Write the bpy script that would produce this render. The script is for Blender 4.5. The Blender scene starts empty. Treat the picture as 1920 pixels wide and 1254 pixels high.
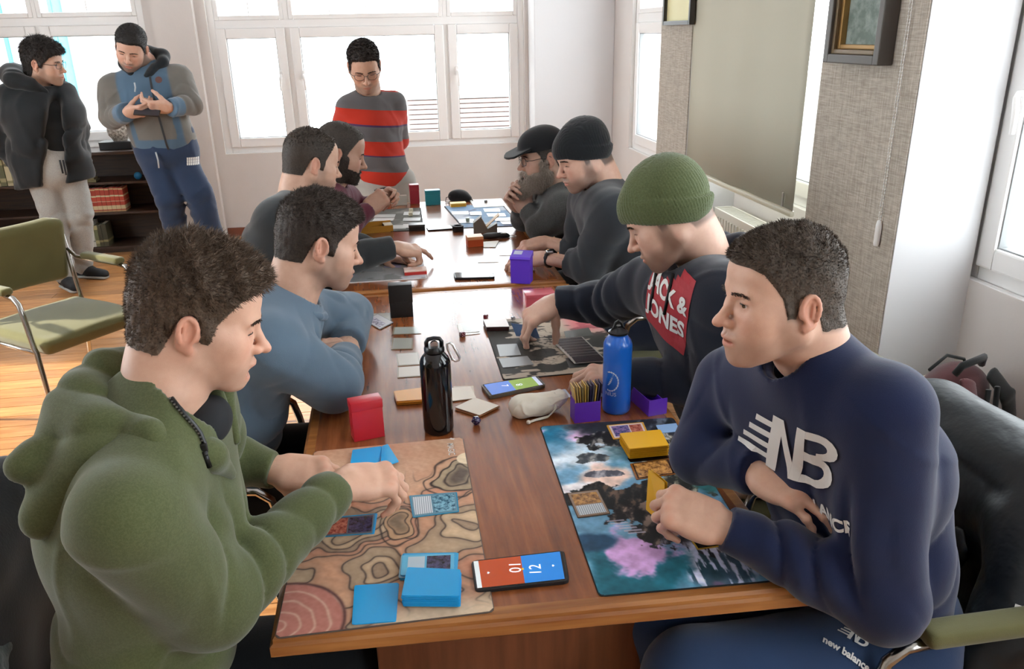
import bpy, bmesh, math, random
import numpy as np
from mathutils import Vector, Matrix
from mathutils.bvhtree import BVHTree
random.seed(7); RNG = np.random.default_rng(7)
scene = bpy.context.scene
COL = scene.collection
# ------------------------------------------------------------------ camera
FPX, YAW, PITCH, ROLL, CAMZ = 1500.0, 0.150, 0.363, -0.021, 1.63
cy_, sy_ = math.cos(YAW), math.sin(YAW); cp_, sp_ = math.cos(PITCH), math.sin(PITCH)
CF = Vector((sy_*cp_, cy_*cp_, -sp_)); _r = Vector((cy_, -sy_, 0)); _u = _r.cross(CF)
CR = _r*math.cos(ROLL) + _u*math.sin(ROLL); CU = _u*math.cos(ROLL) - _r*math.sin(ROLL)
CAM = Vector((0, 0, CAMZ))
cam_data = bpy.data.cameras.new('camera'); cam = bpy.data.objects.new('camera', cam_data); COL.objects.link(cam)
cam_data.sensor_width = 36; cam_data.lens = 36*FPX/1920; cam_data.clip_start = 0.02; cam_data.clip_end = 200
mw = Matrix((CR, CU, -CF)).transposed().to_4x4(); mw.translation = CAM
cam.matrix_world = mw; scene.camera = cam
def ray(px, py): return CR*((px-960)/FPX) - CU*((py-627)/FPX) + CF
def P(px, py, Y=None, z=None, X=None):
    """a point of the place read off the photograph: pixel plus one known world coordinate"""
    d = ray(px, py)
    if Y is not None: t = Y/d.y
    elif z is not None: t = (z-CAMZ)/d.z
    else: t = X/d.x
    return CAM + d*t
# ------------------------------------------------------------------ world, sun, exposure
world = bpy.data.worlds.new('daylight'); scene.world = world; world.use_nodes = True
wn = world.node_tree.nodes; wl = world.node_tree.links
bgn = wn['Background']; bgn.inputs['Color'].default_value = (0.90, 0.95, 1.0, 1); bgn.inputs['Strength'].default_value = 9.0
sun_d = bpy.data.lights.new('sun', 'SUN'); sun_d.energy = 10.0; sun_d.angle = math.radians(3); sun_d.color = (1.0, 0.90, 0.76)
sun = bpy.data.objects.new('sun', sun_d); COL.objects.link(sun)
sun.rotation_euler = Vector((0.80, -0.10, -0.60)).normalized().to_track_quat('-Z', 'Y').to_euler()
def portal(x, y, z, sx, sz, rot):
    return
    l = bpy.data.lights.new('window_portal', 'AREA'); l.shape = 'RECTANGLE'; l.size = sx; l.size_y = sz
    l.cycles.is_portal = True
    o = bpy.data.objects.new('window_portal', l); COL.objects.link(o); o.location = (x, y, z); o.rotation_euler = rot
scene.view_settings.view_transform = 'Standard'; scene.view_settings.look = 'None'
scene.view_settings.exposure = 0.18; scene.view_settings.gamma = 1.0
# ------------------------------------------------------------------ tagging and linking
def srgb(h):
    h = h.lstrip('#'); v = [int(h[i:i+2], 16)/255 for i in (0, 2, 4)]
    return tuple((c/12.92 if c <= 0.04045 else ((c+0.055)/1.055)**2.4) for c in v)
def tag(o, label=None, cat=None, group=None, kind=None):
    if label: o['label'] = label
    if cat: o['category'] = cat
    if group: o['group'] = group
    if kind: o['kind'] = kind
    return o
def empty(name, loc=(0, 0, 0), rz=0.0, parent=None):
    o = bpy.data.objects.new(name, None); o.empty_display_size = 0.05
    o.location = loc; o.rotation_euler = (0, 0, rz); COL.objects.link(o)
    if parent: o.parent = parent
    return o
def link(name, me, m, parent=None, smooth=True, loc=None, rot=None):
    if m is not None:
        me.materials.clear(); me.materials.append(m)
    o = bpy.data.objects.new(name, me); COL.objects.link(o)
    if parent: o.parent = parent
    if loc is not None: o.location = loc
    if rot is not None: o.rotation_euler = rot
    if smooth: me.shade_smooth()
    else: me.shade_flat()
    return o
def np_mesh(name, V, F, col=None):
    V = np.asarray(V, dtype=np.float32); F = np.asarray(F, dtype=np.int32); k = F.shape[1]
    me = bpy.data.meshes.new(name); me.vertices.add(len(V)); me.vertices.foreach_set('co', V.ravel())
    me.loops.add(F.size); me.loops.foreach_set('vertex_index', F.ravel())
    me.polygons.add(len(F)); me.polygons.foreach_set('loop_start', np.arange(len(F), dtype=np.int32)*k)
    if col is not None:
        a = me.color_attributes.new('Col', 'FLOAT_COLOR', 'POINT')
        c = np.ones((len(V), 4), np.float32); c[:, :3] = col; a.data.foreach_set('color', c.ravel())
    me.update(calc_edges=True); me.validate()
    return me
def shift(me, v): me.transform(Matrix.Translation(-Vector(v)))
# ------------------------------------------------------------------ bmesh shapes
class MB:
    def __init__(s): s.bm = bmesh.new()
    def box(s, c, size, rot=None, bev=0.0):
        M = Matrix.Translation(c) @ (rot.to_4x4() if rot else Matrix.Identity(4)) @ Matrix.Diagonal((*size, 1))
        r = bmesh.ops.create_cube(s.bm, size=1.0, matrix=M)
        if bev > 0:
            es = list({e for v in r['verts'] for e in v.link_edges})
            bmesh.ops.bevel(s.bm, geom=es, offset=bev, segments=2, affect='EDGES', profile=0.6)
        return s
    def mm(s, lo, hi, bev=0.0):
        lo = Vector(lo); hi = Vector(hi); return s.box((lo+hi)/2, hi-lo, None, bev)
    def prism(s, pts, z0, z1, M=None):
        vs = [s.bm.verts.new((p[0], p[1], z0)) for p in pts]; vt = [s.bm.verts.new((p[0], p[1], z1)) for p in pts]
        n = len(pts)
        try:
            s.bm.faces.new(vt); s.bm.faces.new(list(reversed(vs)))
        except ValueError: pass
        for i in range(n): s.bm.faces.new((vs[i], vs[(i+1) % n], vt[(i+1) % n], vt[i]))
        if M is not None: bmesh.ops.transform(s.bm, matrix=M, verts=vs+vt)
        return s
    def poly(s, pts):
        s.bm.faces.new([s.bm.verts.new(p) for p in pts]); return s
    def tube(s, pts, r, seg=8, closed=False, cap=True):
        pts = [Vector(p) for p in pts]; n = len(pts); rs = r if isinstance(r, (list, tuple)) else [r]*n
        rings = []; prev = None
        for i, p in enumerate(pts):
            a = pts[(i-1) % n] if (closed or i > 0) else pts[0]; b = pts[(i+1) % n] if (closed or i < n-1) else pts[-1]
            t = (b-a).normalized()
            if prev is None: u = t.orthogonal().normalized()
            else: u = (prev - t*prev.dot(t)).normalized()
            prev = u; w = t.cross(u)
            rings.append([s.bm.verts.new(p + (u*math.cos(q) + w*math.sin(q))*rs[i]) for q in [2*math.pi*k/seg for k in range(seg)]])
        m = n if closed else n-1
        for i in range(m):
            A = rings[i]; B = rings[(i+1) % n]
            off = 0
            if closed and i == n-1:
                off = min(range(seg), key=lambda o: sum((A[k].co - B[(k+o) % seg].co).length_squared for k in range(seg)))
            for k in range(seg): s.bm.faces.new((A[k], A[(k+1) % seg], B[(k+1+off) % seg], B[(k+off) % seg]))
        if cap and not closed: s.bm.faces.new(list(reversed(rings[0]))); s.bm.faces.new(rings[-1])
        return s
    def lathe(s, prof, seg=32, c=(0, 0, 0)):
        c = Vector(c); rings = []
        for r, z in prof:
            if r < 1e-6: rings.append([s.bm.verts.new(c+Vector((0, 0, z)))])
            else: rings.append([s.bm.verts.new(c+Vector((r*math.cos(2*math.pi*k/seg), r*math.sin(2*math.pi*k/seg), z))) for k in range(seg)])
        for A, B in zip(rings, rings[1:]):
            for k in range(seg):
                a, a2 = A[k % len(A)], A[(k+1) % len(A)]; b, b2 = B[k % len(B)], B[(k+1) % len(B)]
                f = [a, a2, b2, b]; f = [v for i, v in enumerate(f) if v not in f[:i]]
                if len(f) >= 3:
                    try: s.bm.faces.new(f)
                    except ValueError: pass
        return s
    def build(s, name, m, parent=None, loc=None, rot=None, smooth=False, angle=None):
        bmesh.ops.recalc_face_normals(s.bm, faces=s.bm.faces[:])
        me = bpy.data.meshes.new(name); s.bm.to_mesh(me); s.bm.free()
        o = link(name, me, m, parent, smooth or angle is not None, loc, rot)
        if angle is not None: me.set_sharp_from_angle(angle=math.radians(angle))
        return o
# ------------------------------------------------------------------ materials
def mat(name, col, rough=0.5, metal=0.0, spec=0.5, **kw):
    m = bpy.data.materials.new(name); m.use_nodes = True; nt = m.node_tree
    b = nt.nodes['Principled BSDF']
    if isinstance(col, str): col = srgb(col)
    b.inputs['Base Color'].default_value = (*col, 1); b.inputs['Roughness'].default_value = rough
    b.inputs['Metallic'].default_value = metal; b.inputs['Specular IOR Level'].default_value = spec
    for k, v in kw.items(): b.inputs[k.replace('_', ' ')].default_value = v
    return m
def nd(m, t, **kw):
    n = m.node_tree.nodes.new(t)
    for k, v in kw.items():
        if hasattr(n, k): setattr(n, k, v)
        else: n.inputs[k].default_value = v
    return n
def lk(m, a, b): m.node_tree.links.new(a, b)
def bsdf(m): return m.node_tree.nodes['Principled BSDF']
def coords(m, kind='Object', scale=(1, 1, 1), rot=(0, 0, 0)):
    tc = nd(m, 'ShaderNodeTexCoord'); mp = nd(m, 'ShaderNodeMapping'); mp.inputs['Scale'].default_value = scale
    mp.inputs['Rotation'].default_value = rot
    lk(m, tc.outputs[kind], mp.inputs['Vector']); return mp.outputs['Vector']
def bump(m, fac, strength=0.3, dist=0.002):
    b = nd(m, 'ShaderNodeBump'); b.inputs['Strength'].default_value = strength; b.inputs['Distance'].default_value = dist
    lk(m, fac, b.inputs['Height']); lk(m, b.outputs['Normal'], bsdf(m).inputs['Normal']); return b
def noise(m, vec, scale, detail=4, rough=0.5):
    n = nd(m, 'ShaderNodeTexNoise'); n.inputs['Scale'].default_value = scale; n.inputs['Detail'].default_value = detail
    n.inputs['Roughness'].default_value = rough; lk(m, vec, n.inputs['Vector']); return n.outputs['Fac']
def ramp(m, fac, stops, interp='LINEAR'):
    r = nd(m, 'ShaderNodeValToRGB'); cr = r.color_ramp; cr.interpolation = interp
    while len(cr.elements) < len(stops): cr.elements.new(0.5)
    for e, (p, c) in zip(cr.elements, stops):
        e.position = p; c = srgb(c) if isinstance(c, str) else c; e.color = (*c, 1)
    lk(m, fac, r.inputs['Fac']); return r.outputs['Color']
def mixc(m, fac, a, b, mode='MIX'):
    n = nd(m, 'ShaderNodeMix'); n.data_type = 'RGBA'; n.blend_type = mode
    for s, v in ((0, fac), (6, a), (7, b)):
        if hasattr(v, 'is_output') or hasattr(v, 'links'): lk(m, v, n.inputs[s])
        elif s == 0: n.inputs[0].default_value = v
        else: n.inputs[s].default_value = (*v, 1)
    return n.outputs[2]
def fabric(name, col, var=0.12, sc=420, bstr=0.35, rough=0.92, attr=False, sheen=0.25, heather=0.0):
    m = mat(name, col, rough, spec=0.2); b = bsdf(m)
    b.inputs['Sheen Weight'].default_value = sheen; b.inputs['Sheen Roughness'].default_value = 0.5
    v = coords(m); c = srgb(col) if isinstance(col, str) else col
    n1 = noise(m, v, 9, 3); n2 = noise(m, v, sc, 2, 0.7)
    if attr:
        a = nd(m, 'ShaderNodeAttribute'); a.attribute_name = 'Col'; base = a.outputs['Color']
        dark = mixc(m, 1.0, base, (1-var*1.5,)*3, 'MULTIPLY')
        cc = mixc(m, n1, dark, base)
    else:
        cc = mixc(m, n1, tuple(x*(1-var*1.5) for x in c), tuple(min(1, x*(1+var)) for x in c))
    if heather: cc = mixc(m, ramp(m, noise(m, v, sc*0.6, 3, 0.8), [(0.42, (0,)*3), (0.6, (heather,)*3)]), cc, tuple(min(1, x*1.6+0.03) for x in c))
    lk(m, cc, b.inputs['Base Color']); bump(m, n2, bstr, 0.0012)
    return m
def skin_mat():
    m = mat('skin', (0.6, 0.4, 0.3), 0.48, spec=0.35); b = bsdf(m)
    a = nd(m, 'ShaderNodeAttribute'); a.attribute_name = 'Col'; v = coords(m)
    n = noise(m, v, 45, 4, 0.6)
    cc = mixc(m, n, mixc(m, 1.0, a.outputs['Color'], (0.86, 0.76, 0.72), 'MULTIPLY'), mixc(m, 1.0, a.outputs['Color'], (1.08, 1.06, 1.04), 'MULTIPLY'))
    lk(m, cc, b.inputs['Base Color'])
    b.inputs['Subsurface Weight'].default_value = 0.12; b.inputs['Subsurface Radius'].default_value = (0.012, 0.005, 0.003); b.inputs['Subsurface Scale'].default_value = 0.6
    bump(m, noise(m, v, 900, 3), 0.25, 0.0006)
    return m
SKIN = skin_mat()
def hair_mat(name, col):
    m = mat(name, col, 0.55, spec=0.3); v = coords(m); c = srgb(col)
    lk(m, mixc(m, noise(m, v, 160, 3), tuple(x*0.6 for x in c), tuple(min(1, x*2.2+0.015) for x in c)), bsdf(m).inputs['Base Color'])
    bump(m, noise(m, v, 320, 4), 0.6, 0.003); return m
# ------------------------------------------------------------------ distance-field modelling (numpy)
def sst(a, b, x): t = np.clip((x-a)/(b-a), 0, 1); return t*t*(3-2*t)
def A3(v): return np.array([v[0], v[1], v[2]], dtype=np.float32)
def nrm(v): v = np.asarray(v, dtype=np.float32); return v/max(1e-9, float(np.linalg.norm(v)))
def ell(c, r, R=None):
    c = A3(c); r = np.array(r, dtype=np.float32); m = float(max(r)) if R is not None else None
    lo = c-(m if m else r); hi = c+(m if m else r)
    def f(x, y, z):
        dx, dy, dz = x-c[0], y-c[1], z-c[2]
        if R is not None:
            dx, dy, dz = [R[i][0]*dx+R[i][1]*dy+R[i][2]*dz for i in range(3)]
        a, b, e = dx/r[0], dy/r[1], dz/r[2]; k0 = np.sqrt(a*a+b*b+e*e)
        a, b, e = a/r[0], b/r[1], e/r[2]; k1 = np.sqrt(a*a+b*b+e*e)+1e-9
        return k0*(k0-1)/k1
    return f, lo, hi
def cap(a, b, ra, rb=None):
    a, b = A3(a), A3(b); rb = ra if rb is None else rb; d = b-a; L = float(d@d)+1e-12; m = max(ra, rb)
    def f(x, y, z):
        px, py, pz = x-a[0], y-a[1], z-a[2]
        t = np.clip((px*d[0]+py*d[1]+pz*d[2])/L, 0, 1)
        qx, qy, qz = px-d[0]*t, py-d[1]*t, pz-d[2]*t
        return np.sqrt(qx*qx+qy*qy+qz*qz) - (ra+(rb-ra)*t)
    return f, np.minimum(a, b)-m, np.maximum(a, b)+m
def ecap(a, b, side, wa, da, wb, db):
    """capsule of elliptical section: half-width w along side, half-depth d across"""
    a, b = A3(a), A3(b); ax = b-a; L = float(np.linalg.norm(ax))+1e-9; ax = ax/L
    s = A3(side); s = nrm(s-ax*float(s@ax)); g = np.cross(ax, s); m = max(wa, wb, da, db)
    def f(x, y, z):
        px, py, pz = x-a[0], y-a[1], z-a[2]
        t = px*ax[0]+py*ax[1]+pz*ax[2]; tc = np.clip(t/L, 0, 1); e = t-tc*L
        u = px*s[0]+py*s[1]+pz*s[2]; v = px*g[0]+py*g[1]+pz*g[2]
        W = wa+(wb-wa)*tc; D = da+(db-da)*tc; M = np.minimum(W, D)
        u = u/W; v = v/D; e = e/M
        return (np.sqrt(u*u+v*v+e*e)-1)*M
    return f, np.minimum(a, b)-m, np.maximum(a, b)+m
def rbox(c, h, r, R=None):
    c = A3(c); h = np.array(h)-r; m = float(np.linalg.norm(h))+r
    def f(x, y, z):
        dx, dy, dz = x-c[0], y-c[1], z-c[2]
        if R is not None: dx, dy, dz = [R[i][0]*dx+R[i][1]*dy+R[i][2]*dz for i in range(3)]
        qx, qy, qz = np.abs(dx)-h[0], np.abs(dy)-h[1], np.abs(dz)-h[2]
        o = np.sqrt(np.maximum(qx, 0)**2+np.maximum(qy, 0)**2+np.maximum(qz, 0)**2)
        return o+np.minimum(np.maximum(qx, np.maximum(qy, qz)), 0)-r
    return f, c-m, c+m
def smin(a, b, k):
    if k <= 0: return np.minimum(a, b)
    h = np.maximum(k-np.abs(a-b), 0)/k; return np.minimum(a, b)-h*h*k*0.25
def smax(a, b, k): return -smin(-a, -b, k)
class Grid:
    def __init__(s, lo, hi, res):
        s.lo = np.array(lo, dtype=np.float32); s.res = res
        n = np.ceil((np.array(hi)-s.lo)/res).astype(int)+1; s.n = n
        s.ax = [(s.lo[i]+np.arange(n[i])*res).astype(np.float32) for i in range(3)]
        s.D = np.full(tuple(n), 0.08, np.float32)
    def sl(s, lo, hi, m):
        a = np.clip(np.floor((lo-m-s.lo)/s.res).astype(int), 0, s.n); b = np.clip(np.ceil((hi+m-s.lo)/s.res).astype(int)+1, 0, s.n)
        return tuple(slice(int(i), int(j)) for i, j in zip(a, b))
    def xyz(s, q):
        return (s.ax[0][q[0]][:, None, None], s.ax[1][q[1]][None, :, None], s.ax[2][q[2]][None, None, :])
    def add(s, prim, k=0.0, sub=False):
        f, lo, hi = prim; q = s.sl(lo, hi, k+3*s.res+0.004)
        if any(w.start >= w.stop for w in q): return s
        d = f(*s.xyz(q)).astype(np.float32)
        s.D[q] = smax(s.D[q], -d, k) if sub else smin(s.D[q], d, k); return s
    def disp(s, fn):
        s.D += fn(s.ax[0][:, None, None], s.ax[1][None, :, None], s.ax[2][None, None, :]); return s
    def mesh(s):
        D = s.D; I = D < 0
        D[0] = D[-1] = 0.05; D[:, 0] = D[:, -1] = 0.05; D[:, :, 0] = D[:, :, -1] = 0.05; I = D < 0
        cnt = np.zeros(tuple(s.n-1), np.int8)
        for i in (0, 1):
            for j in (0, 1):
                for k in (0, 1): cnt += I[i:i+s.n[0]-1, j:j+s.n[1]-1, k:k+s.n[2]-1]
        act = (cnt > 0) & (cnt < 8); idx = np.argwhere(act)
        cr = np.array([(i, j, k) for i in (0, 1) for j in (0, 1) for k in (0, 1)])
        vals = np.stack([D[idx[:, 0]+c[0], idx[:, 1]+c[1], idx[:, 2]+c[2]] for c in cr], 1)
        pos = np.zeros((len(idx), 3)); w = np.zeros(len(idx))
        for a in range(8):
            for b in range(a+1, 8):
                if np.abs(cr[a]-cr[b]).sum() != 1: continue
                va, vb = vals[:, a], vals[:, b]; m = (va < 0) != (vb < 0)
                t = np.where(m, va/np.where(m, va-vb, 1), 0)[:, None]
                pos += np.where(m[:, None], cr[a]+t*(cr[b]-cr[a]), 0); w += m
        V = s.lo+(idx+pos/w[:, None])*s.res
        idm = np.full(act.shape, -1, np.int32); idm[act] = np.arange(len(idx))
        Q = []
        for ax in range(3):
            o = [0, 0, 0]; o[ax] = 1
            a = I[:s.n[0]-o[0], :s.n[1]-o[1], :s.n[2]-o[2]]; b = I[o[0]:, o[1]:, o[2]:]
            e = np.argwhere(a != b); u, v = [(1, 2), (2, 0), (0, 1)][ax]
            e = e[(e[:, u] > 0) & (e[:, v] > 0)]
            flip = a[e[:, 0], e[:, 1], e[:, 2]]
            def g(du, dv):
                p = e.copy(); p[:, u] -= du; p[:, v] -= dv
                p = np.minimum(p, np.array(idm.shape)-1); return idm[p[:, 0], p[:, 1], p[:, 2]]
            q = np.stack([g(1, 1), g(0, 1), g(0, 0), g(1, 0)], 1)
            q = np.where(flip[:, None], q, q[:, ::-1]); Q.append(q)
        Q = np.concatenate(Q); Q = Q[(Q >= 0).all(1)]
        return V.astype(np.float32), Q
def fieldmesh(groups, res, k2=0.015, disp=None, cuts=(), pad=0.012):
    """groups: list of (prims, k); unioned smoothly inside each group, then together"""
    lo = np.min([p[1] for g in groups for p in g[0]], 0)-pad-res*2; hi = np.max([p[2] for g in groups for p in g[0]], 0)+pad+res*2
    G = Grid(lo, hi, res)
    for gg in groups:
        prims, k = gg[0], gg[1]
        glo = np.min([p[1] for p in prims], 0)-pad-res*2; ghi = np.max([p[2] for p in prims], 0)+pad+res*2
        T = Grid(lo, hi, res) if len(groups) > 1 else G
        for p in prims: T.add(p, k)
        for p, kk in (gg[2] if len(gg) > 2 else ()): T.add(p, kk, sub=True)
        if T is not G: G.D = smin(G.D, T.D, k2)
    for p, k in cuts: G.add(p, k, sub=True)
    if disp is not None: G.disp(disp)
    return G.mesh()
def sinn(seed, freq, n=5):
    """cheap smooth noise made of random sine waves, about -1..1"""
    r = np.random.default_rng(seed); K = r.normal(size=(n, 3)); K = K/np.linalg.norm(K, axis=1)[:, None]*freq*r.uniform(0.6, 1.5, (n, 1)); ph = r.uniform(0, 6.28, n)
    def f(x, y, z): return sum(np.sin(K[i][0]*x+K[i][1]*y+K[i][2]*z+ph[i]) for i in range(n))/(n**0.5*1.1)
    return f
def vnormals(V, F):
    a, b, c, d = (V[F[:, i]] for i in range(4)); n = np.cross(c-a, d-b); N = np.zeros_like(V)
    for i in range(4): np.add.at(N, F[:, i], n)
    return N/(np.linalg.norm(N, axis=1)[:, None]+1e-12)
def compact(V, F, keepf):
    F = F[keepf]; u, inv = np.unique(F, return_inverse=True); return V[u], inv.reshape(F.shape), u
def strands(Pn, N, flow, L, wid=0.0007, jit=0.35, seed=1, bend=0.5):
    """tapered hair blades: root, mid, tip"""
    r = np.random.default_rng(seed); n = len(Pn)
    d = N+flow+r.normal(size=(n, 3))*jit; d /= np.linalg.norm(d, axis=1)[:, None]
    L = L*r.uniform(0.6, 1.15, n)
    L = L[:, None]; d2 = d+flow*bend; d2 /= np.linalg.norm(d2, axis=1)[:, None]
    s = np.cross(d, r.normal(size=(n, 3))); s /= np.linalg.norm(s, axis=1)[:, None]; s *= wid
    p0 = Pn-N*0.001; p1 = p0+d*L*0.55; p2 = p1+d2*L*0.45
    V = np.stack([p0-s, p0+s, p1+s*0.8, p1-s*0.8, p2], 1).reshape(-1, 3); b = np.arange(n)[:, None]*5
    Fq = np.concatenate([b+np.array([[0, 1, 2]]), b+np.array([[0, 2, 3]]), b+np.array([[3, 2, 4]])])
    return V, Fq
def sample_surface(V, F, n, w, seed=3):
    r = np.random.default_rng(seed)
    a, b, c = V[F[:, 0]], V[F[:, 1]], V[F[:, 2]]; ar = np.linalg.norm(np.cross(b-a, c-a), axis=1)*w[F].mean(1); ar = np.maximum(ar, 0)
    pk = r.choice(len(F), n, p=ar/ar.sum()); u, v = r.random(n), r.random(n)
    p = (a[pk]*(1-u)[:, None]+b[pk]*u[:, None])*(1-v)[:, None]+(V[F[pk, 3]]*(1-u)[:, None]+c[pk]*u[:, None])*v[:, None]
    return p, F[pk, 0]
# ------------------------------------------------------------------ the room
WALLM = mat('wall_paint', '#d9cfc9', .85); _v = coords(WALLM)
lk(WALLM, mixc(WALLM, noise(WALLM, _v, 2.2, 4), srgb('#cbc3be'), srgb('#dcd6d2')), bsdf(WALLM).inputs['Base Color']); bump(WALLM, noise(WALLM, _v, 60, 4), .12, .004)
WHITE = mat('white_paint', '#d6d5d6', .6); _v = coords(WHITE); bump(WHITE, noise(WHITE, _v, 30, 3), .06, .003)
PVC = mat('white_pvc', '#eceae8', .32)
LINEN = mat('linen_wallpaper', '#b5aca0', .9, spec=.2)
_v = coords(LINEN, scale=(1, 1, .045)); _v2 = coords(LINEN, scale=(.06, .06, 1))
_a = noise(LINEN, _v, 260, 4, .7); _b = noise(LINEN, _v2, 260, 4, .7); _m = nd(LINEN, 'ShaderNodeMath', operation='ADD'); lk(LINEN, _a, _m.inputs[0]); lk(LINEN, _b, _m.inputs[1])
_m2 = nd(LINEN, 'ShaderNodeMath', operation='MULTIPLY'); lk(LINEN, _m.outputs[0], _m2.inputs[0]); _m2.inputs[1].default_value = .5
lk(LINEN, ramp(LINEN, _m2.outputs[0], [(.40, '#968c80'), (.60, '#bfb6aa')]), bsdf(LINEN).inputs['Base Color']); bump(LINEN, _m2.outputs[0], .3, .002)
def struct(mb, name, m, parent=None, **k):
    o = mb.build(name, m, parent, **k); o['kind'] = 'structure'; return o
XR, YF, XL, YB, ZC = 1.95, 7.2, -3.7, -2.6, 3.0
XP = 1.65
# far wall, with openings cut out as separate blocks of one wall
def wall_y(mb, y0, y1, x0, x1, holes):
    """wall between y0..y1 along x with rectangular holes (xa, xb, za, zb)"""
    xs = sorted({x0, x1, *[h[0] for h in holes], *[h[1] for h in holes]})
    for a, b in zip(xs, xs[1:]):
        m = (a+b)/2; hz = sorted([(h[2], h[3]) for h in holes if h[0] < m < h[1]]); z = 0
        for za, zb in hz: mb.mm((a, y0, z), (b, y1, za)); z = zb
        mb.mm((a, y0, z), (b, y1, ZC))
mb = MB(); wall_y(mb, 7.14, 7.42, XL-.2, XR+.3, [(-3.42, -1.80, .80, 2.74), (-1.33, 1.24, .70, 2.74)])
mb.mm((-1.72, 7.06, 0), (-1.41, 7.15, ZC))
struct(mb, 'wall_far', WALLM)
mb = MB(); mb.mm((1.27, 6.86, 0), (XR, 7.138, ZC), .01); struct(mb, 'trim_3', WHITE)
def wall_x(mb, x0, x1, y0, y1, holes):
    ys = sorted({y0, y1, *[h[0] for h in holes], *[h[1] for h in holes]})
    for a, b in zip(ys, ys[1:]):
        m = (a+b)/2; hz = sorted([(h[2], h[3]) for h in holes if h[0] < m < h[1]]); z = 0
        for za, zb in hz: mb.mm((x0, a, z), (x1, b, za)); z = zb
        mb.mm((x0, a, z), (x1, b, ZC))
mb = MB(); wall_x(mb, XR, XR+.28, YB-.2, 7.42, [(4.86, 6.38, .72, 2.74), (2.99, 4.28, .80, 2.74), (.75, 2.42, .80, 2.74), (-2.1, 0.25, .80, 2.74)])
struct(mb, 'wall_right', WALLM)
def pier(y0, y1, name='trim_2'):
    mb = MB(); mb.mm((XP, y0, 0), (XR, y1, ZC)); o = struct(mb, name, WHITE)
    mb = MB(); mb.mm((XP-.006, y0+.004, 0), (XP-.0005, y1-.004, ZC-.002)); q = struct(mb, 'linen_panel', LINEN, o); return o
pier(4.30, 4.80, 'trim_1'); pier(2.36, 2.95, 'trim_2')
mb = MB(); wall_x(mb, XL-.28, XL, YB-.2, 7.14, [(1.2, 4.7, .80, 2.74)]); struct(mb, 'wall_left', WALLM)
mb = MB(); wall_y(mb, YB-.2, YB, XL-.2, XR+.3, []); struct(mb, 'wall_back', WALLM)
mb = MB(); mb.mm((XL-.2, YB-.2, ZC), (XR+.3, 7.42, ZC+.15)); struct(mb, 'ceiling', WHITE)
# floor: a slab carrying its boards
FLW = mat('floor_board', '#b07a45', .34, spec=.5); _v = coords(FLW, 'Object', (1.0, 9, 9))
_oi = nd(FLW, 'ShaderNodeObjectInfo'); _n = noise(FLW, _v, 4.5, 6, .6)
_c = ramp(FLW, _n, [(.3, '#9c6536'), (.55, '#bb8450'), (.75, '#cf9c66')])
_hs = nd(FLW, 'ShaderNodeHueSaturation'); _mr = nd(FLW, 'ShaderNodeMapRange'); _mr.inputs['To Min'].default_value = .72; _mr.inputs['To Max'].default_value = 1.2
lk(FLW, _oi.outputs['Random'], _mr.inputs['Value']); lk(FLW, _mr.outputs[0], _hs.inputs['Value']); lk(FLW, _c, _hs.inputs['Color']); lk(FLW, _hs.outputs[0], bsdf(FLW).inputs['Base Color'])
bump(FLW, _n, .08, .002)
mb = MB(); mb.mm((XL, YB, -.06), (XR, 7.14, -.012)); floor = struct(mb, 'floor', mat('floor_gap', '#4a2f1c', .8))
_r = random.Random(3); PW = .112; npl = 0; _plk = {}
def plank_mesh(L):
    if L not in _plk:
        m = MB(); m.box((0, 0, -.006), (L-.003, PW-.003, .0118), None, .0012); bmesh.ops.recalc_face_normals(m.bm, faces=m.bm.faces[:])
        me = bpy.data.meshes.new('plank'); m.bm.to_mesh(me); m.bm.free(); me.materials.append(FLW); _plk[L] = me
    return _plk[L]
for i in range(57):
    y = 7.14-PW*(i+.5); x = XL; off = _r.choice((.6, 1.0, 1.4))
    while x < XR-.01:
        L = off if x == XL else _r.choice((1.2, 1.6))
        L = round(min(L, XR-x), 3)
        if XR-(x+L) < .35: L = round(XR-x, 3)
        o = bpy.data.objects.new('plank', plank_mesh(L)); COL.objects.link(o); o.parent = floor; o.location = (x+L/2, y, 0); npl += 1; x = round(x+L, 3)
y1 = 7.14-PW*57; m = MB()
while y1 > YB+.01:
    x = XL
    while x < XR-.01:
        L = min(1.4, XR-x); m.mm((x+.0015, max(YB, y1-PW)+.0015, -.0118), (x+L-.0015, y1-.0015, 0)); x += L
    y1 -= PW
o = m.build('plank', FLW, floor); o['kind'] = 'stuff'
RB = mat('baseboard_wood', '#7c4632', .5)
mb = MB(); mb.mm((-1.40, 7.12, 0), (1.27, 7.139, .075), .003); struct(mb, 'baseboard_far', RB)
mb = MB(); mb.mm((XR-.02, YB, 0), (XR-.0005, 2.355, .075), .003); struct(mb, 'baseboard_right', RB)
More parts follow.
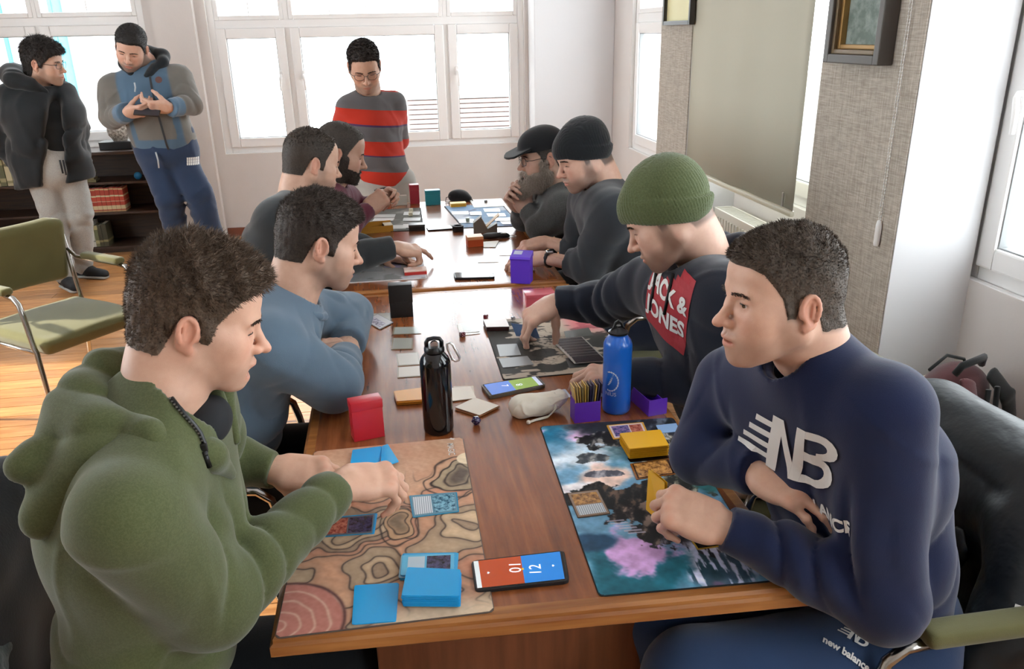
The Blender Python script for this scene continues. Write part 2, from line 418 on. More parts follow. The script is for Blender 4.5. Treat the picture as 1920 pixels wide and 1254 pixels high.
# glass
GLASS = bpy.data.materials.new('window_glass'); GLASS.use_nodes = True; _nt = GLASS.node_tree; _nt.nodes.clear()
_o = _nt.nodes.new('ShaderNodeOutputMaterial'); _t = _nt.nodes.new('ShaderNodeBsdfTransparent'); _g = _nt.nodes.new('ShaderNodeBsdfGlossy'); _g.inputs['Roughness'].default_value = .02
_f = _nt.nodes.new('ShaderNodeLayerWeight'); _f.inputs['Blend'].default_value = .12; _mx = _nt.nodes.new('ShaderNodeMixShader'); _t.inputs['Color'].default_value = (.97, .985, .98, 1)
_pw = _nt.nodes.new('ShaderNodeMath'); _pw.operation = 'MULTIPLY_ADD'; _pw.inputs[1].default_value = .5; _pw.inputs[2].default_value = .02
_nt.links.new(_f.outputs['Facing'], _pw.inputs[0]); _nt.links.new(_pw.outputs[0], _mx.inputs[0]); _nt.links.new(_t.outputs[0], _mx.inputs[1]); _nt.links.new(_g.outputs[0], _mx.inputs[2]); _nt.links.new(_mx.outputs[0], _o.inputs[0])
SEAL = mat('grey_seal', '#8d8f8f', .6)
def bar_frame(mb, x0, x1, z0, z1, w, y0, y1, bev=.006):
    mb.mm((x0, y0, z0), (x0+w, y1, z1), bev); mb.mm((x1-w, y0, z0), (x1, y1, z1), bev)
    mb.mm((x0+w, y0, z0), (x1-w, y1, z0+w), bev); mb.mm((x0+w, y0, z1-w), (x1-w, y1, z1), bev)
def pane(x0, x1, z0, z1, y, parent):
    mb = MB(); mb.mm((x0, y-.002, z0), (x1, y+.002, z1)); mb.build('glass_pane', GLASS, parent)
def handle(x, z, y, parent, down=1, L=.12, side=0):
    mb = MB(); mb.box((x, y-.008, z), (.028, .016, .07), None, .005)
    mb.tube([(x, y-.012, z), (x, y-.045, z), (x+side*.012, y-.052, z-down*.012), (x+side*.03, y-.050, z-down*.06), (x+side*.028, y-.048, z-down*L)], [.009, .009, .010, .0095, .008], 10)
    mb.build('window_handle', PVC, parent, smooth=True, angle=40)
def window(name, loc, rz, W, z0, z1, units, transom=None, sillw=.1, munt=(3, 1, 1), ret=False, apron=True):
    """units: (x0, x1, handle_x or None); local x along the wall, local -y is the room side"""
    w = empty(name, loc, rz); w['kind'] = 'structure'
    mb = MB(); bar_frame(mb, 0, W, z0, z1, .055, 0, .07)
    if apron: mb.mm((-.035, -.028, z0-.10), (W+.035, -.001, z0+.004), .006); mb.mm((-.035, -.028, z0+.004), (.004, -.001, z1+.04), .004); mb.mm((W-.004, -.028, z0+.004), (W+.035, -.001, z1+.04), .004)
    if transom:
        mb.mm((.055, .002, transom-.012), (W-.055, .068, transom+.05), .005)
    for (a, b, h) in units[:-1]: mb.mm((b, .004, z0+.055), (units[units.index((a, b, h))+1][0], .066, z1-.055), .004)
    mb.build('window_frame', PVC, w)
    for i, (a, b, h) in enumerate(units):
        top = transom-.012 if transom else z1-.05
        s = MB(); bar_frame(s, a, b, z0+.05, top, .075, -.018, .05, .008); so = s.build('window_sash', PVC, w)
        s = MB(); bar_frame(s, a+.072, b-.072, z0+.122, top-.072, .008, -.006, .03, .001); s.build('glazing_seal', SEAL, so)
        pane(a+.075, b-.075, z0+.125, top-.075, .018, so)
        if h is not None: handle(h, z0+.62, -.018, so, side=(1 if h < (a+b)/2 else -1)*.3)
        if transom:
            s = MB(); bar_frame(s, a, b, transom+.05, z1-.05, .035, .0, .05, .006)
            n = munt[i]
            for k in range(1, n+1): xx = a+.035+(b-a-.07)*k/(n+1); s.mm((xx-.004, .014, transom+.085), (xx+.004, .024, z1-.085))
            so = s.build('transom_sash', PVC, w); pane(a+.035, b-.035, transom+.085, z1-.085, .018, so)
    return w
window('window_1', (-1.33, 7.17, 0), 0, 2.57, .70, 2.74, [(.055, .595, .53), (.635, 1.885, .71), (1.92, 2.515, 1.985)], 1.70, munt=(1, 3, 1))
window('window_2', (-3.42, 7.17, 0), 0, 1.62, .80, 2.74, [(.055, .80, None), (.83, 1.565, .90)], 1.745, munt=(1, 1, 1))
window('window_3', (XR+.03, 6.38, 0), -math.pi/2, 1.52, .72, 2.74, [(.055, .74, None), (.78, 1.465, None)], 1.68, munt=(0, 0))
window('window_4', (XR+.03, 4.28, 0), -math.pi/2, 1.29, .80, 2.74, [(.055, 1.235, None)])
window('window_5', (XR+.03, 2.42, 0), -math.pi/2, 1.67, .80, 2.74, [(.055, .82, .155), (.85, 1.615, None)])
window('window_6', (XR+.03, .25, 0), -math.pi/2, 2.35, .80, 2.74, [(.055, 1.15, None), (1.18, 2.295, None)])
for (x, y, z, sx, sz, rot) in [(-.045, 7.45, 1.5, 2.5, 1.6, (-math.pi/2, 0, 0)), (-2.6, 7.45, 1.55, 1.6, 1.5, (-math.pi/2, 0, 0)), (XR+.32, 5.62, 1.5, 1.5, 1.6, (math.pi/2, 0, math.pi/2)),
                               (XR+.32, 3.63, 1.5, 1.5, 1.3, (math.pi/2, 0, math.pi/2)), (XR+.32, 1.58, 1.55, 1.65, 1.5, (math.pi/2, 0, math.pi/2)), (XR+.32, -.92, 1.55, 2.3, 1.5, (math.pi/2, 0, math.pi/2)),
                               (-1.75, YB-.25, 1.55, 1.7, 1.5, (math.pi/2, 0, 0)), (.55, YB-.25, 1.55, 1.7, 1.5, (math.pi/2, 0, 0))]:
    portal(x, y, z, sx, sz, rot)
window('added_sun_window', (XL-.03, 1.2, 0), math.pi/2, 3.5, .80, 2.74, [(.055, 1.70, None), (1.74, 3.445, None)])  # unseen window, added to let the sun lay a bright patch on the floor
# roller blind with bottom bar and pull chain
BL = mat('blind_cloth', '#b9b5a4', .85, spec=.2); _v = coords(BL); bump(BL, noise(BL, _v, 500, 2), .15, .001)
bsdf(BL).inputs['Transmission Weight'].default_value = 0.0
bl = empty('roller_blind', (XP-.004, 3.70, 0)); tag(bl, 'beige roller blind pulled down over the window, between two linen covered piers', 'blind')
mb = MB(); n = 24
vs = [[mb.bm.verts.new((.004*math.sin(k*.9+j*.4)+.003*math.sin(k*.35), -.645+1.28*k/n, z)) for j, z in enumerate((.905, 1.3, 1.7, 2.2, 2.76))] for k in range(n+1)]
for a, b in zip(vs, vs[1:]):
    for q in range(4): mb.bm.faces.new((a[q], b[q], b[q+1], a[q+1]))
o = mb.build('blind_cloth', BL, bl, smooth=True); sm = o.modifiers.new('thickness', 'SOLIDIFY'); sm.thickness = .001
mb = MB(); mb.box((0, -.01, .895), (.022, 1.27, .026), None, .008); mb.build('bottom_bar', mat('blind_bar', '#d6d1bd', .4), bl, smooth=True, angle=50)
mb = MB(); mb.tube([(0, -.64, 2.76), (0, .63, 2.76)], .022, 12); mb.build('roller', PVC, bl, smooth=True)
mb = MB(); mb.box((-.012, -.575, .945), (.006, .012, .06), None, .002); mb.build('blind_clip', mat('clip_grey', '#9d9a90', .4), bl)
ch = empty('blind_chain', (XP-.016, 2.44, 0)); tag(ch, 'white beaded pull chain with weight hanging beside the gilt framed picture', 'chain')
mb = MB()
for s in (0, 1):
    mb.tube([(0, -.006+.012*s, z) for z in (1.0, 1.5, 2.0, 2.8)], .0012, 5)
    for k in range(int(1.8/.011)):
        bmesh.ops.create_icosphere(mb.bm, subdivisions=1, radius=.0028, matrix=Matrix.Translation((0, -.006+.012*s, 1.0+k*.011)))
o = mb.build('bead_cord', PVC, ch, smooth=True)
mb = MB(); mb.lathe([(0, 0), (.008, .002), (.010, .012), (.010, .075), (.007, .09), (0, .092)], 14, (0, 0, .915)); mb.build('chain_weight', PVC, ch, smooth=True)
# radiator under the blind
RAD = mat('radiator_enamel', '#d9d6cc', .4)
rd = empty('radiator', (1.84, 3.60, 0)); tag(rd, 'white ribbed panel radiator under the beige roller blind', 'radiator')
mb = MB()
mb.mm((-.05, -.58, .12), (-.035, .58, .665)); mb.mm((.035, -.58, .12), (.05, .58, .665)); mb.build('radiator_panel', RAD, rd)
for k in range(32): mb = MB() if k == 0 else mb; mb.mm((-.058, -.57+.0365*k, .14), (-.05, -.552+.0365*k, .65), .003)
mb.build('radiator_rib', RAD, rd)
mb = MB(); mb.mm((-.055, -.59, .665), (-.045, .59, .69)); mb.mm((.045, -.59, .665), (.055, .59, .69)); mb.mm((-.055, -.59, .665), (.055, -.58, .69)); mb.mm((-.055, .58, .665), (.055, .59, .69))
for k in range(58): mb.mm((-.045, -.575+.02*k, .672), (.045, -.567+.02*k, .684))
mb.build('radiator_grille', RAD, rd)
for s in (-1, 1): mb = MB(); mb.mm((-.02, s*.5-.02, 0), (.02, s*.5+.02, .125)); mb.build('radiator_foot', RAD, rd)
# pictures on the piers
GOLD = mat('dull_gilt', '#9c7a4a', .42, .7); DKF = mat('dark_frame_wood', '#4b4540', .45)
def picture(name, label, y0, y1, z0, z1, wf, art, parts):
    p = empty(name, (XP-.007, (y0+y1)/2, z0)); tag(p, label, 'picture'); W = y1-y0; H = z1-z0
    inset = 0; x = -.004
    for nm, m, w, t in parts:
        mb = MB(); a, b, c, d = -W/2+inset, W/2-inset, inset, H-inset
        for q in (((-t, a, c), (0, a+w, d)), ((-t, b-w, c), (0, b, d)), ((-t, a+w, c), (0, b-w, c+w)), ((-t, a+w, d-w), (0, b-w, d))): mb.mm(q[0], q[1], .004)
        mb.build(nm, m, p); inset += w
    mb = MB(); mb.mm((-.010, -W/2+inset, inset), (-.001, W/2-inset, H-inset)); mb.build('artwork', art, p)
ART1 = mat('grey_green_canvas', '#77837c', .7); _v = coords(ART1)
lk(ART1, mixc(ART1, ramp(ART1, noise(ART1, _v, 16, 6, .65), [(.42, (0, 0, 0)), (.6, (1, 1, 1))]), srgb('#66736c'), srgb('#8d9891')), bsdf(ART1).inputs['Base Color'])
ART2 = mat('cream_print', '#d7cf9f', .6)
picture('framed_picture', 'dark and gilt framed grey green canvas on the linen pier left of the pull chain', 2.505, 2.845, 1.50, 2.0, .05, ART1,
        [('outer_frame', DKF, .030, .055), ('middle_frame', mat('bronze_frame', '#6d5c45', .4, .4), .016, .045), ('gilt_slip', GOLD, .016, .032)])
picture('framed_picture', 'small black framed cream coloured print high on the far linen pier', 4.27, 4.70, 1.64, 2.1, .02, ART2, [('outer_frame', mat('black_frame', '#2c2926', .4), .022, .03)])
# outside: the building across the street
EXT = mat('render_wall', '#9a9590', .9); CY = mat('turquoise_paint', '#2f8795', .5)
e = empty('building', (0, 15, -6)); tag(e, 'pale building across the street with turquoise pipes, seen through the windows', 'building')
mb = MB(); mb.mm((-14, 0, 0), (-3.9, 3, 13)); mb.mm((P(760, 200, Y=15).x, .2, 0), (12, 3, P(860, 176, Y=15).z+6)); mb.build('wall', EXT, e)
SLM = mat('shutter_slats', '#8a736d', .7)
zt = P(860, 176, Y=15).z+6
for k in range(12): mb = MB(); mb.mm((P(765, 200, Y=15).x, .10, zt-.10-.085*k-.07), (5, .19, zt-.10-.085*k), .01); mb.build('slat', SLM, e)
mb = MB(); mb.mm((P(760, 200, Y=15).x, .04, zt-.08), (5.2, .3, zt+.02)); mb.build('roof_edge', EXT, e)
for x in (-5.05, -6.7): mb = MB(); mb.tube([(x, -.12, 0), (x, -.12, 13)], .07, 10); mb.build('drainpipe', CY, e, smooth=True)
for (x0, x1, z0, z1) in ((-5.9, -5.2, 5.2, 9.2), (-8.8, -7.2, 5.4, 9), (-4.85, -4.2, 4.0, 6.0)):
    mb = MB(); mb.mm((x0, -.05, z0), (x1, -.01, z1)); f = mb.build('window', mat('far_shutter', '#b9b3b6', .6), e)
    mb = MB(); bar_frame(mb, x0-.06, x1+.06, z0-.06, z1+.06, .06, -.09, -.01, .005); mb.build('window_frame', CY if x0 > -6 else EXT, f)
mb = MB(); mb.mm((-14, -3, -.3), (14, 0, 0)); mb.mm((-14, -6.8, -.3), (14, -3, -.1)); g = mb.build('ground', mat('street', '#8d8a86', .9)); g['kind'] = 'structure'; g.location = (0, 15, -6)
# ------------------------------------------------------------------ tables
TZ = .75
TW = mat('varnished_table_wood', '#7d4526', .23, spec=.6, Coat_Weight=.25, Coat_Roughness=.22); _v = coords(TW, 'Object', (14, 1.0, 14))
_n = noise(TW, _v, 3.2, 6, .62); _n2 = noise(TW, coords(TW), 3.5, 6, .7)
_c = ramp(TW, _n, [(.30, '#663619'), (.55, '#884b26'), (.75, '#9e6136')])
lk(TW, mixc(TW, ramp(TW, _n2, [(.45, (0, 0, 0)), (.75, (.30,)*3)]), _c, srgb('#a06b49')), bsdf(TW).inputs['Base Color'])
_rr = nd(TW, 'ShaderNodeMapRange'); _rr.inputs['From Min'].default_value = .35; _rr.inputs['From Max'].default_value = .75; _rr.inputs['To Min'].default_value = .18; _rr.inputs['To Max'].default_value = .27
lk(TW, _n2, _rr.inputs['Value']); lk(TW, _rr.outputs[0], bsdf(TW).inputs['Roughness']); bump(TW, _n, .012, .0006)
TE = mat('table_edge_wood', '#9a6232', .35); _v = coords(TE, 'Object', (1, 14, 14)); lk(TE, ramp(TE, noise(TE, _v, 4, 5), [(.3, '#80491f'), (.7, '#ab7440')]), bsdf(TE).inputs['Base Color'])
TP = mat('table_panel_wood', '#6e4029', .4); _v = coords(TP, 'Object', (14, 14, 1)); lk(TP, ramp(TP, noise(TP, _v, 3, 5), [(.3, '#5c3321'), (.7, '#7c4a30')]), bsdf(TP).inputs['Base Color'])
def table(label, A, B, C_, D, group=None):
    """corner points anticlockwise from near left: A near-left, B near-right, C_ far-right, D far-left"""
    A, B, C_, D = (Vector((q[0], q[1], 0)) for q in (A, B, C_, D)); c = (A+B+C_+D)/4
    t = empty('table', c); tag(t, label, 'table', group)
    L = lambda q, k=0: ((q-c)*(1-k/(q-c).length)).to_2d()
    def ring(k):
        Q = (A, B, C_, D); return [(Q[i]-c+((Q[i-1]-Q[i]).normalized()+(Q[(i+1) % 4]-Q[i]).normalized())*k).to_2d() for i in range(4)]
    m = MB(); m.prism(ring(.0284), TZ-.02, TZ-.0003); o = m.build('tabletop', TW, t)
    for i, nm in enumerate(range(4)):
        q0, q1 = ring(0)[i], ring(0)[(i+1) % 4]; d = Vector((*(q1-q0).normalized(), 0)); nn = Vector((-d.y, d.x, 0)); ln = (q1-q0).length
        prof = [(.0, .0), (.022, .0), (.0225, -.0), (.0, 0)]
        m = MB(); sec = [(.034, -.0012), (.0285, -.0012), (.0285, -.0), (.010, 0.0), (.005, -.005), (.005, -.012), (.0, -.016), (.0, -.034), (.004, -.038), (.034, -.038)]
        v0 = []; v1 = []
        for a, z in sec:
            v0.append(m.bm.verts.new(Vector((*q0, TZ+z))+nn*a+d*a)); v1.append(m.bm.verts.new(Vector((*q1, TZ+z))+nn*a-d*a))
        for k in range(len(sec)): k2 = (k+1) % len(sec); m.bm.faces.new((v0[k], v0[k2], v1[k2], v1[k]))
        m.bm.faces.new(v0); m.bm.faces.new(list(reversed(v1))); m.build('edge_moulding', TE, t)
    m = MB(); m.prism(ring(.06), TZ-.05, TZ-.02); m.build('apron', TP, t)
    for s in (0, 1):
        y0, y1 = ((A.y+B.y)/2-c.y+.16, 0) if s == 0 else (0, (C_.y+D.y)/2-c.y-.16)
        yy = y0 if s == 0 else y1; w0, w1 = .155, .16
        m = MB(); m.mm((A.x-c.x+w0, yy-.018, .0), (B.x-c.x-w1, yy+.018, TZ-.05), .003); m.build('end_panel', TP, t)
        m = MB(); m.mm((A.x-c.x+w0-.04, yy-.05, .0), (B.x-c.x-w1+.04, yy+.05, .05), .006); m.build('foot_rail', TP, t)
    m = MB(); m.mm((-.015, -(C_.y-B.y)/2+.17, .22), (.015, (C_.y-B.y)/2-.17, .5), .003); m.build('stretcher', TP, t)
    return t
table('long varnished wooden table nearest the camera, with the skull-free tan mat on its left'.replace('skull-free ', ''), P(503, 1200, z=TZ), P(1532, 1103, z=TZ), P(1069, 530, z=TZ), (-.235, P(1069, 530, z=TZ).y+.02))
table('varnished wooden table at the far end, pushed against the nearer table', (-.235, 2.825), (P(1069, 530, z=TZ).x-.004, 2.805), P(943, 371, z=TZ), (-.235, 4.46))
# ------------------------------------------------------------------ helpers for what lies on the tables
TG = 'things on the tables'
_pm = {}
def plain(c, rough=.4, **k):
    key = (c, rough, tuple(k.items()))
    if key not in _pm: _pm[key] = mat('plain_'+c.lstrip('#'), c, rough, **k)
    return _pm[key]
def quadc(px, z): return [P(x, y, z=z) for x, y in px]
def plate(name, corners, t, m, parent=None, rnd=.003, loc=None):
    """flat piece whose top has the four corners (3D); rounded corners"""
    c = sum(corners, Vector())/4 if loc is None else loc; pts = []
    n = len(corners)
    for i, q in enumerate(corners):
        a = (corners[i-1]-q); b = (corners[(i+1) % n]-q); r = min(rnd, a.length*.3, b.length*.3); a.normalize(); b.normalize()
        for k in range(4): s = k/3; pts.append(q+a*r*(1-s)**2+b*r*s**2)
    mb = MB(); z = corners[0].z
    mb.prism([(q.x-c.x, q.y-c.y) for q in pts], z-t-c.z, z-c.z); return mb.build(name, m, parent, loc=None if parent else c)
def card(label, px, z=TZ+.0045, t=.0012, col='#9aa0a2', art=None, rough=.12, group=None, sleeve=None, cat='card', picture=None, text=None):
    """a sleeved playing card lying flat: sleeve > face print"""
    cs = quadc(px, z); c = sum(cs, Vector())/4
    e = plate('playing_card', cs, t, plain(sleeve or col, rough), rnd=.003)
    tag(e, label, cat, group)
    if art:
        def sub(u0, u1, v0, v1, dz): return [cs[0].lerp(cs[1], u).lerp(cs[3].lerp(cs[2], u), v)+Vector((0, 0, dz)) for u, v in ((u0, v0), (u1, v0), (u1, v1), (u0, v1))]
        for ia, (nm, (u0, u1, v0, v1), cc) in enumerate(art):
            q = sub(u0, u1, v0, v1, .0004 if nm == 'card_frame' or ia == 0 else .0006); o = plate(nm, q, .0004, cc if not isinstance(cc, str) else plain(cc, .25), e, .001, loc=c)
    return e
def stack(label, px, z, n, col, t=.00075, seed=0, name='card_stack', top=None, jit=.0012, cat='cards', group=None, rough=.25, topart=None):
    """pile of cards: px outlines the TOP card, each card below slightly out of line"""
    cs = quadc(px, z); c = sum(cs, Vector())/4; base = Vector((c.x, c.y, z-n*t)); r = random.Random(seed)
    e = empty(name, base); tag(e, label, cat, group); ms = [plain(q, rough) for q in (col if isinstance(col, (list, tuple)) else [col])]
    k = 0; step = max(1, n//40)
    while k < n:
        dx, dy = r.gauss(0, jit), r.gauss(0, jit)
        if k == 0: dx = dy = 0
        q = [p+Vector((dx, dy, -k*t)) for p in cs]
        m = ms[0] if k == 0 else r.choice(ms)
        o = plate('sleeved_card', q, t*step*.86, plain(top, rough) if (k == 0 and top) else m, e, .003, loc=base)
        k += step
    return e
def box3(label, bl, br, depth, h, m, name='deck_box', cat='box', z=TZ, lid=.35, lidm=None, topm=None, flap=True, group=None):
    """card box standing up: base edge from pixel bl to br, depth behind it, height h; body and lid are parts"""
    A, B = P(*bl, z=z), P(*br, z=z); d = (B-A); w = d.length; d.normalize(); ang = math.atan2(d.y, d.x)
    c = (A+B)/2+Vector((-d.y, d.x, 0))*depth/2
    e = empty(name, c, ang); tag(e, label, cat, group)
    m_ = MB(); m_.mm((-w/2+.0012, -depth/2+.0012, 0), (w/2-.0012, depth/2-.0012, h*(1-lid)+.01), .0012); m_.build('box_body', m, e, smooth=True, angle=30)
    m_ = MB(); m_.mm((-w/2, -depth/2, h*(1-lid)), (w/2, depth/2, h), .002); lo = m_.build('box_lid', lidm or m, e, smooth=True, angle=30)
    if flap:
        m_ = MB(); m_.prism([(-w*.28, -depth/2-.0012), (w*.28, -depth/2-.0012), (w*.28, -depth/2), (-w*.28, -depth/2)], h*(1-lid)-.012, h*(1-lid)+.004); m_.build('closing_tab', lidm or m, lo)
    return e
def painted(name, px, z, t, fn, res, parent=None, rnd=.012, edge='#1c1c1e', rough=.75, label=None, cat='mat', u=None):
    """cloth mat with a printed picture: fine grid of coloured vertices, print function fn(u, v, X, Y) -> rgb; u along the first edge"""
    cs = quadc(px, z) if not isinstance(px[0], Vector) else px
    c = sum(cs, Vector())/4; W = ((cs[1]-cs[0]).length+(cs[2]-cs[3]).length)/2; H = ((cs[3]-cs[0]).length+(cs[2]-cs[1]).length)/2
    base = plate(name, [q+Vector((0, 0, -.0003)) for q in cs], t, plain(edge, .8), None, rnd); tag(base, label, cat)
    nu, nv = int(W/res)+1, int(H/res)+1; U, Vv = np.meshgrid(np.linspace(0, 1, nu), np.linspace(0, 1, nv), indexing='ij')
    a, b, d_, e_ = (np.array(cs[i]) for i in (0, 1, 2, 3))
    Pw = ((1-U)*(1-Vv))[..., None]*a+(U*(1-Vv))[..., None]*b+(U*Vv)[..., None]*d_+((1-U)*Vv)[..., None]*e_
    Pw = Pw-np.array(c)+np.array([0, 0, .0006])
    colr = np.clip(fn(U, Vv, U*W, Vv*H), 0, 1).astype(np.float32)**2.2
    idx = np.arange(nu*nv).reshape(nu, nv); F = np.stack([idx[:-1, :-1], idx[1:, :-1], idx[1:, 1:], idx[:-1, 1:]], -1).reshape(-1, 4)
    x, y = U*W, Vv*H; r = rnd; qx = np.maximum(np.abs(x-W/2)-(W/2-r), 0); qy = np.maximum(np.abs(y-H/2)-(H/2-r), 0); ok = (np.hypot(qx, qy) < r-.0008).ravel()
    F = F[ok[F].all(1)]
    me = np_mesh('printed_surface', Pw.reshape(-1, 3), F, colr.reshape(-1, 3)); link('printed_surface', me, PRINT, base)
    me.flip_normals() if me.polygons[0].normal.z < 0 else None
    return base, cs
PRINT = mat('cloth_print', (.5, .5, .5), .62, spec=.3); _a = nd(PRINT, 'ShaderNodeAttribute'); _a.attribute_name = 'Col'; lk(PRINT, _a.outputs['Color'], bsdf(PRINT).inputs['Base Color']); bump(PRINT, noise(PRINT, coords(PRINT), 1500, 2), .2, .0004)
def fbm(x, y, s=1, o=5, seed=0):
    r = np.random.default_rng(seed); v = 0*x; a = 1; tot = 0
    for i in range(o):
        for k in range(3):
            t = r.uniform(0, 6.28); v = v+a*np.sin(s*(x*math.cos(t)+y*math.sin(t))*(2**i)+r.uniform(0, 6.28)+1.3*np.sin(s*(2**i)*.7*(x*math.sin(t)-y*math.cos(t))+r.uniform(0, 6.28)))
        tot += a*1.7; a *= .55
    return v/tot
def mixn(c1, c2, m): return c1+(np.array(c2)-c1)*np.clip(m, 0, 1)[..., None]
def hx(h): return np.array([int(h[i:i+2], 16)/255 for i in (1, 3, 5)])
def text(s, size, m, origin, ux, uy, parent=None, name='printed_text', ext=.0002, bold=0.0, ref=None, align='LEFT', shear=0, xs=1.0):
    cu = bpy.data.curves.new('t', 'FONT'); cu.body = s; cu.size = size; cu.align_x = align; cu.extrude = 0; cu.offset = bold*size; cu.shear = shear; cu.resolution_u = 3
    o = bpy.data.objects.new('t', cu); me = bpy.data.meshes.new_from_object(o); bpy.data.objects.remove(o); bpy.data.curves.remove(cu)
    ux = Vector(ux).normalized(); uy = Vector(uy); uy = (uy-ux*uy.dot(ux)).normalized(); n = ux.cross(uy); M = Matrix((ux*xs, uy, n)).transposed().to_4x4(); M.translation = Vector(origin)+n*ext
    me.transform(M)
    if ref is not None: me.transform(Matrix.Translation(-Vector(ref)))
    return link(name, me, m, parent, smooth=False)
# ------------------------------------------------------------------ mats
def art_left(u, v, X, Y):
    # u runs from the far end to the near end on the table, v from left to right
    x, y = X, Y; wx = x+.020*fbm(x, y, 26, 3, 1); wy = y+.020*fbm(x, y, 26, 3, 2)
    base = np.ones(u.shape+(3,))*hx('#c9a58a'); base = mixn(base, hx('#b98568'), .5+.6*fbm(x, y, 14, 4, 3)); base = mixn(base, hx('#d9c2a4'), sst(.2, .8, fbm(x, y, 9, 3, 4)))
    fld = fbm(wx, wy, 13, 3, 5)*2.1+.5*fbm(wx, wy, 30, 2, 6); k = np.floor(fld*1.6); fr = np.abs((fld*1.6) % 1-.5)
    gx, gy = np.gradient(fld*1.6); gm = np.hypot(gx, gy)+1e-6; ln = np.minimum((fld*1.6) % 1, 1-(fld*1.6) % 1)/gm
    act = sst(.22, .36, u+.05*fbm(x, y, 12, 2, 9))
    pal = [hx('#d09a7a'), hx('#b09c80'), hx('#dcc29c'), hx('#97856f'), hx('#cc8c70')]
    for i in range(5): base = mixn(base, pal[i], ((k % 5) == i)*.75*act)
    base = mixn(base, hx('#7a6656'), act*.50*np.exp(-ln/7.)); base = mixn(base, hx('#3f3431'), act*.85*np.exp(-(ln/1.05)**2))
    for cx, cy, rx, ry, col, cc in ((.17, .315, .055, .040, '#5e5148', '#a39076'), (.33, .19, .050, .030, '#7e6a56', '#b79372')):
        d = np.hypot((wx-cx)/rx, (wy-cy)/ry); base = mixn(base, hx(cc), sst(1.02, .98, d)); base = mixn(base, hx(col), sst(.8, .2, d)); base = mixn(base, hx('#2c2524'), np.exp(-((d-1)/.045)**2)+.8*np.exp(-((d-.62)/.05)**2)+.8*np.exp(-((d-1.35)/.05)**2))
    d = np.hypot(x-.575, y-.0)/.105; base = mixn(base, hx('#b7776a'), sst(1.0, .96, d)); base = mixn(base, hx('#dcc0a8'), (d < 1)*np.exp(-(((d*4.5+.15*fbm(x, y, 60, 2, 3)) % 1-.5)/.10)**2)*.6); base = mixn(base, hx('#5f3f3c'), np.exp(-((d-1)/.03)**2))
    d = np.hypot(x-.10, y-.345)/.025; base = mixn(base, hx('#e3cfae'), sst(1.05, .95, d))
    base = mixn(base, hx('#d8bea0'), sst(.90, .99, u)*sst(.3, .6, v))
    return base+.02*fbm(x, y, 300, 2, 8)[..., None]
LM = [(868, 819), (928, 1146), (514, 1197), (588, 846)]
leftmat, lc = painted('playmat', LM, TZ+.0022, .0018, art_left if False else (lambda u, v, X, Y: art_left(u, 1-v, X, Y.max()-Y)), .0016, label='tan playmat with a swirling brown line drawing, on the near left of the table', edge='#5b4d45')
lc0 = Vector(leftmat.location)
ul = (lc[1]-lc[0]).normalized(); vl = (lc[0]-lc[3]).normalized()
text('MAGIC', .021, plain('#2a2a33', .6), P(839, 831, z=TZ+.0026), ul, vl, leftmat, ref=lc0, bold=.012, xs=.85)
text('MAGIC', .021, plain('#e9e4de', .6), P(838.3, 831, z=TZ+.003), ul, vl, leftmat, ref=lc0, xs=.85)
mb = MB(); o_ = P(843, 825, z=TZ+.003)-lc0
mb.poly([o_+ul*a+vl*b for a, b in ((-.006, .0), (-.002, .004), (.001, .012), (-.003, .009), (-.006, .014), (-.008, .007), (-.011, .004))]); mb.build('printed_emblem', plain('#e9e4de', .6), leftmat)
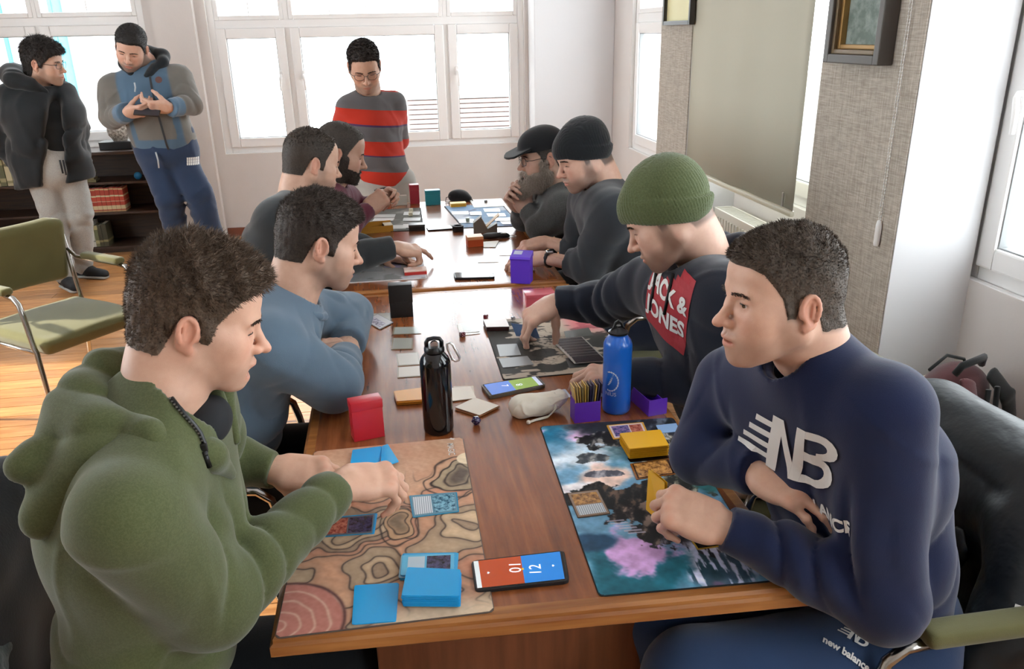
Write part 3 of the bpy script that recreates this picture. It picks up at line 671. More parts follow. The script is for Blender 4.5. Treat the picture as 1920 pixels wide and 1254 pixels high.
def art_right(u, v, X, Y):
    # u from far to near, v from left (table middle) to right
    x, y = X, Y; n1 = fbm(x, y, 16, 6, 21); n2 = fbm(x, y, 40, 5, 22); st_ = fbm(x*.5, y*5, 34, 5, 23); hf = fbm(x, y, 110, 4, 29); O = np.ones(u.shape+(3,))
    g = lambda c, su, sv: np.exp(-((u-c[0])/su)**2-((v-c[1])/sv)**2)
    base = O*hx('#6f9fbe'); base = mixn(base, hx('#1f6f92'), sst(.0, .7, g((.03, .05), .12, .30)+.4*n1)); base = mixn(base, hx('#cfdce6'), sst(.15, .7, g((.27, .10), .10, .22)+g((.12, .35), .08, .2)*.8+.55*n1+.25*n2))
    base = mixn(base, hx('#dcb6dc'), sst(.3, .9, g((.10, .30), .07, .22)+.35*n2)); base = mixn(base, hx('#e6c4b4'), sst(.3, .8, g((.40, .34), .08, .22)*1.2+.4*n2)); base = mixn(base, hx('#e9e4e6'), sst(.3, .8, g((.47, .08), .05, .2)*1.2+.3*n2))
    base = mixn(base, hx('#1e6272'), sst(.15, .6, g((.93, .16), .14, .34)+.5*n1)); base = mixn(base, hx('#c79cd0'), sst(.3, .65, g((.83, .34), .07, .24)*1.3+.5*n2)); base = mixn(base, hx('#274a66'), sst(.3, .7, g((.76, .06), .05, .2)+.4*n1))
    base = mixn(base, hx('#2b3038'), sst(.25, .6, g((.02, .75), .12, .45)*1.2+.4*n1))
    def rock(c_, su, sv, amp, sd, cols=('#141517', '#3c3c3e', '#85827e')):
        nonlocal base
        d = 1-np.hypot((u-c_[0])/su, (v-c_[1])/sv)+amp*fbm(x, y, 52, 5, sd); m = sst(.0, .05, d); t = fbm(x*1.3+y*2.4, y*1.1-x*.6, 62, 5, sd+1)+.35*hf
        c = mixn(O*hx(cols[0]), hx(cols[1]), sst(-.25, .15, t)); c = mixn(c, hx(cols[2]), sst(.25, .55, t)); base = mixn(base, c, m)
    rock((.14, .44), .055, .20, .75, 31); rock((.26, .36), .035, .12, .8, 33, ('#3a4046', '#5a5e62', '#8f8f8c')); rock((.38, .30), .02, .10, .8, 35, ('#4f4f58', '#77747c', '#9c979c'))
    rock((.30, .80), .26, .18, .55, 36, ('#22231f', '#6b675a', '#c9c2ab')); rock((.53, .42), .075, .46, .5, 37, ('#0e0f10', '#2a2624', '#5c4a3e')); rock((.66, .62), .13, .34, .5, 39, ('#141214', '#38302e', '#7c6a60')); rock((.78, .66), .07, .18, .7, 41, ('#1a1a22', '#3d3840', '#75707a')); rock((.06, .88), .10, .16, .5, 43, ('#1d2228', '#3b424c', '#5d6672'))
    for (c, su, sv, sd, col, k) in (((.91, .78), .13, .28, 46, '#cdd0ea', 1.0), ((.30, .62), .22, .09, 47, '#d9d2ba', .9), ((.20, .86), .16, .10, 48, '#d4cfbf', .7), ((.84, .92), .10, .12, 49, '#e6e2cf', .8)):
        wf = sst(.05, .30, fbm(x*.6+y*.2, y*4.5, 40, 4, sd)+.25*hf)*sst(.0, .35, 1-np.hypot((u-c[0])/su, (v-c[1])/sv)+.3*n2); base = mixn(base, hx('#15151d'), .55*sst(.0, .35, 1-np.hypot((u-c[0])/su, (v-c[1])/sv)+.3*n2)); base = mixn(base, hx(col), wf*k)
    for k in range(6): base = mixn(base, hx('#b9b3c4'), .8*(np.abs(u-(.660+.014*k)) < .0035)*(np.abs(v-.26-.02*k) < .055))
    base = mixn(base, hx('#2a6c6e'), sst(.3, .7, g((.46, .95), .10, .12)*1.2+.3*n2))
    return base*(1+.13*hf+.08*n2)[..., None]
RM = [(1012, 799), (1123, 1118), (1452, 1089), (1262, 782)]
rightmat, rc = painted('playmat', RM, TZ+.0022, .0018, art_right, .0018, label='playmat with a stormy teal and violet rocky landscape, near right of the table', edge='#15181c')
def art_bw(u, v, X, Y):
    x, y = X, Y; n = fbm(x, y, 16, 5, 51)+.6*fbm(x*2, y*.7, 34, 4, 52); s = sst(.02, .08, n); base = mixn(np.ones(u.shape+(3,))*hx('#35332f'), hx('#b3a594'), s)
    base = mixn(base, hx('#c9606a'), sst(.62, .80, v)*sst(.45, .20, u)*.75)
    f = np.abs(fbm(x, y, 70, 4, 53)); base = mixn(base, hx('#1f1d1c'), sst(.12, .03, f)*sst(1.1, .4, np.hypot((u-.55)/.35, (v-.45)/.3)))
    return base
BM = [(906, 601), (943, 712), (1190, 690), (1112, 589)]
bwmat, bc = painted('playmat', BM, TZ+.0022, .0018, art_bw, .003, label='black and cream ink patterned playmat beside the blue bottle', edge='#2a2828')
def art_grey(u, v, X, Y):
    n = fbm(X, Y, 18, 5, 61); b = mixn(np.ones(u.shape+(3,))*hx('#8e8d8c'), hx('#c3c4cb'), sst(-.2, .5, n)); b = mixn(b, hx('#6d6c6a'), sst(.3, .6, fbm(X, Y, 30, 4, 62))); return mixn(b, hx('#a9a5cf'), .6*sst(.2, .6, fbm(X, Y, 12, 3, 63)))
painted('playmat', [(790, 474), (801, 521), (640, 531), (660, 480)], TZ+.0022, .0018, art_grey, .005, label='grey and lilac playmat in front of the man in the dark sweater', edge='#d8d5d4')
def art_dark(u, v, X, Y):
    n = fbm(X, Y, 30, 5, 65); return mixn(np.ones(u.shape+(3,))*hx('#55554f'), hx('#7b7b76'), sst(-.1, .6, n))
painted('playmat', [(789, 389), (795, 431), (668, 436), (690, 394)], TZ+.0022, .0018, art_dark, .006, label='dark grey playmat on the left of the far table', edge='#22221f')
def art_blue(u, v, X, Y):
    n = fbm(X, Y, 14, 4, 67); b = mixn(np.ones(u.shape+(3,))*hx('#6f93b8'), hx('#b9c2cf'), sst(-.2, .5, n)); return mixn(b, hx('#56607c'), sst(.4, .7, fbm(X, Y, 22, 4, 68)))
painted('playmat', [(832, 386), (868, 427), (978, 423), (941, 382)], TZ+.0022, .0018, art_blue, .006, label='pale blue playmat on the right of the far table', edge='#3b3f48')
# ------------------------------------------------------------------ bottles
BLK = mat('black_gloss_enamel', '#0b0b0d', .12, spec=.6); BLU = mat('blue_enamel', '#1763c4', .28, spec=.5, Coat_Weight=.4); BCAP = mat('black_plastic', '#0c0c0e', .3)
def bottle(label, px, r, h, m, name='water_bottle', loop='round'):
    c = P(*px, z=TZ); e = empty(name, c); tag(e, label, 'bottle')
    n = r*.56; prof = [(0, 0), (r*.86, 0), (r*.95, .003), (r, .010), (r, h*.735), (r*.985, h*.765), (r*.90, h*.80), (r*.74, h*.832), (n+.003, h*.852), (n, h*.862), (n, h*.885), (0, h*.885)]
    m_ = MB(); m_.lathe(prof, 48); m_.build('bottle_body', m, e, smooth=True, angle=50)
    return e, c, r, h, n
e, c, r_, h_, n_ = bottle('tall glossy black metal bottle with a loop cap and silver carabiner', (823, 806), .0355, .232, BLK)
m_ = MB(); m_.lathe([(n_+.001, h_*.868), (n_+.0035, h_*.872), (n_+.0035, h_*.905), (n_+.001, h_*.925), (0, h_*.928)], 32); cp = m_.build('bottle_cap', BCAP, e, smooth=True, angle=40)
m_ = MB(); m_.tube([(-.017, 0, h_*.915), (-.0175, 0, h_*.965), (-.013, 0, h_*.995), (0, 0, h_*1.005), (.013, 0, h_*.995), (.0175, 0, h_*.965), (.017, 0, h_*.915)], .0048, 10); m_.build('cap_loop', BCAP, cp, smooth=True)
m_ = MB(); m_.lathe([(0, 0), (.009, 0), (.009, .008), (0, .008)], 16); o = m_.build('steel_disc', mat('steel', '#c9c9cb', .2, 1), cp, loc=(0, -.004, h_*.95), rot=(math.pi/2, 0, 0))
m_ = MB(); q = [(.022, h_*.955), (.030, h_*.965), (.036, h_*.94), (.050, h_*.80), (.048, h_*.775), (.040, h_*.768), (.034, h_*.785), (.024, h_*.90)]
m_.tube([(a+.006, -.012, z) for a, z in q], .0032, 8, closed=True); m_.build('carabiner', mat('silver_metal', '#dedede', .35, 1), e, smooth=True)
e, c, r_, h_, n_ = bottle('blue metal bottle with black cap and white crest, right of centre', (1155, 768), .0345, .232, BLU)
m_ = MB(); m_.lathe([(n_+.001, h_*.868), (n_+.0045, h_*.872), (n_+.0045, h_*.892), (n_, h_*.905), (n_*.7, h_*.92), (.006, h_*.94), (.006, h_*.955), (0, h_*.955)], 32); cp = m_.build('bottle_cap', BCAP, e, smooth=True, angle=40)
m_ = MB(); m_.tube([(-.016, 0, h_*.90), (-.010, 0, h_*.94), (-.007, 0, h_*.985), (0, 0, h_*1.005), (.007, 0, h_*.985), (.010, 0, h_*.94), (.016, 0, h_*.90)], .0036, 10); m_.build('cap_loop', BCAP, cp, smooth=True)
def wrapcyl(me, r, ang0):
    for v in me.vertices: a = ang0+v.co.x/r; z = v.co.y; v.co = Vector((math.cos(a)*(r+.0004), math.sin(a)*(r+.0004), z))
def cyltext(s, size, z, x0, r, ang0, parent, m, bold=0, name='printed_text'):
    cu = bpy.data.curves.new('t', 'FONT'); cu.body = s; cu.size = size; cu.offset = bold; o = bpy.data.objects.new('t', cu); me = bpy.data.meshes.new_from_object(o); bpy.data.objects.remove(o)
    me.transform(Matrix.Translation((x0, z, 0))); wrapcyl(me, r, ang0); return link(name, me, m, parent, smooth=False)
WP = plain('#cdd8e6', .5); a0 = math.atan2(-c.y, -c.x)
cyltext('NIUS', .0135, h_*.225, -.030, r_, a0, e, WP)
m_ = MB()
for k in range(26):
    for rr_ in (.0195,):
        t = -1.9+3.8*k/25; cx, cy = -.016+rr_*math.cos(t), h_*.385+rr_*1.25*math.sin(t)
        m_.poly([(cx+.0024*math.cos(t+q), cy+.0024*math.sin(t+q)*(.6 if k % 2 else 1.2), 0) for q in (0, 1.57, 3.14, 4.71)])
for k in range(7): t = k/6; m_.poly([(-.024+.012*t, h_*.34+.030*t, 0), (-.020+.012*t, h_*.34+.028*t, 0), (-.012+.004*t, h_*.385+.016*t, 0)])
me = bpy.data.meshes.new('printed_crest'); m_.bm.to_mesh(me); wrapcyl(me, r_, a0); link('printed_crest', me, WP, e, smooth=False)
# ------------------------------------------------------------------ boxes on the near table
RED = mat('red_plastic', '#cf2636', .3, spec=.5, Transmission_Weight=.15, Subsurface_Weight=.0); PUR = mat('purple_plastic', '#5b35c0', .35); PURT = mat('purple_clear_plastic', '#7a3fd0', .25, Transmission_Weight=.35)
box3('red plastic deck box between the black bottle and the tan mat', (664, 830), (723, 818), .040, .097, RED, lid=.22, flap=False)
box3('black upright deck box on the near table, left of centre', (732, 597), (776, 594), .040, .112, mat('black_leatherette', '#121213', .45), lid=.55)
def house_box(label, bl, br, depth, h, m):
    A, B = P(*bl, z=TZ), P(*br, z=TZ); d = (B-A).normalized(); w = (B-A).length; c = (A+B)/2+Vector((-d.y, d.x, 0))*depth/2
    e = empty('deck_box', c, math.atan2(d.y, d.x)); tag(e, label, 'box')
    m_ = MB(); m_.mm((-w/2+.001, -depth/2+.001, 0), (w/2-.001, depth/2-.001, h*.86), .001); m_.build('box_body', m, e)
    M = Matrix.Rotation(math.pi/2, 4, 'Y'); k = h
    m_ = MB(); prof = [(-depth/2, h*.80), (-depth/2-.002, h*.84), (-depth/2+.004, h*.90), (depth/2+.002, h*1.02), (depth/2+.002, h*.86)]
    v0 = [m_.bm.verts.new((-w/2-.001, y, z)) for y, z in prof]; v1 = [m_.bm.verts.new((w/2+.001, y, z)) for y, z in prof]
    for i in range(5): m_.bm.faces.new((v0[i], v0[(i+1) % 5], v1[(i+1) % 5], v1[i]))
    m_.bm.faces.new(v0); m_.bm.faces.new(list(reversed(v1))); l = m_.build('box_lid', m, e)
    m_ = MB(); sl = lambda x, t: Vector((x, -depth/2+.004+(depth-.002)*t, h*.90+h*.12*t+.0008))
    m_.poly([sl(-w*.40, .35), sl(w*.02, .35), sl(w*.02, .85), sl(-w*.40, .85)]); m_.build('paper_label', plain('#b9bcd6', .5), l); return e
house_box('purple deck box with a sloping lid standing beside the tattooed-free forearm'.replace(' beside the tattooed-free forearm', ' upright near the end of the near table'), (957, 531), (994, 533), .055, .112, PUR)
m_ = None
PINK = mat('pink_clear_plastic', '#e06a78', .2, Transmission_Weight=.4)
box3('pink translucent deck box lying behind the reaching hand', (987, 578), (1043, 574), .075, .045, PINK, lid=.3, flap=False)
box3('small red box under the reaching forearm', (1010, 598), (1048, 593), .035, .014, RED, lid=.4, flap=False, z=TZ+.003)
# open purple box holding cards, and its lid lying open
A, B = P(1076, 792, z=TZ), P(1126, 790, z=TZ); e = empty('deck_box', (A+B)/2+Vector((0, .02, 0)), .04); tag(e, 'open purple deck box full of standing cards, left of the blue bottle', 'box')
w = (B-A).length/2
for q0, q1 in (((-w, -.02, 0), (w, -.0185, .052)), ((-w, .0185, 0), (w, .02, .066)), ((-w, -.0185, 0), (-w+.0015, .0185, .058)), ((w-.0015, -.0185, 0), (w, .0185, .055)), ((-w+.0015, -.0185, 0), (w-.0015, .0185, .0015))):
    m_ = MB(); m_.mm(q0, q1); m_.build('box_wall', PURT, e)
rr = random.Random(4)
for k in range(11):
    m_ = MB(); m_.box((-w*.86+.0058*k, .0, .048+rr.uniform(-.002, .003)), (.0022, .033, .088), Matrix.Rotation(math.radians(-7+k*1.5), 3, 'Y')); m_.build('sleeved_card', plain(rr.choice(['#c9a24a', '#2b2440', '#3c3a52', '#b89b5e', '#8a7a4a', '#2a2438']), .3), e)
def open_box(label, bl, br, depth, h, m):
    A, B = P(*bl, z=TZ), P(*br, z=TZ); d = (B-A).normalized(); w = (B-A).length; c = (A+B)/2+Vector((-d.y, d.x, 0))*depth/2
    e = empty('open_box', c, math.atan2(d.y, d.x)); tag(e, label, 'box')
    for nm, q0, q1 in (('box_floor', (-w/2, -depth/2, 0), (w/2, depth/2, .0015)), ('box_wall', (-w/2, -depth/2, .0015), (w/2, -depth/2+.0015, h)), ('box_wall', (-w/2, depth/2-.0015, .0015), (w/2, depth/2, h)), ('box_wall', (-w/2, -depth/2+.0015, .0015), (-w/2+.0015, depth/2-.0015, h)), ('box_wall', (w/2-.0015, -depth/2+.0015, .0015), (w/2, depth/2-.0015, h*.7))):
        m_ = MB(); m_.mm(q0, q1); m_.build(nm, m, e)
    return e
open_box('purple plastic box lying open to the right of the blue bottle', (1216, 781), (1250, 775), .095, .042, PURT)
# cloth pouch
cpx = P(1003, 778, z=TZ); pr = [ell(cpx+Vector((-.010, .010, .026)), (.050, .034, .026)), ell(cpx+Vector((-.040, .012, .022)), (.022, .030, .021)), ell(cpx+Vector((.030, .012, .024)), (.022, .026, .020)), ell(cpx+Vector((.052, .014, .030)), (.018, .020, .018)), cap(cpx+Vector((.03, .012, .026)), cpx+Vector((.070, .016, .034)), .014, .018)]
nf = sinn(71, 60); nf2 = sinn(72, 170)
V, F = fieldmesh([(pr, .02)], .0022, disp=lambda x, y, z: .0030*nf(x, y, z)-.0022*np.exp(-(sinn(73, 70, 4)(x, y, z)/.12)**2)+.0014*np.abs(np.sin(230*np.arctan2(z-cpx.z-.03, y-cpx.y-.012)/6.28*1.5+3*nf(x, y, z)))*sst(cpx.x+.0, cpx.x+.05, x)+.0006*nf2(x, y, z))
V[:, 2] = np.maximum(V[:, 2], TZ+.0012); CL = fabric('natural_cotton', '#e6e0d0', .08, 700, .4)
me = np_mesh('drawstring_pouch', V-np.array(cpx, np.float32), F); o = link('drawstring_pouch', me, CL, loc=cpx); tag(o, 'small off-white cotton drawstring pouch left of the open purple box', 'pouch')
m_ = MB(); cd = [(.052, .012, .045), (.050, -.006, .040), (.045, -.020, .018), (.025, -.030, .006), (-.005, -.036, .004), (-.022, -.044, .004)]
m_.tube(cd, .0022, 8); m_.tube([(q[0]+.004, q[1]+.004, q[2]+.001) for q in cd[1:]], .0020, 8); m_.tube([(.052+.020*0, .014+.019*math.cos(t), .030+.019*math.sin(t)) for t in [k*.45 for k in range(14)]], .0022, 8, closed=True)
bmesh.ops.create_icosphere(m_.bm, subdivisions=2, radius=.0055, matrix=Matrix.Translation((-.024, -.045, .0055))); m_.build('drawstring', plain('#d8d2c4', .8), o, smooth=True)
# dice
def d20(label, px, r, col, rot=(.3, .5, .2)):
    c = P(*px, z=TZ+r*.8); m_ = MB(); bmesh.ops.create_icosphere(m_.bm, subdivisions=1, radius=r); bmesh.ops.transform(m_.bm, matrix=Matrix.Rotation(rot[0], 4, 'X') @ Matrix.Rotation(rot[1], 4, 'Y') @ Matrix.Rotation(rot[2], 4, 'Z'), verts=m_.bm.verts[:])
    zz = min(v.co.z for v in m_.bm.verts); c.z = TZ-zz+.0003; fs = [(f.calc_center_median(), f.normal.copy()) for f in m_.bm.faces]
    m_.bm.normal_update(); fs = [(f.calc_center_median(), f.normal.copy()) for f in m_.bm.faces]
    o = m_.build('twenty_sided_die', col, loc=c); tag(o, label, 'die')
    nums = iter('14 8 20 2 16 6 12 4 10 18 3 17 9 19 7 1 11 5 13 15'.split())
    for fc, fn in fs:
        s = next(nums); up = Vector((0, 0, 1))-fn*fn.z; up = up.normalized() if up.length > .1 else Vector((0, 1, 0)); ux = up.cross(fn).normalized()
        text(s, r*.42, plain('#d9d5e6', .4), fc-up*r*.13, ux, up, o, 'engraved_number', align='CENTER')
d20('dark purple twenty-sided die in front of the pile of cream cards', (893, 789), .0125, mat('purple_resin', '#2a1f4a', .18))
def d6(label, px, s, m, rz, z=TZ):
    c = P(*px, z=z); m_ = MB(); m_.mm((-s/2, -s/2, 0), (s/2, s/2, s), s*.14); o = m_.build('die', m, loc=c+Vector((0, 0, .0002)), rot=(0, 0, rz), smooth=True, angle=35); tag(o, label, 'die')
    m_ = MB()
    for u, v in ((-.25, -.25), (.25, .25), (0, 0), (-.25, .25), (.25, -.25)): m_.box((u*s, -s/2, s/2+v*s), (s*.13, s*.02, s*.13))
    for u, v in ((-.25, -.25), (.25, .25)): m_.box((u*s, v*s, s), (s*.13, s*.13, s*.02))
    m_.build('pips', plain('#e8d9d9', .4), o)
MAR = mat('maroon_resin', '#5a1f2a', .2)
d6('maroon six-sided die at the corner of the pair of white cards', (867, 631), .015, MAR, .5, TZ+.0)
d6('maroon six-sided die behind the brown deck', (911, 597), .013, MAR, .9)
d6('small steel coloured die beside the reaching hand', (962, 600), .011, mat('steel_die', '#8c8c92', .25, .8), .3, TZ+.0025)
# phones
def phone(label, px, t, casem, scr, frame_=.0035, name='smartphone', z0=TZ):
    cs = quadc(px, z0+t); c = sum(cs, Vector())/4; c0 = Vector((c.x, c.y, z0)); e = plate(name, cs, t, casem, None, .009, loc=c0); tag(e, label, 'phone')
    m_ = e.modifiers.new('bevel', 'BEVEL'); m_.width = .0015; m_.segments = 2
    def sub(u0, u1, v0, v1, dz): return [cs[0].lerp(cs[1], u).lerp(cs[3].lerp(cs[2], u), v)+Vector((0, 0, dz)) for u, v in ((u0, v0), (u1, v0), (u1, v1), (u0, v1))]
    gl = plate('glass', sub(.012, .988, .025, .975, .0004), .0006, plain('#08080a', .08), e, .008, loc=c0)
    for nm, q, mm_ in scr: plate(nm, sub(*q, .0007), .0002, mm_, gl, .0008, loc=c0)
    return e, gl, c0, cs, sub
def screen(c, s=1.0):
    m = mat('screen_'+c.lstrip('#'), c, .15); bsdf(m).inputs['Emission Color'].default_value = (*srgb(c), 1); bsdf(m).inputs['Emission Strength'].default_value = s; return m
WT = screen('#e9eef2', .6)
e, gl, c0, cs, sub = phone('black smartphone at the near edge showing orange 10 and blue 12', [(1058, 1031), (1068, 1087), (891, 1106), (883, 1051)], .0085, mat('black_case', '#101418', .35),
      [('screen_orange', (.045, .955, .475, .925), screen('#a8431c', .35)), ('screen_blue', (.045, .955, .05, .475), screen('#1f78c8', .45)), ('screen_bar', (.045, .955, .925, .975), screen('#cfd6d6', .4))])
ux = (cs[0]-cs[1]).normalized(); uy = (cs[3]-cs[0]).normalized()
def onp(u, v, dz=.0011): return sub(u, u, v, v, dz)[0]
text('12', .030, WT, onp(.76, .285), ux, uy, gl, 'screen_digits', ref=c0); text('10', .030, WT, onp(.22, .61), -ux, -uy, gl, 'screen_digits', ref=c0)
for u, v in ((.5, .15), (.5, .84)):
    m_ = MB(); q = onp(u, v, .0011)-c0; m_.poly([q+ux*a+uy*b for a, b in ((0, -.003), (.003, 0), (.0015, .002), (0, .001), (-.0015, .002), (-.003, 0))]); m_.build('screen_icon', WT, gl)
m_ = MB(); m_.mm(Vector(onp(.5, .475)-c0)-Vector((.002, .002, .0002)), Vector(onp(.5, .475)-c0)+Vector((.002, .002, .0002))); m_.build('screen_icon', screen('#d9b52a', .4), gl)
e, gl, c0, cs, sub = phone('smartphone in a clear case showing blue 7 and green 8, left of the cotton pouch', [(1008, 704), (1024, 721), (918, 743), (901, 721)], .0095, mat('clear_case', '#6f6659', .2, Transmission_Weight=.3),
      [('screen_blue', (.06, .94, .53, .95), screen('#5078c8', .5)), ('screen_green', (.06, .94, .12, .53), screen('#7d9a3c', .5)), ('screen_bar', (.06, .94, .05, .12), screen('#b9c2d8', .5))])
ux = (cs[0]-cs[1]).normalized(); uy = (cs[3]-cs[0]).normalized()
text('7', .026, WT, onp(.35, .70), -ux, -uy, gl, 'screen_digits', ref=c0); text('8', .026, WT, onp(.68, .36), ux, uy, gl, 'screen_digits', ref=c0)
phone('dark smartphone lying face up near the purple deck box', [(924, 509), (928, 519), (853, 521), (850, 511)], .009, plain('#151515', .3), [('screen_off', (.06, .94, .03, .97), plain('#23262a', .06))])
# ------------------------------------------------------------------ cards on the near table
def art_mat(c1, c2, sc=90, name=None):
    m = mat('card_art', c1, .15); v = coords(m); lk(m, ramp(m, noise(m, v, sc, 6, .7), [(.40, c1), (.58, c2)]), bsdf(m).inputs['Base Color']); return m
BL_ = '#229fdc'; DKA = art_mat('#15131f', '#4c4768'); BLA = art_mat('#20455a', '#7fb0c4'); BRA = art_mat('#5c3b22', '#c08a4c', 70); GYA = art_mat('#3c3a38', '#8b8680'); RDA = art_mat('#8a3c34', '#c77b66')
LINES = mat('card_text', '#b9c0c8', .2); _v = coords(LINES, 'Object', (1, 1, 1)); _w = nd(LINES, 'ShaderNodeTexWave'); _w.inputs['Scale'].default_value = 75; _w.bands_direction = 'X'; lk(LINES, _v, _w.inputs['Vector']); lk(LINES, ramp(LINES, _w.outputs['Fac'], [(.25, '#8d969f'), (.5, '#c9cfd4')]), bsdf(LINES).inputs['Base Color'])
def face(a, fr='#2c4a5a', tx=LINES, split=(.50, .94), tsplit=(.05, .46)):
    return [('card_frame', (.035, .965, .04, .96), fr), ('card_art', (.08, .92, *split), a), ('card_text_box', (.08, .92, *tsplit), tx)]
def lay(dz): return TZ+.0022+dz
# quads are given so that the first side is the short edge at the text end; second direction runs to the art end
def cardq(label, q, dz=.0016, **k): return card(label, [q[0], q[3], q[2], q[1]] if False else q, z=lay(dz), **k)
card('face-up sleeved card with pale text and blue art on the tan mat', [(767, 929), (774, 970), (861, 959), (857, 922)][0:1]+[(774, 970), (861, 959), (857, 922)], z=lay(.002), sleeve='#2d7fa0', art=[('card_frame', (.03, .97, .03, .97), '#5d8798'), ('card_text_box', (.10, .90, .06, .44), LINES), ('card_art', (.10, .90, .47, .93), BLA)])
card('face-up sleeved card with orange text and black art, under the green sleeve', [(610, 972), (605, 1006), (700, 1000), (704, 963)], z=lay(.002), sleeve='#2f83ad', art=[('card_frame', (.03, .97, .03, .97), '#59626d'), ('card_text_box', (.10, .90, .06, .46), RDA), ('card_art', (.10, .90, .49, .95), DKA)])
card('blue sleeved card peeping out under the orange and black one', [(622, 969), (618, 1001), (702, 1001), (708, 962)], z=lay(.0008), sleeve=BL_)
stack('fanned blue sleeved cards at the back of the tan mat', [(661, 843), (656, 875), (706, 875), (716, 836)], lay(.006), 6, BL_, seed=1, jit=.0035)
card('blue sleeved card turned askew on the fanned ones behind the green sleeve', [(716, 836), (713, 877), (748, 865), (727, 832)], z=lay(.0068), sleeve=BL_)
stack('tall deck of bright blue sleeved cards near the front of the tan mat', [(764, 1063), (753, 1116), (861, 1117), (863, 1067)], lay(.026), 30, BL_, seed=2, jit=.0010)
card('face-up blue bordered card behind the tall blue deck', [(754, 1041), (751, 1078), (851, 1075), (852, 1037)], z=lay(.012), sleeve='#5fb4d8', art=[('card_text_box', (.10, .90, .12, .44), plain('#b5c7d2', .2)), ('card_art', (.10, .90, .48, .93), DKA)])
stack('small pile of face-up cards in blue sleeves under the tall blue deck', [(758, 1038), (753, 1080), (857, 1078), (860, 1036)], lay(.0095), 8, ['#3aa2d4', '#9cc6d8', '#2d89b8'], seed=3, jit=.003)
stack('two blue sleeved cards lying front centre on the tan mat', [(665, 1097), (660, 1170), (741, 1164), (747, 1092)], lay(.003), 3, BL_, seed=4, jit=.001)
# right mat
card('face-up brown bordered card alone on the left of the stormy mat', [(1063, 924), (1121, 917), (1145, 963), (1083, 971)], z=lay(.0018), sleeve='#4a3420', t=.0008, art=[('card_frame', (.03, .97, .03, .97), '#8a7260'), ('card_art', (.09, .91, .10, .52), BRA), ('card_text_box', (.09, .91, .56, .92), LINES)])
card('gold bordered face-up card behind the yellow deck', [(1137, 797), (1150, 823), (1217, 816), (1206, 791)], z=lay(.003), sleeve='#d09a3c', t=.002, art=[('card_frame', (.06, .94, .05, .95), '#d8c5bf'), ('card_art', (.14, .86, .10, .55), art_mat('#2b3a66', '#8d6f9c')), ('card_text_box', (.14, .86, .58, .90), RDA)])
card('brown and orange face-up card in front of the yellow deck', [(1181, 869), (1193, 899), (1270, 888), (1256, 859)], z=lay(.0018), sleeve='#7a4a1c', art=[('card_frame', (.05, .95, .05, .95), '#2c1a12'), ('card_art', (.08, .92, .08, .90), BRA)])
stack('thick deck of mustard yellow sleeved cards on the stormy mat', [(1162, 812), (1180, 841), (1254, 834), (1238, 805)], lay(.030), 34, ['#c08a16', '#cf981d'], seed=5, top='#d9a425', jit=.0008)
card('black based card directly beneath the yellow deck', [(1176, 858), (1182, 866), (1256, 860), (1252, 850)], z=lay(.0012), sleeve='#17120e')
card('pale blue sleeved card near the navy sleeve at the back of the stormy mat', [(1230, 797), (1238, 812), (1275, 808), (1268, 793)], z=lay(.0018), sleeve='#8fb0d8')
card('dark gold bordered card half hidden under the hand holding yellow cards', [(1282, 992), (1308, 1030), (1362, 1022), (1335, 985)], z=lay(.0018), sleeve='#c7a043', art=[('card_frame', (.05, .95, .05, .95), '#20180f')])
# middle of the table
CREAM = '#d5c9b6'
stack('orange sleeved deck behind the black bottle', [(739, 733), (745, 752), (800, 748), (793, 726)], TZ+.012, 13, ['#c77a26', '#d98f35'], seed=6, top='#dd9c4c', jit=.0028)
card('cream card right of the black bottle, nearer of two', [(845, 727), (848, 751), (893, 746), (882, 724)], z=TZ+.0035, sleeve=CREAM, t=.002, rough=.35)
card('cream card right of the black bottle, tucked beneath its neighbour', [(850, 724), (854, 749), (890, 744), (888, 723)], z=TZ+.0014, sleeve='#bba98e', rough=.35)
stack('pile of cream backed cards with brown edges beside the dark die', [(853, 763), (899, 778), (936, 760), (890, 745)], TZ+.007, 8, ['#a86c48', '#c99872', '#8c5a3e'], seed=7, top=CREAM, jit=.003)
for i, (q, lab) in enumerate([([(738, 613), (735, 627), (790, 625), (782, 612)], 'farthest'), ([(736, 633), (733, 655), (774, 654), (775, 633)], 'second'), ([(742, 663), (746, 686), (789, 683), (784, 660)], 'third'), ([(745, 688), (745, 708), (790, 705), (789, 685)], 'nearest')]):
    card('%s of four grey backed cards in a column behind the black bottle' % lab, q, z=TZ+.0014, sleeve='#8d7f6c', rough=.2, art=[('card_back', (.05, .95, .06, .94), ('#9fa39c', '#a3a49b', '#b6ada0', '#bcb0a1')[i])], group='grey backed cards in a column')
card('silvery face-up card lying askew by the blue sweatshirt cuff', [(683, 600), (712, 617), (738, 604), (708, 588)], z=TZ+.0032, sleeve='#7e7d80', art=[('card_frame', (.04, .96, .04, .96), '#a7a5a8'), ('card_art', (.12, .88, .12, .60), art_mat('#5c5a68', '#a8a4b2'))])
card('grey card straight under the askew silvery card', [(683, 588), (682, 603), (735, 601), (733, 586)], z=TZ+.0014, sleeve='#6d6c68', art=[('card_frame', (.05, .95, .05, .95), '#99968f')])
card('third grey card half under the blue sweatshirt cuff', [(668, 601), (672, 611), (720, 608), (714, 598)], z=TZ+.0008, t=.0006, sleeve='#55524e')
card('white card with grey print, upper of the pair by the maroon die', [(857, 606), (862, 624), (899, 621), (893, 604)], z=TZ+.0032, sleeve='#d9d7d0', art=[('card_art', (.1, .9, .2, .8), '#b4b3ad')])
card('white card, lower of the pair by the maroon die', [(857, 611), (863, 629), (900, 625), (896, 608)], z=TZ+.0014, sleeve='#c9c5bc')
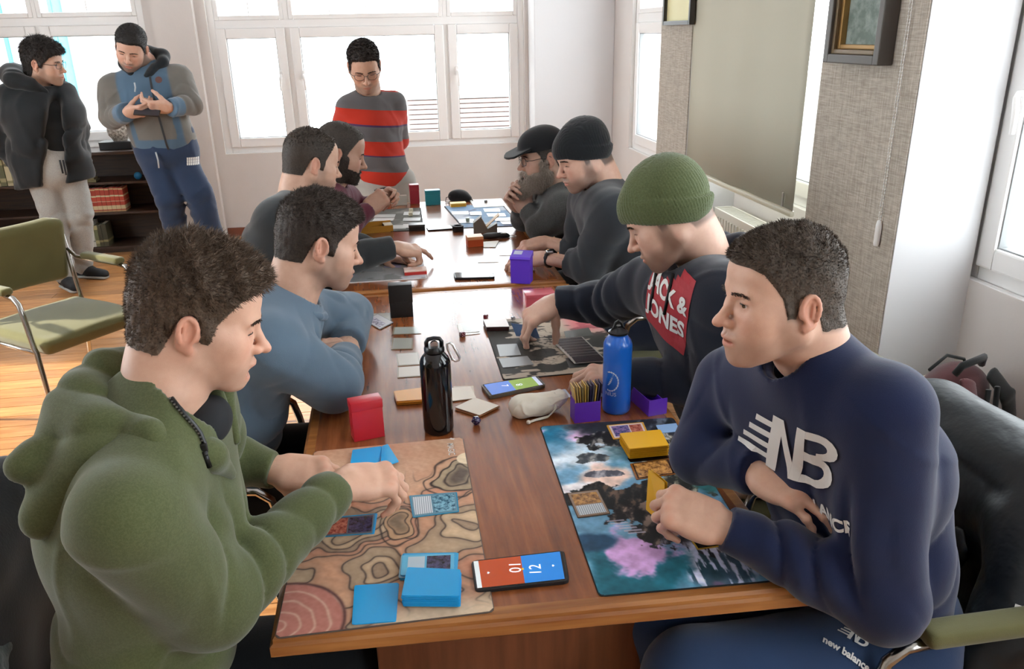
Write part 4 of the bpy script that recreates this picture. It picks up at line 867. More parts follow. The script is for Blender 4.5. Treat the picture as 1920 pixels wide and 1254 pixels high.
stack('brown backed deck at the left corner of the ink patterned mat', [(906, 599), (912, 613), (955, 612), (948, 596)], lay(.015), 18, ['#3a1d1c', '#4c2826'], seed=8, top='#a58d80', jit=.0008)
card('grey sleeved card near the left edge of the ink patterned mat, farther', [(931, 646), (937, 668), (977, 665), (969, 644)], z=lay(.0016), sleeve='#8f9292', rough=.3)
card('grey sleeved card near the left edge of the ink patterned mat, nearer', [(935, 672), (943, 689), (1001, 683), (989, 667)], z=lay(.0016), sleeve='#888b8c', rough=.3)
for k in range(8):
    y = 636+4.6*k; x = 1034+5.2*k*.9
    card('%s of eight overlapping cards fanned in a row on the ink patterned mat' % ('topmost', 'second', 'third', 'fourth', 'fifth', 'sixth', 'seventh', 'last')[k], [(x, y), (x+10, y+13), (x+72, y+8), (x+58, y-5)], z=lay(.0016+.0011*k), t=.0009, sleeve='#b9b4ac', art=[('card_frame', (.04, .96, .06, .96), '#3a3337')], group='fanned cards on the ink patterned mat')
card('dark grey card behind the fanned row', [(1057, 621), (1061, 633), (1112, 629), (1104, 614)], z=lay(.0012), sleeve='#5f605c')
card('dark grey card in front of the fanned row, by the fingertips', [(1060, 671), (1068, 690), (1131, 684), (1120, 668)], z=lay(.0012), sleeve='#4d4e4d', rough=.3)
card('white sheet-like card under the cotton pouch', [(957, 745), (968, 757), (1072, 744), (1060, 729)], z=TZ+.0011, t=.0006, sleeve='#c9cdd8')
card('white card beside the fingers, left of the blue bottle', [(1078, 735), (1090, 748), (1132, 742), (1122, 728)], z=TZ+.0034, t=.0012, sleeve='#d6d4d6')
# ------------------------------------------------------------------ things on the far table
def sbox(label, px, w, d, h, rz, m, topm=None, cat='box', name='deck_box', z=TZ+.0001, bev=.0015, lidh=.3):
    c = P(*px, z=z); e = empty(name, c, rz); tag(e, label, cat)
    m_ = MB(); m_.mm((-w/2+.0008, -d/2+.0008, 0), (w/2-.0008, d/2-.0008, h*(1-lidh)), bev); m_.build('box_body', m, e)
    m_ = MB(); m_.mm((-w/2, -d/2, h*(1-lidh)), (w/2, d/2, h), bev); m_.build('box_lid', topm or m, e); return e
CRIM = mat('crimson_card', '#8e1f2c', .4); TEAL = mat('teal_card', '#17747f', .4)
sbox('tall crimson deck box at the far end of the far table', (778, 381), .052, .05, .105, .03, CRIM)
sbox('teal deck box right of the crimson one', (812, 383), .082, .05, .080, .02, TEAL)
sbox('pale translucent box held up by cards behind the dark grey mat', (749, 384), .085, .03, .052, .05, mat('milky_plastic', '#b9b4a9', .3, Transmission_Weight=.2))
sbox('red topped deck on the grey and lilac mat', (779, 512), .088, .055, .018, .02, mat('scarlet_card', '#b12a22', .4), plain('#e3c3b4', .4), z=TZ+.0025)
sbox('black deck tray at the corner of the dark grey mat', (782, 431), .078, .05, .030, -.03, plain('#131313', .4), plain('#3a3936', .3))
sbox('orange deck box in the middle of the far table', (890, 460), .070, .060, .045, .06, mat('orange_card', '#bf4e1f', .4), plain('#e0a06c', .4))
sbox('yellow deck box lying flat in front of the black cap', (859, 387), .085, .05, .022, .03, mat('yellow_card', '#dfa432', .4), plain('#f0c874', .4), lidh=.25)
m_ = MB(); m_.lathe([(.020, 0), (.026, 0), (.027, .003), (.027, .024), (.024, .027), (.019, .027), (.018, .003), (.020, 0)], 28); o = m_.build('tape_roll', plain('#151515', .5), loc=P(859, 433, z=TZ+.0002), smooth=True, angle=40); tag(o, 'small black round tub between the two far mats', 'tub')
# yellow lined tray
c = P(700, 434, z=TZ); e = empty('card_tray', c, .15); tag(e, 'open yellow deck tray with a black end beside the dark sleeve', 'tray')
YL = mat('yellow_lining', '#c98f2a', .5)
for q0, q1, mm_ in (((-.09, -.035, 0), (.09, .035, .002), YL), ((-.09, -.035, .002), (.09, -.033, .030), YL), ((-.09, .033, .002), (.09, .035, .040), YL), ((-.09, -.033, .002), (-.088, .033, .035), YL), ((.05, -.033, .002), (.09, .033, .028), plain('#1b1b1b', .4)), ((.05, -.033, .028), (.09, .033, .032), plain('#d9d2bd', .5))):
    m_ = MB(); m_.mm(q0, q1); m_.build('tray_wall', mm_, e)
# open grey box with yellow lining
c = P(910, 434, z=TZ); e = empty('deck_box', c, -.05); tag(e, 'open grey deck box with a raised flap and yellow lining on the far table', 'box')
GB = mat('grey_card', '#6d655a', .5)
m_ = MB(); m_.prism([(-.055, 0), (.055, 0), (.055, .042), (.010, .016), (-.018, .070), (-.055, .045)], -.022, .022, Matrix.Rotation(math.pi/2, 4, 'X')); m_.build('box_body', GB, e)
m_ = MB(); m_.box((.034, 0, .052), (.085, .046, .003), Matrix.Rotation(math.radians(-42), 3, 'Y')); m_.build('box_flap', mat('yellow_flap', '#b3862f', .5), e)
m_ = MB(); m_.box((-.036, 0, .060), (.050, .046, .003), Matrix.Rotation(math.radians(-38), 3, 'Y')); m_.build('box_flap', GB, e)
# black drawstring cap / pouch
c = P(862, 377, z=TZ); V, F = fieldmesh([([ell(c+Vector((0, .02, .025)), (.058, .050, .038)), ell(c+Vector((.03, .0, .014)), (.04, .03, .016))], .03)], .004, disp=lambda x, y, z: .0035*sinn(81, 60)(x, y, z)); V[:, 2] = np.maximum(V[:, 2], TZ+.001)
me = np_mesh('black_pouch', V-np.array(c, np.float32), F); o = link('black_pouch', me, fabric('black_cloth', '#15161a', .1), loc=c); tag(o, 'soft black cloth pouch behind the flat yellow deck box', 'pouch')
m_ = MB(); m_.tube([(-.05, .0, .03), (-.075, -.01, .025), (-.080, -.02, .004), (-.06, -.03, .003)], .002, 6); m_.tube([(.04, -.02, .01), (.066, -.03, .012), (.07, -.035, .003)], .003, 6); m_.build('cord', plain('#111111', .7), o, smooth=True)
c = P(930, 446, z=TZ); V, F = fieldmesh([([ell(c+Vector((0, .0, .011)), (.050, .024, .011)), ell(c+Vector((-.03, .0, .010)), (.03, .020, .010)), ell(c+Vector((.045, .0, .008)), (.02, .014, .008))], .02)], .003, disp=lambda x, y, z: .0015*sinn(82, 90)(x, y, z)); V[:, 2] = np.maximum(V[:, 2], TZ+.001)
me = np_mesh('key_pouch', V-np.array(c, np.float32), F); o = link('key_pouch', me, plain('#141414', .6), loc=c); tag(o, 'small black key pouch with a metal ring right of the orange deck box', 'pouch')
m_ = MB(); m_.tube([(.075+.018*math.cos(t), .0+.018*math.sin(t), .004) for t in [k*math.pi/8 for k in range(16)]], .0018, 6, closed=True); m_.build('key_ring', mat('ring_steel', '#b8b0a4', .3, 1), o, smooth=True)
m_ = MB(); m_.mm((.02, -.012, .018), (.045, .004, .024), .002); m_.build('key_tag', plain('#d5cfc6', .4), o)
card('white note beside the orange deck box', [(904, 453), (907, 463), (929, 463), (935, 451)], z=TZ+.003, t=.0025, sleeve='#dcd8cc', rough=.4)
card('white tray-like sheet with black rim between the far mats', [(799, 424), (803, 431), (852, 428), (846, 421)], z=TZ+.006, t=.005, sleeve='#161616', art=[('sheet', (.03, .97, .05, .95), '#d8d8d4')])
card('white paper sheet at the far right corner of the far table', [(880, 374), (889, 389), (946, 386), (932, 373)], z=TZ+.0045, t=.0012, sleeve='#e2e1dd', rough=.5)
d6('tiny black die on the white paper sheet', (911, 380), .014, plain('#1a1a1a', .3), .2, TZ+.0045)
def rows(label, grp, L, col, dz=.0016):
    names = ('leftmost', 'second', 'third', 'fourth', 'fifth', 'sixth', 'seventh', 'eighth', 'ninth', 'tenth', 'eleventh')
    for k, (x, y, w, h, s) in enumerate(L):
        card(label % names[k], [(x, y), (x-s, y+h), (x+w-s*.8, y+h-.5), (x+w, y-.5)], z=lay(dz+.0009*(k % 3)), t=.0008, sleeve=col[k % len(col)], rough=.3, group=grp)
rows('white card on the dark grey far mat, %s counting from the left', 'white cards on the dark grey mat', [(693, 416, 32, 8, 5), (702, 409, 38, 5, 4), (700, 402, 42, 6, 3), (730, 422, 34, 7, 4), (756, 420, 32, 7, 1), (757, 408, 32, 6, 2), (758, 397, 30, 6, 2)], ['#c9ccca', '#d6d8d5', '#b9bcb9'])
rows('card on the pale blue far mat, %s counting from the left', 'cards on the pale blue mat', [(846, 396, 32, 6, -2), (858, 411, 30, 7, -3), (880, 397, 22, 6, -2), (906, 391, 30, 6, -3), (912, 400, 34, 6, -4), (925, 408, 32, 6, -4), (934, 412, 22, 8, -9)], ['#dadcd8', '#c5c8cc', '#e4e2da', '#cfcba8'])
for i, (px, lab) in enumerate([((770, 405), 'nearer'), ((771, 398), 'farther')]): d6('cream counter die on the dark grey mat, %s of two' % lab, px, .020, plain('#c9bfa0', .3), .1, TZ+.004)
d6('pale green die on the pale blue mat', (877, 415), .017, plain('#8d9a86', .3), .1, TZ+.004)
card('long sleeved card lying across the grey and lilac mat', [(670, 500), (668, 508), (718, 508), (716, 500)], z=lay(.0016), sleeve='#9b9da0'); card('lilac tinted card in the middle of the grey and lilac mat', [(722, 492), (720, 501), (752, 501), (752, 492)], z=lay(.0016), sleeve='#a6a5c8')
card('clear sleeved card by the pointing hand', [(750, 481), (750, 492), (783, 491), (781, 479)], z=lay(.0016), sleeve='#b9b8bb')
card('white token card under the pointing finger', [(776, 461), (776, 465), (789, 465), (788, 461)], z=TZ+.004, t=.003, sleeve='#b9bab6')
card('pale card near the dark sleeved man\'s hands, left of two', [(938, 473), (936, 479), (962, 478), (962, 472)], z=TZ+.0014, sleeve='#cfc5b0'); card('pale card sticking out behind the upright purple deck box', [(992, 497), (994, 506), (1003, 506), (999, 496)], z=TZ+.0014, sleeve='#d9d2bf')
card('pale card lying flat on the bare far table', [(897, 485), (896, 492), (935, 491), (934, 484)], z=TZ+.0014, sleeve='#cbbfa9', rough=.3)
# ------------------------------------------------------------------ people
def frame(fwd, roll=0.0, up=(0, 0, 1)):
    """3x3 numpy, columns right / forward / up"""
    f = Vector(fwd).normalized(); r = f.cross(Vector(up)).normalized(); u = r.cross(f)
    if roll:
        q = Matrix.Rotation(math.radians(roll), 3, f); r = q @ r; u = q @ u
    return np.array([r, f, u], dtype=np.float32).T
def lerpc(c, d, m): return c+(np.array(d, dtype=np.float32)-c)*m[:, None]
HLY = [-.13, -.046, -.034, -.026, .004, .010, .026, .032, .048, .062, .078, .1]
HLZ = [-.062, -.056, -.02, .010, .012, -.022, -.024, .012, .036, .056, .066, .070]
def hairmask(V, hy=HLY, hz=HLZ, soft=.008):
    m = sst(-soft, soft, V[:, 2]-np.interp(V[:, 1], hy, hz))
    ear = (np.abs(V[:, 0]) > .0768) & (V[:, 1] > -.036) & (V[:, 1] < .016) & (V[:, 2] > -.06) & (V[:, 2] < .019)
    m[ear] = 0; return m
def cheekmid(ax, y, z): return np.exp(-(((ax-.040)/.016)**2+((z+.055)/.016)**2))*(y > .04)
class Person:
    def __init__(s, name, label, base, group=None, cat='person'):
        s.name, s.label, s.base, s.group = name, label, Vector(base), group
        s.parts = []; s.VF = []; s.root = None
    def core(s, V, F, col): s.VF.append((V, F, col))
    def finish(s):
        o = 0; Vs, Fs, Cs = [], [], []
        for V, F, c in s.VF: Vs.append(V); Fs.append(F+o); Cs.append(np.broadcast_to(np.asarray(c, np.float32), (len(V), 3))); o += len(V)
        me = np_mesh(s.name, np.concatenate(Vs)-np.array(s.base, np.float32), np.concatenate(Fs), np.concatenate(Cs))
        s.root = link(s.name, me, SKIN, loc=s.base); tag(s.root, s.label, 'person', s.group)
        for a in s.parts: s._add(*a)
        return s
    def _add(s, name, V, F, m, col, label):
        me = np_mesh(name, V-np.array(s.base, np.float32), F, col); o = link(name, me, m, s.root)
        if label: o['label'] = label
        return o
    def add(s, name, V, F, m, col=None, label=None):
        if s.root: return s._add(name, V, F, m, col, label)
        s.parts.append((name, V, F, m, col, label))
def head(p, c, fwd, nb, roll=0, sc=1.0, res=.0028, skin=(0.62, .40, .30), lid=0.0, mouth=0.0, stubble=0.3, stub_col=(.16, .12, .10),
         nose=1.0, hair='#1d1510', top=.022, side=.008, nstr=6000, slen=.014, flow=(0, .3, -.3), hy=HLY, hz=HLZ, buzz=0.0, beard=None, glasses=None,
         brow='#1a120d', browl=.010, wide=1.0, fluff=.004, gaze=(0, 1, -.3), hair_on=True, eyecol=(.10, .06, .03), up=(0, 0, 1), ears=True):
    M = frame(fwd, roll, up); c = A3(c); S = sc
    toL = lambda q: (M.T @ (A3(q)-c))/S
    toW = lambda V: (V*S) @ M.T+c
    nbl = toL(nb); W = wide
    G = Grid((-.105, -.14, min(-.155, nbl[2]-.06)), (.105, .145, .13), res/S)
    G.lo[0] = -.105; lo2 = np.minimum(G.lo, nbl-.065); hi2 = np.maximum(np.array([.105, .14, .13]), nbl+.065); G = Grid(lo2, hi2, res/S)
    a = G.add
    a(ell((0, -.014, .030), (.0755*W, .095, .086)), .02)
    a(ell((0, .030, -.034), (.057*W, .059, .080)), .03)
    a(ell((0, .050, .042), (.058*W, .040, .050)), .03)
    for s in (-1, 1):
        a(cap((s*.056*W, -.004, -.056), (s*.021*W, .066, -.103), .016, .015), .028)
        a(ell((s*.042*W, .056, -.026), (.024, .026, .024)), .03)
        a(ell((s*.034*W, .058, -.058), (.022, .024, .030)), .03)
        a(cap((s*.012, .085, .013), (s*.040*W, .075, .015), .0105, .009), .014)
        a(cap((s*.050*W, .02, -.02), (s*.054*W, .0, -.052), .016, .015), .03)
    a(ell((0, .079, -.104), (.019, .017, .017)), .020)
    a(ell((0, .076, -.070), (.031, .024, .030)), .02)
    a(cap((0, -.010, -.055), (nbl[0]*.4, -.02+nbl[1]*.4, nbl[2]*.5-.03), .052*W, .055), .02)
    a(cap((0, -.030, -.04), tuple(nbl), .056, .062), .03)
    a(cap((0, -.060, -.01), (nbl[0], nbl[1]-.01, nbl[2]), .038, .058), .03)
    # eye sockets, then lids
    for s in (-1, 1):
        a(ell((s*.031, .103, -.004), (.019, .018, .013)), .014, sub=True)
    a(cap((0, .087, .004), (0, .109, -.030), .0070, .0090), .012)
    a(ell((0, .113+.006*(nose-1), -.037), (.0105, .0125, .0095)), .009)
    for s in (-1, 1):
        a(ell((s*.0125, .100, -.040), (.0078, .0105, .0078)), .006)
        a(ell((s*.007, .106, -.0475), (.0034, .006, .0040)), .002, sub=True)
        a(ell((s*.031, .0735, -.003), (.0152, .0142, .0142)), .003)
        a(ell((s*.0205, .0760, -.022), (.013, .0145, .013)), .012); a(ell((s*.0160, .0770, -.004), (.0060, .0105, .011)), .006)
        # lid crease and opening
        lz = -.003-.004*(1-lid)
        a(ell((s*.0330, .0885, lz), (.0112, .0085, .0010+.0034*lid)), .0012, sub=True)
        a(ell((s*.031, .0885, .0055+.001*lid), (.0125, .004, .0010)), .0025, sub=True)
    # lips
    mo = mouth*.010
    a(ell((0, .0935, -.0655), (.0235, .0130, .0064)), .006)
    a(ell((0, .0915-.003*mouth, -.0772-mo), (.0200, .0130, .0076)), .006)
    a(ell((0, .1035, -.0710-mo*.5), (.0225, .010+.012*mouth, .0011+mo*.62)), .0018, sub=True)
    a(ell((0, .103, -.0545), (.003, .004, .008)), .004, sub=True)
    # ears
    for s in ((-1, 1) if ears else ()):
        t = math.radians(-12)
        R = np.array([[1, 0, 0], [0, math.cos(t), math.sin(t)], [0, -math.sin(t), math.cos(t)]])
        R = np.array([[math.cos(.35*s), -math.sin(.35*s)*-1*-1, 0], [math.sin(.35*s), math.cos(.35*s), 0], [0, 0, 1]]) @ R
        ec = (s*.0785*W, -.011, -.014)
        a(ell(ec, (.0065, .0175, .0300), R), .006)
        a(ell((s*.0875*W, -.0085, -.010), (.0085, .0115, .0215), R), .0025, sub=True)
        hx = [(s*(.0765+.0085*math.sin(q))*W, -.004+.016*math.cos(q)*1.0-.004*math.sin(q)-.003, -.010+.0265*math.sin(q)) for q in [math.radians(t) for t in range(-20, 236, 23)]]
        hx = [(s*(.080+.006*max(0, -math.cos(math.radians(t))))*W, -.008+.0150*math.cos(math.radians(t))-.004*math.sin(math.radians(t)), -.012+.0265*math.sin(math.radians(t))) for t in range(0, 231, 21)]
        for A_, B_ in zip(hx, hx[1:]): a(cap(A_, B_, .0036, .0036), .003)
        a(cap((s*.0815*W, -.016, .004), (s*.082*W, -.013, -.022), .0028, .003), .003)
        a(ell((s*.0805*W, -.003, -.039), (.005, .008, .0085)), .005)
        a(ell((s*.0805*W, .006, -.017), (.0045, .004, .0065)), .004)
    V, F = G.mesh(); V0 = V.astype(np.float32)
    N = vnormals(V0, F); x, y, z = V0.T; ax = np.abs(x)
    col = np.tile(np.array(skin, np.float32), (len(V0), 1)); sk = np.array(skin)
    red = sk*np.array([1.05, .66, .60])
    cheek = np.exp(-(((ax-.042)/.020)**2+((z+.032)/.022)**2))*(y > .03); col = lerpc(col, red, cheek*.30)
    nos = np.exp(-((x/.016)**2+((z+.038)/.014)**2))*(y > .095); col = lerpc(col, red, nos*.40)
    ear = sst(.0745, .081, ax/W)*np.exp(-((y+.010)/.030)**4-((z+.014)/.040)**4); col = lerpc(col, red, ear*.5)
    eyes = np.exp(-(((ax-.031)/.016)**2+((z+.004)/.011)**2))*(y > .06); col = lerpc(col, sk*np.array([.80, .62, .58]), eyes*.5)
    hm = hairmask(V0, hy, hz)
    low = sst(-.046, -.074, z)*sst(-.030, .012, y)+sst(.012, -.03, z)*sst(-.002, .012, y)*sst(.050, .030, y)*sst(.035, .055, ax)
    must = np.exp(-((z+.057)/.008)**2)*sst(.038, .020, ax)*sst(.065, .085, y)
    low = low*(1-.75*cheekmid(ax, y, z)); st = np.clip(np.maximum(low*sst(-.140, -.112, z), must), 0, 1)
    col = lerpc(col, stub_col, st*stubble)
    lips = np.exp(-((z+.0715+mo*.4)/(.0088+mo*.5-.15*np.minimum(ax, .03)))**4)*sst(.028, .015, ax)*(y > .083); col = lerpc(col, sk*np.array([.92, .56, .54]), np.clip(lips, 0, 1)*.75)
    if mouth > 0: col = lerpc(col, (.05, .012, .012), ((np.abs(z+.071+mo*.5) < mo*.62) & (ax < .02) & (y < .094) & (y > .06)).astype(float))
    hc = np.array(srgb(hair)); col = lerpc(col, hc*1.1+.01, hm*(.9 if hair_on else buzz))
    seam = np.exp(-((z+.0045+.003*(1-lid)-.0045*lid)/.0013)**2)*(np.abs(ax-.0335) < .0115)*(y > .066)*(y < .0895)
    col = lerpc(col, (.03, .02, .018), np.clip(seam, 0, 1)*.8)
    p.core(toW(V0), F, col)
    bv = BVHTree.FromPolygons([tuple(v) for v in V0], [tuple(q) for q in F[:, :]]) if (brow or glasses) else None
    # eyes
    gl = nrm(gaze)
    for s in (-1, 1):
        u = np.linspace(0, math.pi, 13); v = np.linspace(0, 2*math.pi, 17)[:-1]; T = frame(gl)
        pv = np.array([[math.sin(i)*math.cos(j), math.cos(i), math.sin(i)*math.sin(j)] for i in u for j in v], np.float32)
        ev = (pv*.0126) @ T.T+np.array([s*.031, .0735, -.003], np.float32)
        fq = np.array([[i*16+j, i*16+(j+1) % 16, (i+1)*16+(j+1) % 16, (i+1)*16+j] for i in range(12) for j in range(16)])
        ang = np.arccos(np.clip(pv[:, 1], -1, 1)); ec = np.tile(np.array([.72, .68, .65], np.float32), (len(ev), 1))
        ec[ang < .54] = eyecol; ec[ang < .26] = (.006, .006, .006)
        p.add('eye', toW(ev), fq, EYE, ec)
        lb = MB(); zt = -.003-.004*(1-lid)+(.0010+.0034*lid)*.9
        lb.tube([(s*(.031+.0148*math.sin(t)), .0735+.0146*math.cos(t)+.0004, zt*1.0+.0006-(.0026+.0022*lid)*(t/1.05)**2) for t in [(-.62 if s > 0 else -1.2)+1.82*k/10 for k in range(11)]], [.0004]+[.0008]*9+[.0004], 5)
        bmesh.ops.triangulate(lb.bm, faces=lb.bm.faces[:]); lb.bm.verts.index_update(); lv = np.array([v.co for v in lb.bm.verts], np.float32); lf = np.array([[v.index for v in q.verts] for q in lb.bm.faces]); lb.bm.free()
        p.add('eyelashes', toW(lv), lf, hair_mat_cached('#120c08'))
    # brows
    if brow:
        r = np.random.default_rng(5); n = int(170*(.0028/res)**.5); bp, bn, bf = [], [], []
        for i in range(n):
            s = 1 if i % 2 else -1; t = r.random(); xx = s*(.010+.038*t); zz = .0135+.0055*math.sin(t*2.2)-.004*t+r.normal()*.0016*(1-t*.5)
            h = bv.ray_cast(Vector((xx, .16, zz)), Vector((0, -1, 0)))
            if h[0]: bp.append(h[0]); bn.append(h[1]); bf.append((s*1.2, 0, .15-.5*t))
        if bp:
            bp, bn, bf = (np.array(q, dtype=np.float32) for q in (bp, bn, bf)); bV, bF = strands(bp, bn*.25, bf, np.full(len(bp), browl), wid=.0007+.0003*(res > .003), jit=.18)
            p.add('eyebrow', toW(bV.astype(np.float32)), bF, hair_mat_cached(brow))
    # hair shell and strands
    if hair_on:
        s1 = sst(.02, .085, z)*(1-sst(-.03, -.1, y)*.5); th = (side+(top-side)*s1)*(.25+.75*sst(-.075, .0, z)*1.0)
        n1, n2 = sinn(11, 120), sinn(12, 260)
        th = th+fluff*(n1(x, y, z)*.7+n2(x, y, z)*.4)*s1+fluff*.25*n2(x*1.5, y, z)
        Vh = V0+N*(np.maximum(th, .0005)*hm-.0012*(1-hm))[:, None]; kf = (hm[F] > .02).all(1)
        Vc, Fc, _u = compact(Vh, F, kf); hm2 = hm[_u]
        hm_m = hair_mat_cached(hair)
        Pn, vi = sample_surface(Vc, Fc, nstr, hm2**2)
        Nn = vnormals(Vc, Fc)[vi]; s2 = sst(.02, .085, Pn[:, 2]); L = (slen*(.35+.65*s2))
        sV, sF = strands(Pn, Nn*.8, np.tile(np.array(flow, np.float32), (nstr, 1))*(1+0*Nn), L, wid=.00055 if res < .003 else .001, seed=8)
        Va = np.concatenate([toW(Vc), toW(sV.astype(np.float32))]); Ft = np.concatenate([Fc[:, [0, 1, 2]], Fc[:, [0, 2, 3]]])
        p.add('hair', Va, np.concatenate([Ft, sF+len(Vc)]), hm_m)
    if beard:
        bl, bt, bc, nb_ = beard
        bm_ = np.clip(np.maximum(low*sst(-.125, -.11, z), must*.8), 0, 1)*(1-np.clip(lips, 0, 1))
        chinw = np.exp(-((x/.035)**2))*sst(-.06, -.1, z)
        d = N+np.array([0, .1, -1.0], np.float32)*chinw[:, None]; d /= np.linalg.norm(d, axis=1)[:, None]
        Vh = V0+d*((bt+(bl*chinw))*bm_-.0012*(1-bm_))[:, None]+(N*(sinn(4, 200)(x, y, z)*bt*.25*bm_)[:, None])
        Vc, Fc, _u = compact(Vh, F, (bm_[F] > .25).all(1)); Pn, vi = sample_surface(Vc, Fc, nb_, np.ones(len(Vc)))
        Nn = vnormals(Vc, Fc)[vi]; sV, sF = strands(Pn, Nn*.7, np.tile(np.array([0, .2, -.9], np.float32), (nb_, 1)), np.full(nb_, .006+bl*.3), wid=.0007, seed=9)
        Ft = np.concatenate([Fc[:, [0, 1, 2]], Fc[:, [0, 2, 3]]])
        p.add('beard', np.concatenate([toW(Vc), toW(sV.astype(np.float32))]), np.concatenate([Ft, sF+len(Vc)]), hair_mat_cached(bc))
    if glasses:
        g = MB(); zc = -.004; yy = .104
        for s in (-1, 1):
            g.tube([(s*.033+.0245*math.copysign(abs(math.cos(t))**.7, math.cos(t)), yy-abs(math.cos(t))*.002-(.006 if math.cos(t)*s > .5 else 0), zc+.0175*math.copysign(abs(math.sin(t))**.7, math.sin(t))) for t in [k*math.pi/10 for k in range(20)]], .0013, 6, closed=True)
            g.tube([(s*.057, yy-.008, zc+.006), (s*.074, .075, zc+.004), (s*.0815, -.006, zc+.006), (s*.080, -.03, zc-.012)], .0015, 6)
        g.tube([(-.0095, yy, zc+.004), (0, yy+.003, zc+.007), (.0095, yy, zc+.004)], .0013, 6)
        me = bpy.data.meshes.new('glasses'); g.bm.transform(Matrix.Translation(Vector(c.tolist())) @ Matrix(M.tolist()).to_4x4() @ Matrix.Scale(S, 4))
        bmesh.ops.triangulate(g.bm, faces=g.bm.faces[:]); g.bm.to_mesh(me); g.bm.free()
        gv = np.array([v.co for v in me.vertices], np.float32); gf = np.array([q.vertices[:] for q in me.polygons])
        p.add('glasses', gv, gf, glasses)
    return dict(M=M, c=c, S=S, toW=toW, toL=toL)
_hm = {}
def hair_mat_cached(c):
    if c not in _hm: _hm[c] = hair_mat('hair_'+c.lstrip('#'), c)
    return _hm[c]
EYE = mat('eyeball', (.7, .7, .7), .08, spec=.8)
_a = nd(EYE, 'ShaderNodeAttribute'); _a.attribute_name = 'Col'; lk(EYE, _a.outputs['Color'], bsdf(EYE).inputs['Base Color'])
def xform_prims(prims, M, c, S): pass
def headpart(p, H, name, prims, k, res, m, cuts=(), disp=None, label=None, col=None):
    V, F = fieldmesh([(prims, k)], res/H['S'], disp=disp, cuts=cuts)
    return p.add(name, H['toW'](V), F, m, col, label)
def beanie(p, H, m, res=.004, top=.125, tilt=.35, slouch=0.0, label=None, cuff=.052, z0=.02):
    """knitted cap with a turned-up cuff, in head space"""
    ct, st = math.cos(tilt), math.sin(tilt)
    # plane through the brow, tilted down towards the nape
    def plane(zo): return lambda x, y, z: -(z*ct+y*st*1.0-zo), np.array([-.2, -.2, -.2], np.float32), np.array([.2, .2, .25], np.float32)
    def below(zo):
        f, lo, hi = plane(zo); return (lambda x, y, z: (z*ct-y*st)-zo, lo, hi)
    dome = [ell((0, .043, .044), (.064, .054, .058)), ell((0, -.011, .034), (.084, .1075, .092)), ell((0, -.026-slouch*.3, .072+slouch*.5), (.066, .078, top-.058))]
    rib = lambda x, y, z: .0010*np.sin(np.arctan2(x, y+.016)*72)+.0022*sinn(21, 45)(x, y, z)
    G = Grid((-.115, -.15, -.12), (.115, .12, .22), res/H['S'])
    for d in dome: G.add(d, .03)
    G.add(below(z0-.012), .006, sub=True)
    K = Grid(G.lo, (.115, .12, .22), res/H['S'])
    K.add(ell((0, -.011, .030), (.0900, .1150, .108)), 0)
    K.add(below(z0-.018), .004, sub=True)
    f, lo, hi = plane(0); K.add((lambda x, y, z: -((z*ct-y*st)-(z0+cuff-.018)), lo, hi), .008, sub=True)
    G.D = smin(G.D, K.D, .004); G.disp(rib); V, F = G.mesh()
    return p.add('beanie', H['toW'](V), F, m, None, label)
